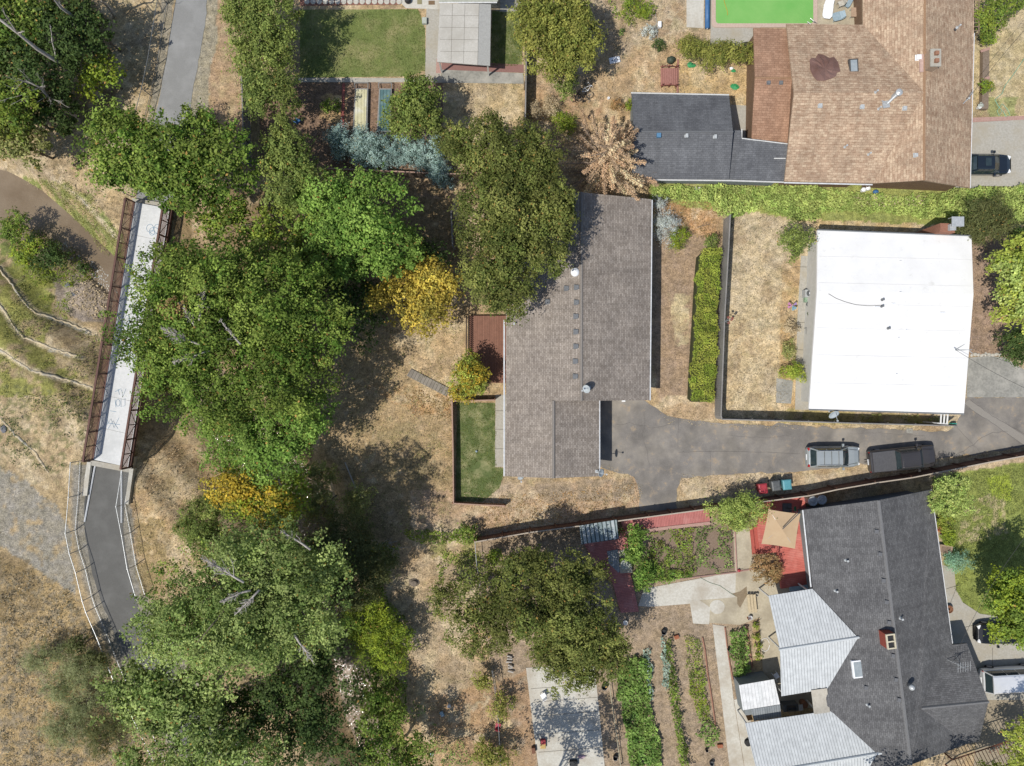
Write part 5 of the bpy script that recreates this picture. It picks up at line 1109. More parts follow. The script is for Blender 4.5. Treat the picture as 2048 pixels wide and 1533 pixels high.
tree('cedar_tree', 'tall olive green conifer at the top edge left of the square lawn', 'tree',
     [(535, 50, 4.6, 56, 60, 2.6), (522, 115, 4.0, 44, 44, 2.0), (500, 40, 4.0, 38, 55, 2.0), (560, 100, 3.8, 28, 42, 1.6)], 'cedar', base=(550, 80), leaf=.17, lai=4.2, cr=.5, nl=20, stretch=1.3, trunk=.25)
tree('cedar_tree', 'tall olive green conifer with drooping sprays left of the planting beds', 'tree',
     [(548, 205, 5.4, 42, 46, 2.4), (575, 185, 4.6, 26, 26, 1.6), (525, 180, 4.6, 26, 36, 1.6)], 'cedar', base=(570, 205), leaf=.17, lai=4.0, cr=.5, nl=18, stretch=1.3, trunk=.22)
tree('round_tree', 'grey-green round tree between the spruces and the bright maple', 'tree',
     [(590, 350, 6.0, 66, 66, 2.5), (580, 300, 5.4, 48, 40, 2.0), (610, 400, 5.0, 45, 42, 1.8)], 'cedar', base=(610, 365), leaf=.2, lai=3.6, cr=.6, nl=18, stretch=.5)
tree('maple_tree', 'bright fresh green maple in the middle of the wooded yard', 'tree',
     [(740, 430, 7.2, 92, 62, 2.4), (700, 470, 6.2, 75, 75, 2.2), (760, 500, 5.6, 78, 52, 2.0), (660, 420, 6.0, 58, 55, 2.0), (720, 535, 4.8, 40, 28, 1.5)], 'maple', base=(750, 480), leaf=.22, lai=3.6, cr=.7, nl=22, stretch=.8)
tree('thin_tree', 'thin yellow-green tree with soil showing between its branches, behind the giant tree', 'tree',
     [(480, 455, 5.6, 66, 40, 1.8), (545, 500, 5.0, 62, 42, 1.8), (440, 420, 5.2, 45, 35, 1.5), (580, 440, 4.6, 55, 50, 1.6), (600, 540, 4.2, 55, 40, 1.5)], 'mixed', base=(560, 480), leaf=.25, lai=1.6, cr=.6, nl=24, stretch=.9, gap=.4)
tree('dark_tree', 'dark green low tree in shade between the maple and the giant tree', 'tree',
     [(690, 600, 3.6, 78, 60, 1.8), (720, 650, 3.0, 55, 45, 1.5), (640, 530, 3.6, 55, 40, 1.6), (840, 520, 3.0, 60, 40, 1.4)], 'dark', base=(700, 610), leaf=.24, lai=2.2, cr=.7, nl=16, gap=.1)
tree('golden_tree', 'golden yellow tree at the left foot of the oak', 'tree',
     [(850, 610, 4.4, 66, 56, 1.8), (880, 570, 4.6, 46, 40, 1.5), (800, 600, 3.8, 44, 44, 1.5), (840, 545, 3.4, 52, 28, 1.2)], 'yellow', base=(850, 600), leaf=.21, lai=3.2, cr=.5, nl=18, stretch=.6)
tree('small_tree', 'small yellow-green tree at the lower corner of the brown deck', 'tree',
     [(937, 752, 2.6, 40, 38, 1.3), (925, 785, 2.2, 26, 20, .9)], 'gold', base=(938, 758), leaf=.17, lai=3.6, cr=.35, nl=14, part2=[('lime', [(937, 755, 2.5, 42, 40, 1.3)], 'green_foliage')])
tree('light_tree', 'light green bushy tree just below the giant tree', 'tree',
     [(572, 865, 6.6, 88, 78, 2.2), (530, 905, 5.6, 66, 50, 1.8), (490, 860, 6.0, 62, 62, 1.8), (620, 830, 6.0, 45, 48, 1.6), (445, 830, 5.4, 50, 50, 1.6), (460, 910, 3.4, 42, 36, 1.4)], 'maple', base=(600, 845), leaf=.2, lai=3.3, cr=.6, nl=18)
tree('yellowing_tree', 'tree turning golden yellow above the big lower-left tree', 'tree',
     [(500, 985, 5.4, 80, 40, 1.6), (560, 1020, 5.0, 56, 44, 1.5), (450, 975, 4.8, 42, 28, 1.2)], 'gold', base=(530, 990), leaf=.22, lai=2.6, cr=.5, nl=18, stretch=.7, part2=[('crop2', [(530, 1000, 4.9, 92, 48, 1.4), (590, 980, 3.6, 34, 36, 1.2)], 'green_foliage')])
tree('feathery_bush', 'fuzzy green bush beside the dry trail, left of the yellowing tree', 'shrub',
     [(405, 1040, 2.6, 40, 55, 1.5), (430, 1090, 2.6, 44, 40, 1.4), (440, 1010, 2.4, 34, 34, 1.2)], 'cedar', leaf=.17, lai=3.8, cr=.5, aspect=.35, nl=10)
tree('big_walnut_tree', 'big light green tree with red-tipped bare twigs in the lower left woods', 'tree',
     [(500, 1140, 11.5, 110, 80, 3.2), (400, 1230, 11.0, 105, 75, 3.0), (570, 1110, 11.0, 90, 70, 3.0), (600, 1220, 10.5, 95, 75, 2.8), (480, 1250, 11.5, 100, 65, 2.8), (330, 1260, 10, 60, 50, 2.2), (640, 1170, 9.5, 60, 60, 2.2), (540, 1290, 10, 60, 40, 2.2)], 'pale', base=(620, 1100), leaf=.19, lai=2.3, gap=.35, cr=.7, nl=34, trunk=.45, stretch=.9, part2=[('cotton', [(480, 1190, 7.5, 160, 105, 2.6), (600, 1190, 6.5, 105, 95, 2.4), (400, 1240, 7.5, 100, 70, 2.2), (540, 1100, 6.5, 90, 60, 2.0)], 'inner_foliage')],
     bare=[(490, 1165, 14.2, 400, 1115, 14.6, 14), (520, 1180, 14, 470, 1230, 14.4, 12), (500, 1180, 14, 440, 1205, 14.6, 10), (590, 1270, 12.5, 630, 1330, 12.4, 8), (620, 1100, 13.2, 560, 1060, 13.6, 7)])
tree('pale_tree', 'pale grey-green tree hanging over the end of the lower bike path', 'tree',
     [(300, 1395, 8.0, 90, 48, 2.2), (390, 1370, 8.2, 80, 60, 2.2), (260, 1370, 7.6, 55, 40, 1.8), (350, 1430, 7.4, 90, 45, 2.0)], 'pale', base=(430, 1370), leaf=.25, lai=3.0, cr=.7, nl=22, stretch=.9, trunk=.3)
tree('edge_tree', 'green tree on the bottom edge of the woods, nearest the corner field', 'tree',
     [(430, 1490, 8.0, 90, 55, 2.4), (520, 1500, 7.6, 70, 50, 2.2), (380, 1540, 7.0, 90, 40, 2.0), (300, 1520, 5, 60, 30, 1.5)], 'pale', base=(490, 1460), leaf=.24, lai=3.0, cr=.75, nl=20, trunk=.3)
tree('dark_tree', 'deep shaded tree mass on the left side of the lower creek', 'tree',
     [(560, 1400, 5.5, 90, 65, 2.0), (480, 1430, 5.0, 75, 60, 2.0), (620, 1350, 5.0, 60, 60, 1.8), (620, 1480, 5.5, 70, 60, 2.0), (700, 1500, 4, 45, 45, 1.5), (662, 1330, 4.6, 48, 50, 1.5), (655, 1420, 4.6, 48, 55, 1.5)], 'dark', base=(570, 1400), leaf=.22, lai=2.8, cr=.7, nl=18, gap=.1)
tree('dark_tree', 'dark green tree on the right bank of the lower creek at the bottom edge', 'tree',
     [(790, 1500, 4.0, 62, 55, 1.8), (760, 1440, 3.4, 45, 45, 1.5), (830, 1540, 4, 50, 40, 1.5)], 'cotton', base=(800, 1490), leaf=.2, lai=3, cr=.5, nl=16)
tree('willow_shrub', 'bright yellow-green willow shrub on the right bank of the lower creek', 'shrub',
     [(755, 1275, 2.6, 50, 45, 1.4), (790, 1320, 2.4, 30, 35, 1.1), (735, 1230, 2.2, 38, 34, 1.1), (805, 1265, 2.0, 22, 18, .9)], 'crop2', leaf=.2, lai=3.4, cr=.45, aspect=.35, nl=14, stretch=1.1, ground=-.6)
tree('willow_shrub', 'dull olive fuzzy willow shrub right of the big lower-left tree', 'shrub',
     [(690, 1080, 3.2, 58, 48, 1.5), (740, 1120, 2.6, 45, 42, 1.3), (660, 1130, 3, 50, 45, 1.4), (700, 1170, 2.6, 58, 40, 1.3)], 'juniper', leaf=.18, lai=3.6, cr=.5, aspect=.35, nl=14, stretch=1.0)
tree('willow_shrub', 'dry olive shrub on the slope between the light green tree and the creek', 'shrub',
     [(660, 1000, 1.8, 36, 40, 1.2), (640, 950, 1.6, 30, 26, 1.0), (610, 955, 1.8, 34, 34, 1.0), (625, 1010, 1.8, 30, 34, 1.0), (715, 1000, 1.6, 40, 30, 1.0)], 'weed', leaf=.18, lai=2.4, cr=.45, aspect=.35, nl=10, gap=.2)  # lobes nearest the creek added to shade its water
tree('willow_shrub', 'green leafy shrub at the bottom of the creek bank beside the dry plot', 'shrub',
     [(745, 1370, 2.0, 40, 55, 1.4), (770, 1410, 2.0, 30, 35, 1.2)], 'cotton', leaf=.2, lai=2.8, cr=.45, nl=10, ground=-.8)
tree('round_tree', 'dense rounded olive green tree at the top centre of the photo', 'tree',
     [(1112, 78, 4.4, 84, 82, 2.4), (1080, 50, 4.2, 56, 58, 2.0), (1145, 110, 4.2, 50, 50, 1.9), (1140, 40, 4.2, 52, 50, 1.9)], 'olive', base=(1112, 85), leaf=.19, lai=4.6, cr=.48, nl=18)
tree('scrubby_tree', 'small dusty tree at the foot of the dense round tree beside the bicycles', 'tree',
     [(1132, 172, 2.4, 26, 26, 1.1)], 'cedar', base=(1130, 170), leaf=.15, lai=3.0, cr=.35, nl=10)
tree('round_tree', 'medium olive green tree over the right hand raised bed', 'tree',
     [(830, 215, 3.8, 56, 50, 1.8), (800, 245, 3.4, 36, 30, 1.4), (860, 240, 3.4, 34, 32, 1.3), (835, 175, 3.4, 30, 22, 1.2)], 'cedar', base=(832, 222), leaf=.19, lai=3.4, cr=.42, nl=16, part2=[('cotton', [(825, 215, 3.4, 56, 52, 1.7)], 'inner_foliage')])
conifer('dead_conifer', 'dead brown conifer with radiating needleless branches beside the slate roofed building', (1197, 352, 0), 7.6, 5.6, 'dead', .14, 96, lean=(0, 0), droop=.15, bareside=math.pi * .93, dens=1.0, bark=mat('dead_bark', A('#B5A08C'), A('#7d6a5a'), 8), cat='dead tree')
for (x, y, r, h, lb) in ((678, 285, 1.45, 2.9, 'blue-grey spruce at the left end of the spruce row'), (735, 292, 1.75, 3.3, 'blue-grey spruce second from the left end of the spruce row'), (768, 312, 1.3, 2.6, 'small blue-grey spruce in the middle of the spruce row, nearest the fence'), (812, 306, 1.5, 2.9, 'blue-grey spruce second from the right end of the spruce row'), (856, 308, 1.6, 3.0, 'blue-grey spruce at the right end of the spruce row'), (878, 345, 1.3, 2.4, 'pale blue-grey spruce set forward by the fence under the oak edge')):
    tree('blue_spruce', lb, 'spruce', [(x, y, h * .5, r / K * .84, r / K * .88, h * .5), (x + 8, y + 12, h * .3, r / K * .55, r / K * .6, h * .25)], 'spruce', base=(x, y), leaf=.13, lai=3.4, cr=.26, nl=8, stretch=1.2, aspect=.4, gap=.3, group='blue spruces in front of the fence')
tree('hedge_tree', 'dark windswept juniper at the right edge of the ivy bank', 'tree',
     [(1962, 448, 2.6, 46, 32, 1.5), (1985, 430, 2.4, 26, 24, 1.2), (1935, 462, 2.0, 24, 20, 1.0)], 'juniper', base=(1960, 452), leaf=.15, lai=4.8, cr=.35, nl=10, stretch=1.4, aspect=.4)
tree('yellow_green_tree', 'bright yellow-green tree at the right edge beside the white roofed house', 'tree',
     [(2035, 570, 4.8, 52, 70, 2.2), (2020, 520, 4.2, 42, 38, 1.8), (2060, 620, 4.4, 50, 50, 1.8), (2010, 620, 3.6, 22, 28, 1.2)], 'lime', base=(2040, 580), leaf=.22, lai=3.6, cr=.45, nl=16, part2=[('ivy', [(2035, 570, 4.9, 50, 66, 2.1)], 'yellow_foliage')])
tree('dark_shrub', 'dark blue-green shrub at the right edge below the yellow-green tree', 'shrub',
     [(2030, 690, 1.8, 28, 32, 1.1), (2050, 700, 1.6, 26, 28, 1)], 'dark', leaf=.14, lai=4.8, cr=.35, nl=8)
tree('dark_shrub', 'dark bush behind the yellow-green tree at the right edge', 'shrub', [(2040, 478, 1.8, 26, 30, 1.2)], 'dark', leaf=.15, lai=4, cr=.35, nl=8)
tree('small_tree', 'small airy tree at the upper left corner of the white roofed house', 'tree',
     [(1590, 478, 3.0, 34, 32, 1.2), (1585, 505, 2.4, 18, 18, .8)], 'cedar', base=(1594, 480), leaf=.15, lai=2.6, cr=.35, nl=14, gap=.2)
tree('round_shrub', 'small round brown-green shrub at the lower left of the white roofed house', 'shrub', [(1587, 740, .9, 20, 20, .8)], 'hedge', leaf=.12, lai=4.5, cr=.28, nl=6, group='shrubs along the white house')
tree('round_shrub', 'dry brown shrub beside the patio of the white roofed house', 'shrub', [(1581, 655, .8, 13, 12, .6)], 'straw', leaf=.12, lai=3.5, cr=.25, nl=6, group='shrubs along the white house')
tree('round_shrub', 'small green and yellow plant on the strip just above the round brown-green shrub', 'shrub', [(1578, 700, .5, 12, 24, .4)], 'weed', leaf=.12, lai=3, cr=.22, nl=6, group='shrubs along the white house')
tree('yellow_green_tree', 'fine leaved yellow-green tree touching the top right corner of the dark roof', 'tree',
     [(1898, 975, 3.4, 32, 30, 1.3), (1885, 1005, 3.0, 26, 26, 1.1), (1912, 1000, 2.8, 24, 28, 1.1)], 'ivy', base=(1896, 990), leaf=.14, lai=4, cr=.32, nl=12)
tree('round_shrub', 'low green bush below the fine leaved yellow-green tree', 'shrub', [(1888, 1040, .9, 18, 18, .8)], 'lime', leaf=.12, lai=4, cr=.25, nl=6)
tree('round_shrub', 'clipped round green bush beside the front lawn', 'shrub', [(1893, 1073, .9, 16, 15, .8)], 'crop2', leaf=.1, lai=6, cr=.22, nl=6, stretch=.2)
tree('spiky_plant', 'pale blue-green spiky plant at the end of the brick planter', 'plant', [(1912, 1122, .7, 19, 17, .65)], 'aqua', leaf=.16, lai=5, cr=.3, nl=4, stretch=1.6, aspect=.2)
tree('street_tree', 'big dark green tree over the parked black car at the right edge', 'tree',
     [(2010, 1220, 5.4, 46, 64, 2.2), (2040, 1180, 5.6, 60, 60, 2.4), (2050, 1240, 5.2, 50, 50, 2.0), (1995, 1180, 4.6, 26, 34, 1.4)], 'crop2', base=(2050, 1190), leaf=.2, lai=4.0, cr=.5, nl=16, part2=[('cotton', [(2020, 1215, 5.2, 56, 64, 2.1)], 'inner_foliage')])
tree('corner_tree', 'yellow-green tree in the bottom right corner of the photo', 'tree', [(2040, 1450, 4.2, 34, 44, 1.8), (2060, 1520, 4, 60, 30, 1.6), (1990, 1545, 3.2, 60, 22, 1.3)], 'lime', base=(2060, 1470), leaf=.18, lai=3.4, cr=.45, nl=14)
tree('corner_tree', 'tall tree below the bottom edge shading the end of the dark roof', 'tree', [(1800, 1680, 8.5, 80, 60, 2.6), (1880, 1670, 8.5, 70, 60, 2.4), (1940, 1640, 8.0, 60, 50, 2.2)], 'cotton', base=(1850, 1670), leaf=.25, lai=2.2, cr=.7, nl=14, gap=.25)
tree('corner_tree', 'tree below the bottom edge casting dappled shade on the concrete slab', 'tree', [(1060, 1640, 7.5, 70, 60, 2.4), (1130, 1620, 7.5, 60, 60, 2.2), (1010, 1600, 7, 45, 50, 2.0)], 'oak', base=(1070, 1640), leaf=.22, lai=1.9, cr=.6, nl=12, gap=.35)
tree('vine_arbour', 'yellow-green vine thicket growing over the end of the red boardwalk', 'vine',
     [(1448, 1022, 2.0, 38, 24, .7), (1497, 1022, 2.0, 32, 28, .7), (1475, 1042, 1.6, 32, 16, .6)], 'weed2', leaf=.17, lai=4.2, cr=.4, nl=12, aspect=.4, stretch=1.0)
tree('vine_thicket', 'olive green vine thicket left half of the row below the pool deck', 'vine', [(1385, 102, 1.4, 30, 22, .9), (1415, 108, 1.3, 26, 20, .8), (1372, 92, 1.2, 18, 12, .7)], 'olive', leaf=.17, lai=3.6, cr=.4, nl=10, aspect=.35, stretch=1.2)
tree('vine_thicket', 'olive green vine thicket right half of the row below the pool deck', 'vine', [(1455, 108, 1.4, 28, 20, .9), (1490, 110, 1.3, 24, 20, .8), (1440, 100, 1.2, 18, 14, .7)], 'olive', leaf=.17, lai=3.6, cr=.4, nl=10, aspect=.35, stretch=1.2)
for x, y, r, pal, lb in ((1300, 62, 12, 'silver', 'spiky grey-green agave in the dry yard'), (1316, 92, 11, 'dark', 'small dark green plant beside the agave'), (1233, 210, 13, 'rust', 'rust red round bush at the corner of the slate roofed building'), (1258, 210, 9, 'crop2', 'small green bush touching the slate roofed building'), (1270, 20, 24, 'crop2', 'leafy green weed clump at the top of the dry yard'), (1244, 64, 5, 'crop', 'tiny green tuft in the dry yard'), (1104, 215, 18, 'straw', 'dry brown bush beside the narrow path'), (1130, 250, 22, 'crop2', 'bright green bush in the shade left of the dead conifer'), (1072, 222, 16, 'straw', 'dry twiggy bush by the board fence at the top')):
    tree('yard_bush', lb, 'shrub', [(x, y, r * K * .6, r, r, r * K * .6)], pal, leaf=.13, lai=3.2, cr=.28, nl=6, stretch=1.0, aspect=.4)
tree('silver_shrub', 'silvery leafless shrub beside the wall of the grey roofed house', 'shrub', [(1330, 450, 1.0, 22, 26, .9), (1318, 408, .9, 12, 14, .7)], 'silver', leaf=.16, lai=2.4, cr=.3, nl=20, aspect=.16, stretch=1.8, bark=PALEBARK)
tree('yard_bush', 'bright green bush at the foot of the silvery shrub', 'shrub', [(1356, 472, .7, 16, 18, .6)], 'crop2', leaf=.13, lai=4, cr=.3, nl=6, aspect=.3, stretch=1.2)
tree('yard_bush', 'dark green shrub just above the end of the clipped hedge', 'shrub', [(1422, 484, .8, 15, 13, .6)], 'cedar', leaf=.12, lai=3.6, cr=.3, nl=6)
tree('yard_bush', 'orange-brown drying bush at the foot of the bright red deck', 'shrub', [(1535, 1138, 1.1, 26, 26, .9), (1545, 1150, .9, 20, 14, .7)], 'rust', leaf=.13, lai=3.6, cr=.32, nl=8, stretch=.8)
tree('yard_bush', 'green fruit sapling in a pale soil ring of the planting bed', 'shrub', [(664, 214, 1.1, 24, 14, .7)], 'cotton', leaf=.15, lai=2.6, cr=.3, nl=10, gap=.2)
tree('yard_bush', 'green bush beside the corner post of the long fence', 'shrub', [(930, 1068, 1.0, 26, 16, .8)], 'cotton', leaf=.15, lai=3, cr=.35, nl=8)
tree('yard_bush', 'green bush under the sparse oak just inside the corner post', 'shrub', [(988, 1115, .8, 18, 16, .6)], 'crop2', leaf=.14, lai=3, cr=.3, nl=8)
tree('yard_bush', 'low olive bush left of the trellis frame', 'shrub', [(968, 1360, 1.2, 22, 18, .8), (1000, 1410, 1.2, 22, 26, .8)], 'olive', leaf=.15, lai=2.6, cr=.35, nl=10)
tree('yard_bush', 'olive bush at the bottom edge left of the concrete slab', 'shrub', [(985, 1510, 1.4, 48, 28, 1.0)], 'olive', leaf=.15, lai=2.6, cr=.35, nl=10)
tree('grape_vine', 'green climbing vine along the left edge of the flower garden', 'vine', [(1275, 1100, 1.2, 22, 40, .9), (1285, 1150, 1.0, 20, 34, .8), (1268, 1068, 1.3, 24, 16, .8)], 'maple', leaf=.17, lai=3.6, cr=.35, nl=8)
tree('corner_shrub', 'feathery shrubs and dry grass tree at the top right corner', 'shrub', [(1985, 30, 2.2, 32, 40, 1.3), (1970, 65, 1.6, 20, 16, .8), (2030, 5, 2, 34, 26, 1.2)], 'mixed', leaf=.16, lai=2.8, cr=.4, nl=12)
# wood in the top left corner: tall bare trunks leaning out of the picture over a low canopy
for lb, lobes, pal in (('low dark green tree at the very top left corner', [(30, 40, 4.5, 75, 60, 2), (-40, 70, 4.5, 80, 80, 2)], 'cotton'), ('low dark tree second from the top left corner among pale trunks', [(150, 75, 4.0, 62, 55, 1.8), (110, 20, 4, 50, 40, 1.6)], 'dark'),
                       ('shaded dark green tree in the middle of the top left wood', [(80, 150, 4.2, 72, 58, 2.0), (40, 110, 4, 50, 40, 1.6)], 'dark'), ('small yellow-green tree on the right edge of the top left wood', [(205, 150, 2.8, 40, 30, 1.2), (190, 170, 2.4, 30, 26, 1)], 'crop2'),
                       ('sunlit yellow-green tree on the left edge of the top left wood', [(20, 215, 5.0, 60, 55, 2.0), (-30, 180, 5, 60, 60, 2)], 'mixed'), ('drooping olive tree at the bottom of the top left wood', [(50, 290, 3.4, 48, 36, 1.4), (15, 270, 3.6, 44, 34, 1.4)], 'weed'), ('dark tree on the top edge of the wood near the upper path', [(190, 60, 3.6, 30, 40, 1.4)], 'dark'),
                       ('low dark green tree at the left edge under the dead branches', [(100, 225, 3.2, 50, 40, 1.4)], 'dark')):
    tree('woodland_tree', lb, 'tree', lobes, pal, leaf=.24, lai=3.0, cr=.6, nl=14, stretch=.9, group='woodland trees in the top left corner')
def leaning(name, label, base, tip, r, n, bark=PALEBARK, crown_=None):
    b = W(*base); t = thing(name, label, 'tree', b); mb = MB(); e = W(*tip)
    pts = [b.lerp(e, i / 6) + Vector((random.uniform(-.2, .2), random.uniform(-.2, .2), 0)) for i in range(7)]
    mb.tube(pts, [r * (1 - .11 * i) for i in range(7)], 8)
    for _ in range(n):
        s = random.choice(pts[2:]); mb2 = s + Vector((random.uniform(-2.2, 2.2), random.uniform(-2.2, 2.2), random.uniform(.5, 3))); twigs(mb, s, mb2, 5, r * .25)
    obj('trunk', mb, bark, t, smooth=True)
    if crown_: crown('crown', [(W(*c[:3]), (c[3], c[4], c[5])) for c in crown_], 'cotton', .24, 2.6, .6, parent=t)
leaning('bare_trunk_tree', 'tall pale trunk leaning to the left edge over the dark wood', (205, 195, 0), (-5, 38, 10), .24, 7)
leaning('bare_trunk_tree', 'pale trunk crossing the top edge beside the low dark trees', (195, 75, 0), (85, -20, 9), .20, 6)
leaning('bare_trunk_tree', 'short pale trunk at the top edge near the upper bike path', (228, 32, 0), (185, -25, 5), .15, 2)
leaning('bare_trunk_tree', 'dead grey branching snag at the lower edge of the top left wood', (165, 245, 0), (55, 165, 7), .13, 16)
leaning('bare_trunk_tree', 'thin dead grey branches reaching left over the dry bank', (140, 232, 0), (20, 210, 5), .10, 6)
# loose feathery shrubs of the corner field
for x, y, r, lb in ((90, 1310, 34, 'feathery grey-green shrub farthest left in the corner field'), (175, 1330, 40, 'feathery grey-green shrub beside the lower fence'), (120, 1370, 32, 'feathery grey-green shrub in the middle of the corner field group'), (175, 1400, 34, 'feathery grey-green shrub touching the pale tree'), (135, 1450, 40, 'feathery grey-green shrub near the bottom left corner'), (215, 1470, 42, 'darker bush at the bottom between the feathery shrubs and the path')):
    tree('feathery_shrub', lb, 'shrub', [(x, y, 1.3, r, r * .85, 1.1), (x - r * .5, y + r * .4, 1.0, r * .6, r * .5, .8)], 'feather' if 'darker' not in lb else 'juniper', leaf=.2, lai=2.0, cr=.4, nl=14, aspect=.14, stretch=1.6, group='feathery shrubs of the corner field', gap=.1)
tree('dark_bush', 'dark bush beside the lower fence casting shade on the path', 'shrub', [(160, 1290, 1.6, 26, 20, 1.0), (195, 1320, 1.6, 22, 20, 1)], 'juniper', leaf=.18, lai=3, cr=.4, nl=8)
for x, y, r, lb, z, pl_ in ((92, 505, 38, 'dense dark green bush on the creek bank above the gravel bar', -2.0, 'dark'), (30, 455, 34, 'green bush on the near creek bank at the left edge', -2.0, 'cotton'), (168, 540, 13, 'small dark green bush at the waterline of the gravel bar', -2.8, 'dark'), (60, 500, 30, 'green bush between the two larger creek bank bushes', -1.8, 'crop2')):
    tree('bank_bush', lb, 'shrub', [(x, y, z + r * K * .45, r, r * .9, r * K * .5)], pl_, leaf=.17, lai=3.2, cr=.4, nl=8, ground=z)
# clipped hedge
hp = [(1410, 499), (1426, 496), (1442, 500), (1443, 520), (1438, 600), (1433, 700), (1429, 800), (1424, 806), (1385, 806), (1377, 800), (1380, 740), (1387, 640), (1392, 560), (1397, 510)]
t = thing('clipped_hedge', 'long clipped green hedge with orange tips beside the weathered fence', 'hedge', W(1410, 650))
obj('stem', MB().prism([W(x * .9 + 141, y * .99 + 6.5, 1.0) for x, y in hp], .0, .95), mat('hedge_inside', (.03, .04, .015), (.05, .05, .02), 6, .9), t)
cover('foliage', hp, .62, 'hedge', 430, .10, parent=t, z0=.8, ns=.9, lean=.45)
cover('side_foliage', hp, .5, 'hedge', 60, .15, parent=t, z0=0, lean=1.2)
# vegetable beds
def bed(name, label, poly, h, pal, dens=150, leaf=.2, cat='vegetable bed', **kw):
    t = thing(name, label, cat, W(*avg(poly)))
    cover('foliage', poly, h, pal, dens, leaf, parent=t, **kw); return t
bed('squash_bed', 'broad bed of dense bright green squash leaves', [(1250, 1320), (1285, 1308), (1300, 1330), (1302, 1420), (1320, 1480), (1322, 1540), (1262, 1540), (1245, 1450), (1232, 1370), (1232, 1335)], .7, 'crop', 150, .24, ns=.9)
bed('cabbage_row', 'row of blue-green cabbages along the squash bed', [(1287, 1295), (1300, 1292), (1306, 1400), (1298, 1410), (1290, 1330)], .5, 'cabbage', 110, .24, ns=1.5)
bed('cabbage_row', 'second row of blue-green cabbages across the bare path', [(1317, 1275), (1334, 1276), (1338, 1320), (1342, 1380), (1332, 1378), (1322, 1330)], .5, 'cabbage', 100, .24, ns=1.5)
bed('crop_row', 'long tall dark green crop row casting shade to its right', [(1332, 1275), (1345, 1275), (1348, 1330), (1360, 1400), (1372, 1500), (1385, 1540), (1358, 1540), (1348, 1440), (1340, 1370), (1336, 1320)], 1.1, 'cotton', 170, .18, ns=.9)
bed('pepper_row', 'row of yellow-green pepper plants beside the brick edging', [(1376, 1338), (1408, 1338), (1415, 1400), (1420, 1440), (1396, 1440), (1382, 1390)], .6, 'crop2', 170, .15, ns=1.1)
bed('herb_row', 'upper patch of yellow-green herbs beside the brick edging', [(1370, 1272), (1400, 1272), (1406, 1338), (1374, 1338)], .4, 'crop2', 120, .13, ns=1.1, thr=.3)
bed('potato_patch', 'leafy green patch at the lower end of the pepper row', [(1395, 1440), (1420, 1440), (1440, 1460), (1435, 1490), (1410, 1495), (1392, 1470)], .6, 'crop', 120, .18, ns=1.1, thr=.36)
bed('bean_bed', 'small bed of bright green leafy plants between concrete paths', [(1459, 1262), (1492, 1255), (1500, 1300), (1498, 1340), (1470, 1355), (1462, 1310)], .7, 'crop', 160, .19, ns=1.1)
for q_, (x, y) in zip(('topmost', 'second from top', 'third from top', 'lowest'), ((1511, 1252), (1513, 1272), (1514, 1292), (1515, 1312))):
    tree('seedling_plant', 'small green plant, ' + q_ + ' of four in the strip beside the patio covers', 'plant', [(x, y, .3, 7, 7, .25)], 'crop2', leaf=.12, lai=3, cr=.2, nl=4, group='small plants in the narrow strip')
bed('flower_bed', 'flower bed with green clumps and purple-brown seed heads left part', [(1300, 1068), (1385, 1055), (1395, 1150), (1300, 1162)], .6, 'mixed', 140, .15, ns=1.2, thr=.36, cat='flower bed')
bed('flower_bed', 'flower bed with sparse green clumps right part', [(1390, 1056), (1462, 1052), (1468, 1140), (1395, 1150)], .6, 'crop', 90, .15, ns=1.2, thr=.42, cat='flower bed')
bed('ground_flowers', 'bright green leafy border along the lower edge of the flower garden', [(1272, 1115), (1310, 1130), (1390, 1142), (1385, 1158), (1290, 1168)], .5, 'maple', 140, .17, ns=1.0, cat='flower bed')
# ------------------------------------------------------------ vehicles
RUB = mat('tyre_rubber', (.02, .02, .02), (.03, .03, .03), 20, .85); RIM = mat('alloy_rim', (.5, .5, .52), (.35, .35, .37), 10, .35, .8)
CG = mat('car_glass', (.018, .03, .034), (.03, .045, .05), 3, .04, spec=.9, bmp=0); LAMPW = mat('lamp_lens', (.75, .76, .76), None, 8, .1, bmp=0); LAMPR = mat('tail_lens', (.35, .02, .02), None, 8, .15, bmp=0)
def paint(name, c): return mat('car_paint_' + name, c, tuple(x * .92 for x in c), 1.5, .3, .35, bmp=0, coat=.9)
def ring(x, w, z0, zs, zt): return [(x, y, z) for y, z in ((-.85 * w, z0), (-w, z0 + .2), (-w, zs - .14), (-.92 * w, zs - .02), (-.55 * w, zt), (0, zt + .015), (.55 * w, zt), (.92 * w, zs - .02), (w, zs - .14), (w, z0 + .2), (.85 * w, z0))]
def cabring(x, wb, zb, wt, zt): return [(x, y, z) for y, z in ((-wb, zb), (-(wb + wt) / 2 - .03, (zb + zt) / 2), (-wt, zt - .07), (-wt * .86, zt - .01), (0, zt + .02), (wt * .86, zt - .01), (wt, zt - .07), ((wb + wt) / 2 + .03, (zb + zt) / 2), (wb, zb))]
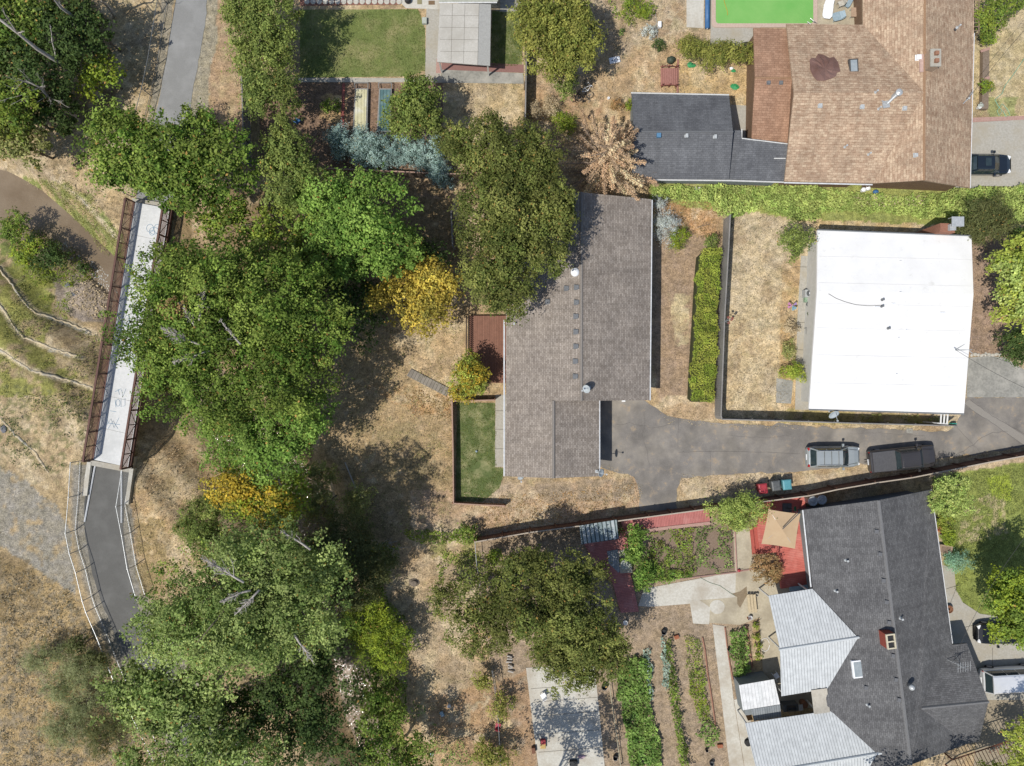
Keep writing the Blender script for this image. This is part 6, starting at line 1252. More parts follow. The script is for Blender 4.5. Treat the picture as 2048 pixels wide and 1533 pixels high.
def vehicle(name, label, cat, px, py, rz, L, w, body, pm, cab, roofz, wheels, rails=False, bed=None, group='parked vehicles', sunroof=False):
    c = W(px, py, .8); t = thing(name, label, cat, (c.x, c.y, .03), rz, group, local=True)
    obj('body', MB().loft([ring(*b) for b in body]), pm, t, smooth=False, bev=.03)
    x0, x1, x2, x3, wb, wt, zb = cab
    obj('window_glass', MB().loft([cabring(x0, wb * .97, zb, wt * .97, zb + .06), cabring(x1, wb, zb, wt, roofz), cabring(x2, wb, zb, wt, roofz), cabring(x3, wb * .98, zb, wt, zb + .06)]), CG, t)
    rt = wt + .012
    roof = MB().loft([[(x, y, z + .012) for y, z in ((-rt, roofz - .09), (-rt * .86, roofz - .005), (0, roofz + .03), (rt * .86, roofz - .005), (rt, roofz - .09), (0, roofz - .1))] for x in (x1 - .12, x1 + .1, x2 - .1, x2 + .06)])
    obj('roof', roof, pm, t)
    pl = MB()
    for s in (-1, 1):
        pl.tube([(x0, s * wb * .95, zb), (x1, s * wt * .98, roofz - .05)], .055, 5); pl.tube([(x3, s * wb * .96, zb), (x2, s * wt * .98, roofz - .05)], .04, 5)
        for f in (.38, .72): xx = x1 + (x2 - x1) * f; pl.tube([(xx, s * wb * 1.0, zb), (xx, s * wt * 1.01, roofz - .06)], .03, 4)
    obj('pillar', pl, pm, t)
    for wx in wheels:
        for s in (-1, 1):
            y = s * (w - .12); wh = obj('wheel', MB().tube([(wx, y - .11, .34), (wx, y + .11, .34)], .34, 20), RUB, t)
            obj('rim', MB().tube([(wx, y + s * .06, .34), (wx, y + s * .125, .34)], .21, 14), RIM, wh)
    for s in (-1, 1):
        obj('headlight', MB().box((L / 2 - .22, s * w * .68, .66), (.3, .3, .12), s * -.35), LAMPW, t, bev=.02)
        obj('taillight', MB().box((-L / 2 + .1, s * w * .78, .78), (.14, .24, .2), s * .2), LAMPR, t, bev=.02)
        mx = x3 - .45; m1 = MB().box((mx, s * (w + .12), zb - .0), (.16, .2, .15)); m1.tube([(mx, s * (w * .9), zb + .05), (mx, s * (w + .06), zb + .06)], .03, 5); obj('mirror', m1, pm, t)
        if rails: obj('roof_rail', MB().tube([(x1 + .05, s * wt * .9, roofz + .02), (x1 + .2, s * wt * .9, roofz + .07), (x2 - .2, s * wt * .9, roofz + .07), (x2 - .05, s * wt * .9, roofz + .02)], .02, 5), METAL, t)
        obj('wiper', MB().tube([(x3 + .02, s * .25 - .2, zb + .04), (x3 - .18, s * .25 + .15, zb + .14)], .012, 4), BLACK, t)
    if rails:
        for f in (.25, .55, .85): xx = x1 + (x2 - x1) * f; obj('roof_bar', MB().tube([(xx, -wt * .9, roofz + .06), (xx, wt * .9, roofz + .06)], .02, 5), BLACK, t)
    if sunroof: obj('sunroof', MB().box(((x1 + x2) / 2 + .15, 0, roofz + .03), ((x2 - x1) * .38, wt * 1.15, .02)), CG, t)
    for s in (-1, 1):
        obj('bonnet_seam', MB().tube([(x3 + .06, s * w * .72, body[4][4] + .0), (L / 2 - .35, s * w * .6, body[-3][4] - .0)], .012, 4), BLACK, t)
        obj('windscreen_trim', MB().tube([(x3 + .02, 0, zb + .075), (x3 - .02, s * wb * .9, zb + .075)], .018, 4), BLACK, t)
    obj('grille', MB().box((L / 2 - .06, 0, .45), (.1, w * 1.0, .2)), BLACK, t); obj('licence_plate', MB().box((-L / 2 - .01, 0, .6), (.03, .5, .13)), WHITE, t)
    return t
suvb = [(-2.3, .70, .35, .78, .8), (-2.2, .86, .3, .98, .99), (-1.7, .92, .25, 1.02, 1.04), (0, .92, .22, 1.0, 1.03), (1.0, .92, .24, .99, 1.02), (1.7, .90, .26, .94, .97), (2.1, .82, .3, .84, .87), (2.28, .66, .35, .68, .7)]
vehicle('parked_suv', 'pale silver-grey SUV with roof rails parked on the driveway behind the dark pickup', 'car', 1667, 914, R(1), 4.6, .92, suvb, paint('silver', A('#C2CACB')), (-2.1, -1.7, .35, 1.15, .84, .66, .97), 1.62, (-1.4, 1.42), rails=True)
pb = [(-2.88, .86, .42, 1.0, 1.0), (-2.8, .96, .36, 1.1, 1.1), (-1.5, .98, .32, 1.12, 1.12), (0, .98, .3, 1.12, 1.12), (1.3, .98, .32, 1.1, 1.12), (2.2, .96, .36, 1.04, 1.1), (2.7, .90, .4, .95, 1.0), (2.88, .74, .45, .8, .84)]
PK_ = paint('charcoal', (.065, .06, .06))
t = vehicle('pickup_truck', 'charcoal pickup truck with covered bed parked beside the long fence', 'pickup truck', 1804, 918, R(6), 5.8, .98, pb, PK_, (-.72, -.5, .95, 1.6, .9, .70, 1.10), 1.82, (-1.85, 1.85), rails=False)
obj('bed_cover', MB().box((-1.72, 0, 1.12), (1.95, 1.72, .05)), mat('bed_cover', (.085, .085, .09), (.065, .065, .07), 8, .7), t, bev=.015)
mr = MB()
for k in range(8): mr.box((.2, -.55 + k * .157, 1.85), (1.4, .05, .02))
obj('roof_ridges', mr, PK_, t)
obj('tow_hitch', MB().tube([(-2.9, 0, .45), (-3.1, 0, .45)], .04, 6), BLACK, t)
dkb = [(-2.25, .72, .3, .8, .82), (-2.1, .84, .25, .95, .97), (-1.4, .88, .22, .97, .99), (0, .88, .2, .93, .95), (1.1, .88, .22, .92, .94), (1.8, .84, .25, .84, .87), (2.15, .72, .3, .72, .75), (2.27, .55, .34, .58, .6)]
vehicle('parked_sedan', 'dark blue-black sedan half under the eave of the brown roofed house', 'car', 1971, 329, R(0), 4.5, .88, dkb, paint('midnight', (.018, .026, .038)), (-1.6, -1.0, .3, 1.05, .8, .6, .92), 1.42, (-1.35, 1.35), sunroof=True)
vehicle('parked_sedan', 'glossy black car under the tree on the lower right driveway', 'car', 2006, 1268, R(181), 4.5, .90, dkb, paint('black', (.012, .013, .015)), (-1.6, -1.0, .3, 1.05, .8, .6, .92), 1.45, (-1.35, 1.35))
vb = [(-2.5, .78, .35, 1.0, 1.0), (-2.4, .94, .3, 1.12, 1.12), (0, .98, .26, 1.12, 1.12), (1.2, .97, .28, 1.08, 1.12), (2.0, .92, .3, .98, 1.02), (2.4, .78, .34, .84, .86), (2.5, .6, .4, .7, .72)]
vehicle('white_van', 'white minivan parked at the right edge with tree shade on its roof', 'van', 2021, 1358, R(3), 5.0, .98, vb, paint('white', (.75, .76, .78)), (-2.42, -2.1, 1.0, 1.9, .92, .76, 1.08), 1.85, (-1.5, 1.5))
# ------------------------------------------------------------ yard things
TEAL = mat('teal_plastic', A('#5FA9B5'), A('#4F98A5'), 6, .5); RED = mat('red_plastic', A('#C23B48'), A('#a82f3b'), 6, .5); DGREY = mat('dark_grey_plastic', A('#6d7072'), A('#585b5d'), 6, .5)
BLUE = mat('blue_plastic', A('#3F79B3'), A('#33689e'), 3, .45, bmp=.6); GREENP = mat('green_plastic', A('#3FAE6A'), A('#2f9556'), 5, .5, bmp=.8); LBLUE = mat('pale_blue_plastic', A('#A9BFCC'), A('#97aebb'), 5, .5)
PALEWOOD = mat('pale_wood', A('#DCC9A4'), A('#C9B48E'), 9, .8); TERRA = mat('terracotta', A('#B9714F'), A('#a3603f'), 6, .85); STONE = mat('pale_stone', A('#D9D4C8'), A('#BDB6A8'), 5, .9); GSTONE = mat('dark_stone', A('#8B8D94'), A('#6E7078'), 5, .9)
def bin_(px, py, rz, m, lb):
    p = W(px, py, .9); t = thing('wheelie_bin', lb, 'bin', (p.x, p.y, .02), rz, 'wheelie bins by the long fence', local=True)
    obj('body', MB().loft([[(sx * a, sy * b, z) for sx, sy in ((-1, -1), (1, -1), (1, 1), (-1, 1))] for a, b, z in ((.27, .30, .05), (.35, .40, .98))][:]), m, t, bev=.02)
    obj('lid', MB().loft([[(sx * a, sy * b - .02, z) for sx, sy in ((-1, -1), (1, -1), (1, 1), (-1, 1))] for a, b, z in ((.38, .44, .98), (.37, .43, 1.04), (.26, .32, 1.09))]), m, t, bev=.015)
    obj('handle', MB().tube([(-.3, .48, .98), (.3, .48, .98)], .022, 6), BLACK, t)
    for s in (-1, 1): obj('wheel', MB().tube([(s * .24, .28, .1), (s * .30, .28, .1)], .1, 12), RUB, t)
bin_(1525, 977, R(8), RED, 'red lidded wheeled bin, leftmost of three by the fence'); bin_(1551, 971, R(8), DGREY, 'dark grey wheeled bin between the red and the teal bins'); bin_(1573, 969, R(6), TEAL, 'teal wheeled bin, rightmost of three by the fence')
for k, (px, py, lb) in enumerate(((1626, 1003, 'round galvanised tank at the deck corner, the left one of the pair'), (1644, 1000, 'round galvanised tank at the roof corner, the right one of the pair'))):
    p = W(px, py, 1.2); t = thing('metal_tank', lb, 'tank', (p.x, p.y, 0), 0, 'pair of round metal tanks')
    obj('body', MB().lathe((p.x, p.y, 0), [(.39, 0), (.39, 1.15), (.42, 1.17), (.42, 1.22)], 24), METAL, t); obj('lid', MB().lathe((p.x, p.y, 1.18), [(.41, .04), (.33, .07), (.28, .05), (.12, .08), (.1, .14), (.02, .15)], 24), METAL, t)
# square umbrella
cn = [W(1537, 1019, 2.45), W(1601, 1028, 2.45), W(1590, 1098, 2.45), W(1523, 1088, 2.45)]; ap = W(1563, 1057, 2.68)
t = thing('patio_umbrella', 'square beige cantilever umbrella over the bright red deck', 'umbrella', (ap.x, ap.y, .35)); mb = MB(); n = 10
for i in range(4):
    a, b = cn[i], cn[(i + 1) % 4]; rows = []
    for u in np.linspace(0, 1, n):
        sag = math.sin(u * math.pi / 1) * -.04
        rows.append([(ap.lerp(a.lerp(b, v) + (ap - a.lerp(b, v)) * .03 * math.sin(math.pi * v), u) + Vector((0, 0, sag))) for v in np.linspace(0, 1, n)])
    v = [p for r in rows for p in r]; mb.add(v, [[i_ * n + j, (i_ + 1) * n + j, (i_ + 1) * n + j + 1, i_ * n + j + 1] for i_ in range(n - 1) for j in range(n - 1)])
obj('canopy', mb, mat('beige_canvas', A('#D2B48C'), A('#CCAC84'), 2, .8, bmp=.05), t)
for c_ in cn: obj('rib', MB().tube([ap - Vector((0, 0, .06)), c_ - Vector((0, 0, .04))], .015, 5), METAL, t)
bp = W(1574, 1016, .4); obj('pole', MB().tube([Vector((bp.x, bp.y, .35)), Vector((bp.x, bp.y, 2.9)), ap + Vector((0, 0, .25))], .04, 8), DGREY, t); obj('pole_base', MB().box((bp.x, bp.y, .352), (.8, .8, .08)), DGREY, t, bev=.02)
# swimming pool and its deck
t = thing('swimming_pool', 'swimming pool with opaque bright green water at the top edge', 'swimming pool', W(1528, 10))
def rrect(x0, y0, x1, y1, r, n=6):
    out = []
    for cx, cy, a0 in ((x1 - r, y1 - r, 0), (x0 + r, y1 - r, 90), (x0 + r, y0 + r, 180), (x1 - r, y0 + r, 270)):
        out += [(cx + r * math.cos(R(a0 + 90 * i / n)), cy + r * math.sin(R(a0 + 90 * i / n))) for i in range(n + 1)]
    return out
obj('water', MB().prism([W(*p) for p in rrect(1430, -90, 1627, 49, 6)], -.5, .045), water('pool_water', A('#92CE6C'), A('#7BC45C'), 3, .1, .08), t)
o_ = rrect(1423, -98, 1634, 56, 8); i_ = rrect(1431, -90, 1626, 48, 6); mb = MB(); v = [(*W(*p)[:2], z) for z in (.075,) for p in o_ + i_]; k = len(o_)
mb.add(v, [[i, (i + 1) % k, k + (i + 1) % k, k + i] for i in range(k)]); mb.add([(*W(*p)[:2], z) for z in (.075, -.2) for p in o_], [[i, (i + 1) % k, k + (i + 1) % k, k + i] for i in range(k)]); mb.add([(*W(*p)[:2], z) for z in (.075, -.2) for p in i_], [[i, (i + 1) % k, k + (i + 1) % k, k + i] for i in range(k)])
obj('coping', mb, mat('pool_coping', A('#D8C0AF'), A('#C9AF9E'), 8, .8), t)
hr = MB(); hr.tube([W(1621, 37, .1), W(1621, 37, .9), W(1628, 43, .9), W(1634, 47, .1)], .025, 6); hr.tube([W(1615, 44, .1), W(1615, 44, .9), W(1622, 49, .9), W(1628, 53, .1)], .025, 6); obj('ladder_rail', hr, METAL, t)
obj('pool_hose', MB().tube([W(x, y, .06) for x, y in ((1446, -10), (1449, 5), (1452, 15), (1455, 24), (1455, 31))], .03, 6), mat('yellow_hose', A('#C9B43C'), None, 6, .5), t)
t = thing('pool_cover_roll', 'rolled blue pool cover lying beside the white slab', 'pool cover', W(1415, 20, 0))
obj('roll', MB().tube([W(1415, -70, .25), W(1415, 0, .25), W(1414.5, 57, .25)], .21, 14), BLUE, t, smooth=True); obj('reel_tube', MB().tube([W(1415, -75, .25), W(1414.5, 59, .25)], .05, 8), METAL, t)
def lounger(px, py, rz, m, lb, L=1.7, w=.6, back=True, group='loungers beside the pool'):
    p = W(px, py, .3); t = thing('pool_lounger', lb, 'lounger', (p.x, p.y, .03), rz, group, local=True)
    pts = [(x, y) for x, y in ((-L / 2, -w * .3), (-L * .35, -w * .5), (L * .2, -w * .5), (L / 2, -w * .38), (L / 2, w * .38), (L * .2, w * .5), (-L * .35, w * .5), (-L / 2, w * .3))]
    obj('seat', MB().prism(pts[:], .26, .34), m, t, bev=.02)
    b = MB().prism([(L * .12, -w * .42), (L * .5, -w * .36), (L * .5, w * .36), (L * .12, w * .42)], .35, .39); b.xf(Matrix.Translation((L * .12, 0, .35)) @ Matrix.Rotation(R(-25), 4, 'Y') @ Matrix.Translation((-L * .12, 0, -.35))); obj('backrest', b, m, t)
    for sx in (-.38, .3):
        for sy in (-.36, .36): obj('leg', MB().box((L * sx, w * sy, 0), (.06, .06, .27)), m, t)
lounger(1656, 20, R(82), WHITE, 'white plastic lounger at the right side of the pool', 1.6, .85)
lounger(1677, 33, R(15), LBLUE, 'pale blue lounger lying crosswise below the white lounger', 1.1, .75); lounger(1700, 3, R(62), LBLUE, 'pale blue lounger at the top edge beside the tan roof', 1.2, .4)
def chair(px, py, rz, m, lb, s=1.0, z=.03, group=None, name='garden_chair'):
    p = W(px, py, .4); t = thing(name, lb, 'chair', (p.x, p.y, z), rz, group, local=True)
    obj('seat', MB().box((0, 0, .40), (.46 * s, .46 * s, .04)), m, t, bev=.012)
    obj('backrest', MB().box((-.22 * s, 0, .44), (.04, .44 * s, .42)), m, t, bev=.012)
    for sx in (-1, 1):
        for sy in (-1, 1): obj('leg', MB().box((sx * .19 * s, sy * .19 * s, 0), (.04, .04, .40)), m, t)
    return t
chair(1682, 8, R(200), STONE, 'cream plastic chair between the pool loungers')
chair(1087, 1392, R(120), WHITE, 'white plastic chair on the large concrete slab'); chair(996, 1452, R(80), mat('pink_red_plastic', A('#C8475A'), None, 6, .5), 'pink-red chair in the oak shade beside the trellis frame')
chair(594, 243, R(60), BLUE, 'blue chair in the shade of the planting bed'); chair(1552, 1352, R(30), WHITE, 'white chair leaning beside the garden shed')
chair(1618, 662, R(180), DGREY, 'grey cushioned chair on the walk left of the white roofed house', 1.3)
t = thing('side_table', 'low pale slatted table on the pool patio', 'table', W(1709, 25)); p = W(1709, 25, .4)
obj('table_top', MB().box((p.x, p.y, .4), (.6, .8, .04)), mat('tan_table', A('#C7A98E'), None, 6), t)
for sx in (-.25, .25):
    for sy in (-.33, .33): obj('leg', MB().box((p.x + sx, p.y + sy, 0), (.05, .05, .4)), METAL, t)
# bicycles
def bike(px, py, rz, lb, lean=70, m=None):
    p = W(px, py, .1); t = thing('bicycle', lb, 'bicycle', (p.x, p.y, .08), rz, None, local=True); t.rotation_euler = (R(lean), 0, rz)
    for x in (-.5, .5):
        pts = [(x + .33 * math.cos(a), 0, .33 + .33 * math.sin(a)) for a in np.linspace(0, 6.283, 18)]; w_ = obj('wheel', MB().tube(pts, .025, 5), RUB, t)
        sp = MB(); 
        for a in np.linspace(0, 3.14, 5, endpoint=False): sp.tube([(x - .32 * math.cos(a), 0, .33 - .32 * math.sin(a)), (x + .32 * math.cos(a), 0, .33 + .32 * math.sin(a))], .006, 3)
        obj('spoke', sp, METAL, w_)
    f = MB(); A1, B1, C1, D1 = (-.5, 0, .33), (-.1, 0, .3), (-.2, 0, .75), (.33, 0, .72)
    for a, b in ((A1, B1), (A1, C1), (B1, C1), (C1, D1), (B1, D1), (D1, (.5, 0, .33)), (D1, (.3, 0, .9))): f.tube([a, b], .022, 6)
    obj('frame', f, m or WHITE, t); obj('saddle', MB().box((-.22, 0, .8), (.25, .13, .05)), BLACK, t, bev=.01); obj('handlebar', MB().tube([(.25, -.25, .92), (.32, 0, .9), (.25, .25, .92)], .016, 6), METAL, t)
bike(1164, 172, R(60), 'white framed bicycle lying beside the scrubby tree'); bike(1166, 186, R(15), 'dark bicycle lying with its wheel on the dry grass below the white one', 80, BLACK)
bike(1474, 88, R(5), 'bicycle leaning in the vines below the pool deck', 40, METAL); bike(1502, 226, R(80), 'black bicycle against the wall of the brown roofed house', 60, BLACK)
def blob(name, lb, cat, px, py, sx, sy, sz, m, rz=0, wr=.12, group=None):
    p = W(px, py, sz * .5); mb = MB(); prof = [(0.55, 0), (.95, .15), (1, .4), (.85, .7), (.5, .93), (.1, 1)]
    mb.lathe((0, 0, 0), [(r, z * sz) for r, z in prof], 14); mb.v = [(x * sx * (1 + wr * math.sin(5 * i)), y * sy * (1 + wr * math.cos(7 * i)), z * (1 + wr * math.sin(3 * i))) for i, (x, y, z) in enumerate(mb.v)]
    mb.xf(Matrix.Translation((p.x, p.y, 0)) @ Matrix.Rotation(rz, 4, 'Z')); return one(name, mb, m, (p.x, p.y, 0), lb, cat, group, smooth=True)
blob('garden_sack', 'dark green lumpy sack above the red footbridge', 'sack', 1342, 120, .38, .33, .5, mat('dark_green_cloth', A('#4D5A4A'), A('#3d483a'), 4, .6))
blob('covered_grill', 'black covered barbecue beside the vines at the tan roof', 'barbecue', 1491, 92, .55, .32, .8, BLACK)
for px, py, s, lb in ((1383, 131, .36, 'flat green plastic piece below the vines'), (1467, 142, .2, 'small green plastic scrap beside the white bag'), (1470, 174, .34, 'crumpled bright green sheet on the dry grass'), (1502, 155, .22, 'green scrap against the reddish roof')):
    mb = MB(); p = W(px, py, .05); n = 9; v = [(p.x + s * random.uniform(.7, 1.2) * math.cos(a) * 1.2, p.y + s * random.uniform(.6, 1.1) * math.sin(a) * .9, random.uniform(.02, .1)) for a in np.linspace(0, 6.28, n, endpoint=False)]
    mb.add(v + [(p.x, p.y, .16)], [[i, (i + 1) % n, n] for i in range(n)]); one('plastic_sheet', mb, GREENP, (p.x, p.y, .02), lb, 'plastic sheet', 'green plastic pieces on the dry grass')
blob('plastic_bag', 'small white bag on the dry grass below the vines', 'bag', 1463, 137, .18, .14, .15, WHITE)
t = thing('holed_board', 'white board with three dark round holes lying on the dry yard', 'board', W(1229, 121)); p = W(1229, 121, .1)
mb = MB().box((p.x, p.y, .05), (.93, .52, .14), R(12)); obj('board', mb, WHITE, t, bev=.02); mb = MB()
for k in (-1, 0, 1): q = (p.x + k * .22 * math.cos(R(12)), p.y + k * .22 * math.sin(R(12))); obj('hole', MB().lathe((q[0], q[1], .19), [(.055, 0), (.055, .006)], 14), BLACK, t)
t = thing('garden_footbridge', 'small arched red garden footbridge with two rails on the dry grass', 'footbridge', W(1338, 154)); mb = MB()
for k in range(9): p = W(1323 + k * 3.7, 154, .15 + .25 * math.sin(math.pi * (k + .5) / 9)); mb.box((p.x, p.y, p.z), (.145, 1.5, .04))
obj('planking', mb, mat('faded_red_boards', A('#B98276'), A('#A87266'), 8, .85), t)
for y in (134, 172): obj('rail', MB().tube([W(1321 + k * 4.5, y - 2 * math.sin(math.pi * k / 8), .5 + .35 * math.sin(math.pi * k / 8)) for k in range(9)], .035, 6), mat('red_rail', A('#9C5A50'), None, 6), t)
for x in (1324, 1338, 1352):
    for y in (134, 172): p = W(x, y, .3); obj('post', MB().box((p.x, p.y, 0), (.06, .06, .75)), MATS['red_rail'], t)
one('border_board', MB().prism([W(1354, 120), W(1357, 120), W(1356, 187), W(1353, 187)], 0, .12), MATS['faded_red_boards'], W(1355, 150), 'pink edging board running down from the red footbridge', 'board')
p = W(1217, 197, .1); one('white_ring', MB().lathe((p.x, p.y, 0), [(.11, 0), (.11, .2), (.05, .2), (.04, .05)], 14), WHITE, (p.x, p.y, 0), 'small white ring shaped pot on the dry grass', 'pot')
p = W(1181, 235, .1); one('old_tyre', MB().lathe((p.x, p.y, 0), [(.2, 0), (.26, .06), (.26, .14), (.2, .2), (.12, .18), (.11, .04)], 18), mat('rusty_ring', A('#6f5a4c'), None, 6), (p.x, p.y, 0), 'dark rusty ring beside the dead conifer', 'ring')
p = W(1319, 50, .2); one('white_basin', MB().box((p.x, p.y, 0), (.3, .5, .35)), WHITE, (p.x, p.y, 0), 'white upright container beside the agave', 'container', bev=.03)
one('garden_hose', MB().tube([W(x, y, .04) for x, y in ((1311, 28), (1313, 45), (1312, 60), (1316, 78), (1313, 95))], .02, 5), mat('pale_hose', A('#B9C0C0'), None, 6), W(1312, 60), 'pale hose lying along the edge of the dry yard', 'hose')
# round pavers
for k in range(16):
    x = 614 + k * 12.3; p = W(x, 4, .02); o = one('round_paver', MB().lathe((p.x, p.y, .0), [(.24, 0), (.24, .075), (.21, .09)], 20), STONE, (p.x, p.y, 0), 'round pale paver, ' + ORD[15 - k] + ' from the right end of the row above the square lawn', 'paver', 'round pavers above the lawn')
one('utility_box', MB().box((*W(849, 42, .2)[:2], 0), (.42, .55, .3)), mat('pale_box', A('#C5CBBF'), None, 6), W(849, 42), 'pale utility box at the right edge of the square lawn', 'utility box', bev=.03)
for k, (x, lb, m) in enumerate(((836, 'dark ball planter at the top edge of the pale concrete pad', BLACK), (863, 'brown square doormat on the pale concrete pad', mat('brown_mat', A('#8D7254'), None, 9)))):
    p = W(x - (20 if k == 0 else 0), 3 if k == 0 else 5, .1)
    if k == 0: one('ball_planter', MB().lathe((p.x, p.y, .03), [(.15, 0), (.26, .1), (.28, .25), (.2, .4), (.1, .42)], 14), m, (p.x, p.y, 0), lb, 'planter')
    else: one('door_mat', MB().box((p.x, p.y, .03), (.55, .35, .02)), m, (p.x, p.y, 0), lb, 'doormat')
p = W(839, 4, .05); one('door_mat', MB().box((p.x, p.y, .03), (.4, .4, .02)), mat('olive_mat', A('#A39A72'), None, 9), (p.x, p.y, 0), 'olive doormat left of the brown doormat', 'doormat')
# raised beds
for x0, x1, lb, m in ((709, 736, 'raised bed covered with pale yellow boards', ribbed('yellow_boards', A('#E3DDB4'), A('#D2C998'), .28, .1, 0, .8, 0, .4, stain=A('#F2F0E4'))), (757, 783, 'raised bed covered with dark teal boards beside the medium olive tree', ribbed('teal_boards', A('#5F8487'), A('#4f7377'), .28, .1, 0, .7, 0, .4, stain=A('#86A09C')))):
    t = thing('raised_bed', lb, 'raised bed', W((x0 + x1) / 2, 220)); obj('frame', MB().prism([W(*p, .4) for p in ((x0 + 1, 177), (x1, 177), (x1 - 2, 264), (x0 - 4, 264))], 0, .36), mat('grey_frame', A('#A8A8A6'), A('#8d8d8b'), 8), t)
    obj('cover', MB().prism([W(*p, .4) for p in ((x0 + 3, 179.5), (x1 - 2, 179.5), (x1 - 5, 262), (x0 - 1, 262))], .3, .40), m, t)
    obj('end_frame', MB().tube([W(x0, 166, .3), W(x1, 166, .3)], .04, 4).tube([W(x0, 166, .3), W(x0 + 1, 177, .3)], .04, 4).tube([W(x1, 166, .3), W(x1, 177, .3)], .04, 4), MATS['grey_frame'], t)
one('brick_strip', MB().prism([W(685, 168), W(690, 168), W(688, 266), W(681, 266)], 0, .08), mat('brick_red', A('#B5675C'), A('#9d564c'), 10), W(686, 215), 'narrow red brick strip left of the raised beds', 'edging')
# small things around the white roofed house
t = thing('air_conditioner', 'square air conditioner with a round fan left of the white roofed house', 'air conditioner', W(1619, 587)); p = W(1619, 587, .7)
obj('casing', MB().box((p.x, p.y, 0), (.72, .66, .7)), mat('ac_casing', A('#C0C4C4'), None, 6), t, bev=.03); obj('fan_grille', MB().lathe((p.x + .02, p.y, .7), [(.28, 0), (.27, .03), (.2, .035), (.12, .03), (.1, .08), (.03, .09)], 20), DGREY, t); obj('fan_hub', MB().lathe((p.x + .02, p.y, .78), [(.09, 0), (.08, .03)], 12), WHITE, t)
p = W(1616, 600, .3); one('green_crate', MB().box((p.x, p.y, .03), (.6, .42, .35)), mat('green_crate', A('#4F8A63'), A('#b5c8b0'), 9, .6), (p.x, p.y, .03), 'green and white crate just below the air conditioner', 'crate', bev=.02)
def pot(px, py, r, h, m, lb, plant=None, group=None, z=.03, name='plant_pot', cat='pot'):
    p = W(px, py, h); t = thing(name, lb, cat, (p.x, p.y, z), 0, group)
    obj('pot', MB().lathe((p.x, p.y, z), [(r * .75, 0), (r, h), (r * 1.08, h), (r * 1.08, h + .04), (r * .88, h + .04), (r * .85, h - .05)], 16), m, t); obj('soil', MB().lathe((p.x, p.y, z + h - .06), [(r * .86, 0), (r * .3, .01)], 14), MATS['bed_soil'], t)
    if plant: crown('foliage', [((p.x, p.y, z + h + r * .7), (r * 1.3, r * 1.3, r))], plant, .09, 3, .14, parent=t)
    return t
pot(1620, 609, .3, .4, DGREY, 'grey ribbed planter below the green crate'); pot(1619, 626, .2, .3, BLACK, 'black pot with a dark plant on the left walk of the white roofed house', 'dark')
pot(1614, 686, .13, .25, TERRA, 'small terracotta pot highest of three below the grey chair', 'dark'); pot(1616, 694, .13, .25, TERRA, 'small brown pot second of three below the grey chair', 'dark'); pot(1616, 702, .12, .25, BLACK, 'small black pot lowest of three below the grey chair', 'rust'); pot(1619, 735, .14, .3, BLACK, 'black pot beside the round brown-green shrub', 'dark')
t = thing('plant_stand', 'narrow dark shelf stand against the left wall of the white roofed house', 'stand', W(1619, 716)); p = W(1619, 716, .6)
for zz in (.3, .6): obj('shelf', MB().box((p.x, p.y, zz), (.32, .7, .03)), METAL, t)
for sx in (-.14, .14):
    for sy in (-.32, .32): obj('leg', MB().box((p.x + sx, p.y + sy, 0), (.03, .03, .65)), BLACK, t)
pot(1592, 661, .1, .2, STONE, 'small white pot beside the dry brown shrub')
p = W(1584, 612, .7); t = thing('pinwheel', 'pink and blue pinwheel on a stick in the dry strip', 'pinwheel', (p.x, p.y, 0)); obj('stick', MB().tube([(p.x, p.y, 0), (p.x, p.y, .8)], .015, 5), METAL, t)
for k, (a, m) in enumerate(((150, mat('pink_vane', A('#D98AC0'), None, 6)), (200, MATS['pink_vane']), (30, mat('violet_vane', A('#A98AC8'), None, 6)), (280, mat('sky_vane', A('#7FB5CB'), None, 6)), (320, MATS['sky_vane']))):
    d = Vector((math.cos(R(a)), math.sin(R(a)), 0)); s = Vector((-d.y, d.x, 0)); obj('vane', MB().slab([Vector((p.x, p.y, .8)), Vector((p.x, p.y, .8)) + d * .42 + s * .12, Vector((p.x, p.y, .8)) + d * .42 - s * .12], .02), m, t)
p = W(1448, 644, 1.9); t = thing('garden_spinner', 'rust red panelled wind spinner standing over the weathered fence', 'wind spinner', (p.x, p.y, 0)); obj('pole', MB().tube([(p.x, p.y, 0), (p.x, p.y, 2.2)], .02, 5), METAL, t)
for dx, dy, a in ((.35, .35, 20), (.72, .3, 60), (.62, .18, 30), (.38, -.1, 10)):
    obj('vane', MB().box((p.x + dx, p.y + dy, 2.1 - dx * .3), (.2, .2, .02), R(a)), mat('rust_vane', A('#9B5746'), None, 6), t); obj('vane_arm', MB().tube([(p.x, p.y, 2.15), (p.x + dx, p.y + dy, 2.12 - dx * .3)], .01, 4), METAL, t)
rd = np.random.default_rng(3)
def rock(px, py, s, m, lb, cat='rock', group=None, z=0.0, name='rock'):
    z = float(TZ(*W(px, py)[:2])); p = W(px, py, z); mb = MB(); prof = [(.6, 0), (1, .25), (.9, .6), (.5, .85), (.05, .9)]; mb.lathe((0, 0, 0), [(r, q * .7) for r, q in prof], 9)
    sx, sy = rd.uniform(.8, 1.3), rd.uniform(.7, 1.1); mb.v = [(x * s * sx * rd.uniform(.85, 1.15), y * s * sy * rd.uniform(.85, 1.15), q * s) for x, y, q in mb.v]; mb.xf(Matrix.Translation((p.x, p.y, z - .03)) @ Matrix.Rotation(rd.uniform(0, 3), 4, 'Z'))
    return one(name, mb, m, (p.x, p.y, z), lb, cat, group)
for k, x in enumerate(range(1943, 2006, 7)): rock(x, 709 + (x % 3), .17, STONE, ORD[k] + ' pale stone from the white roof in the row edging the concrete driveway', group='row of pale stones', name='edging_stone')
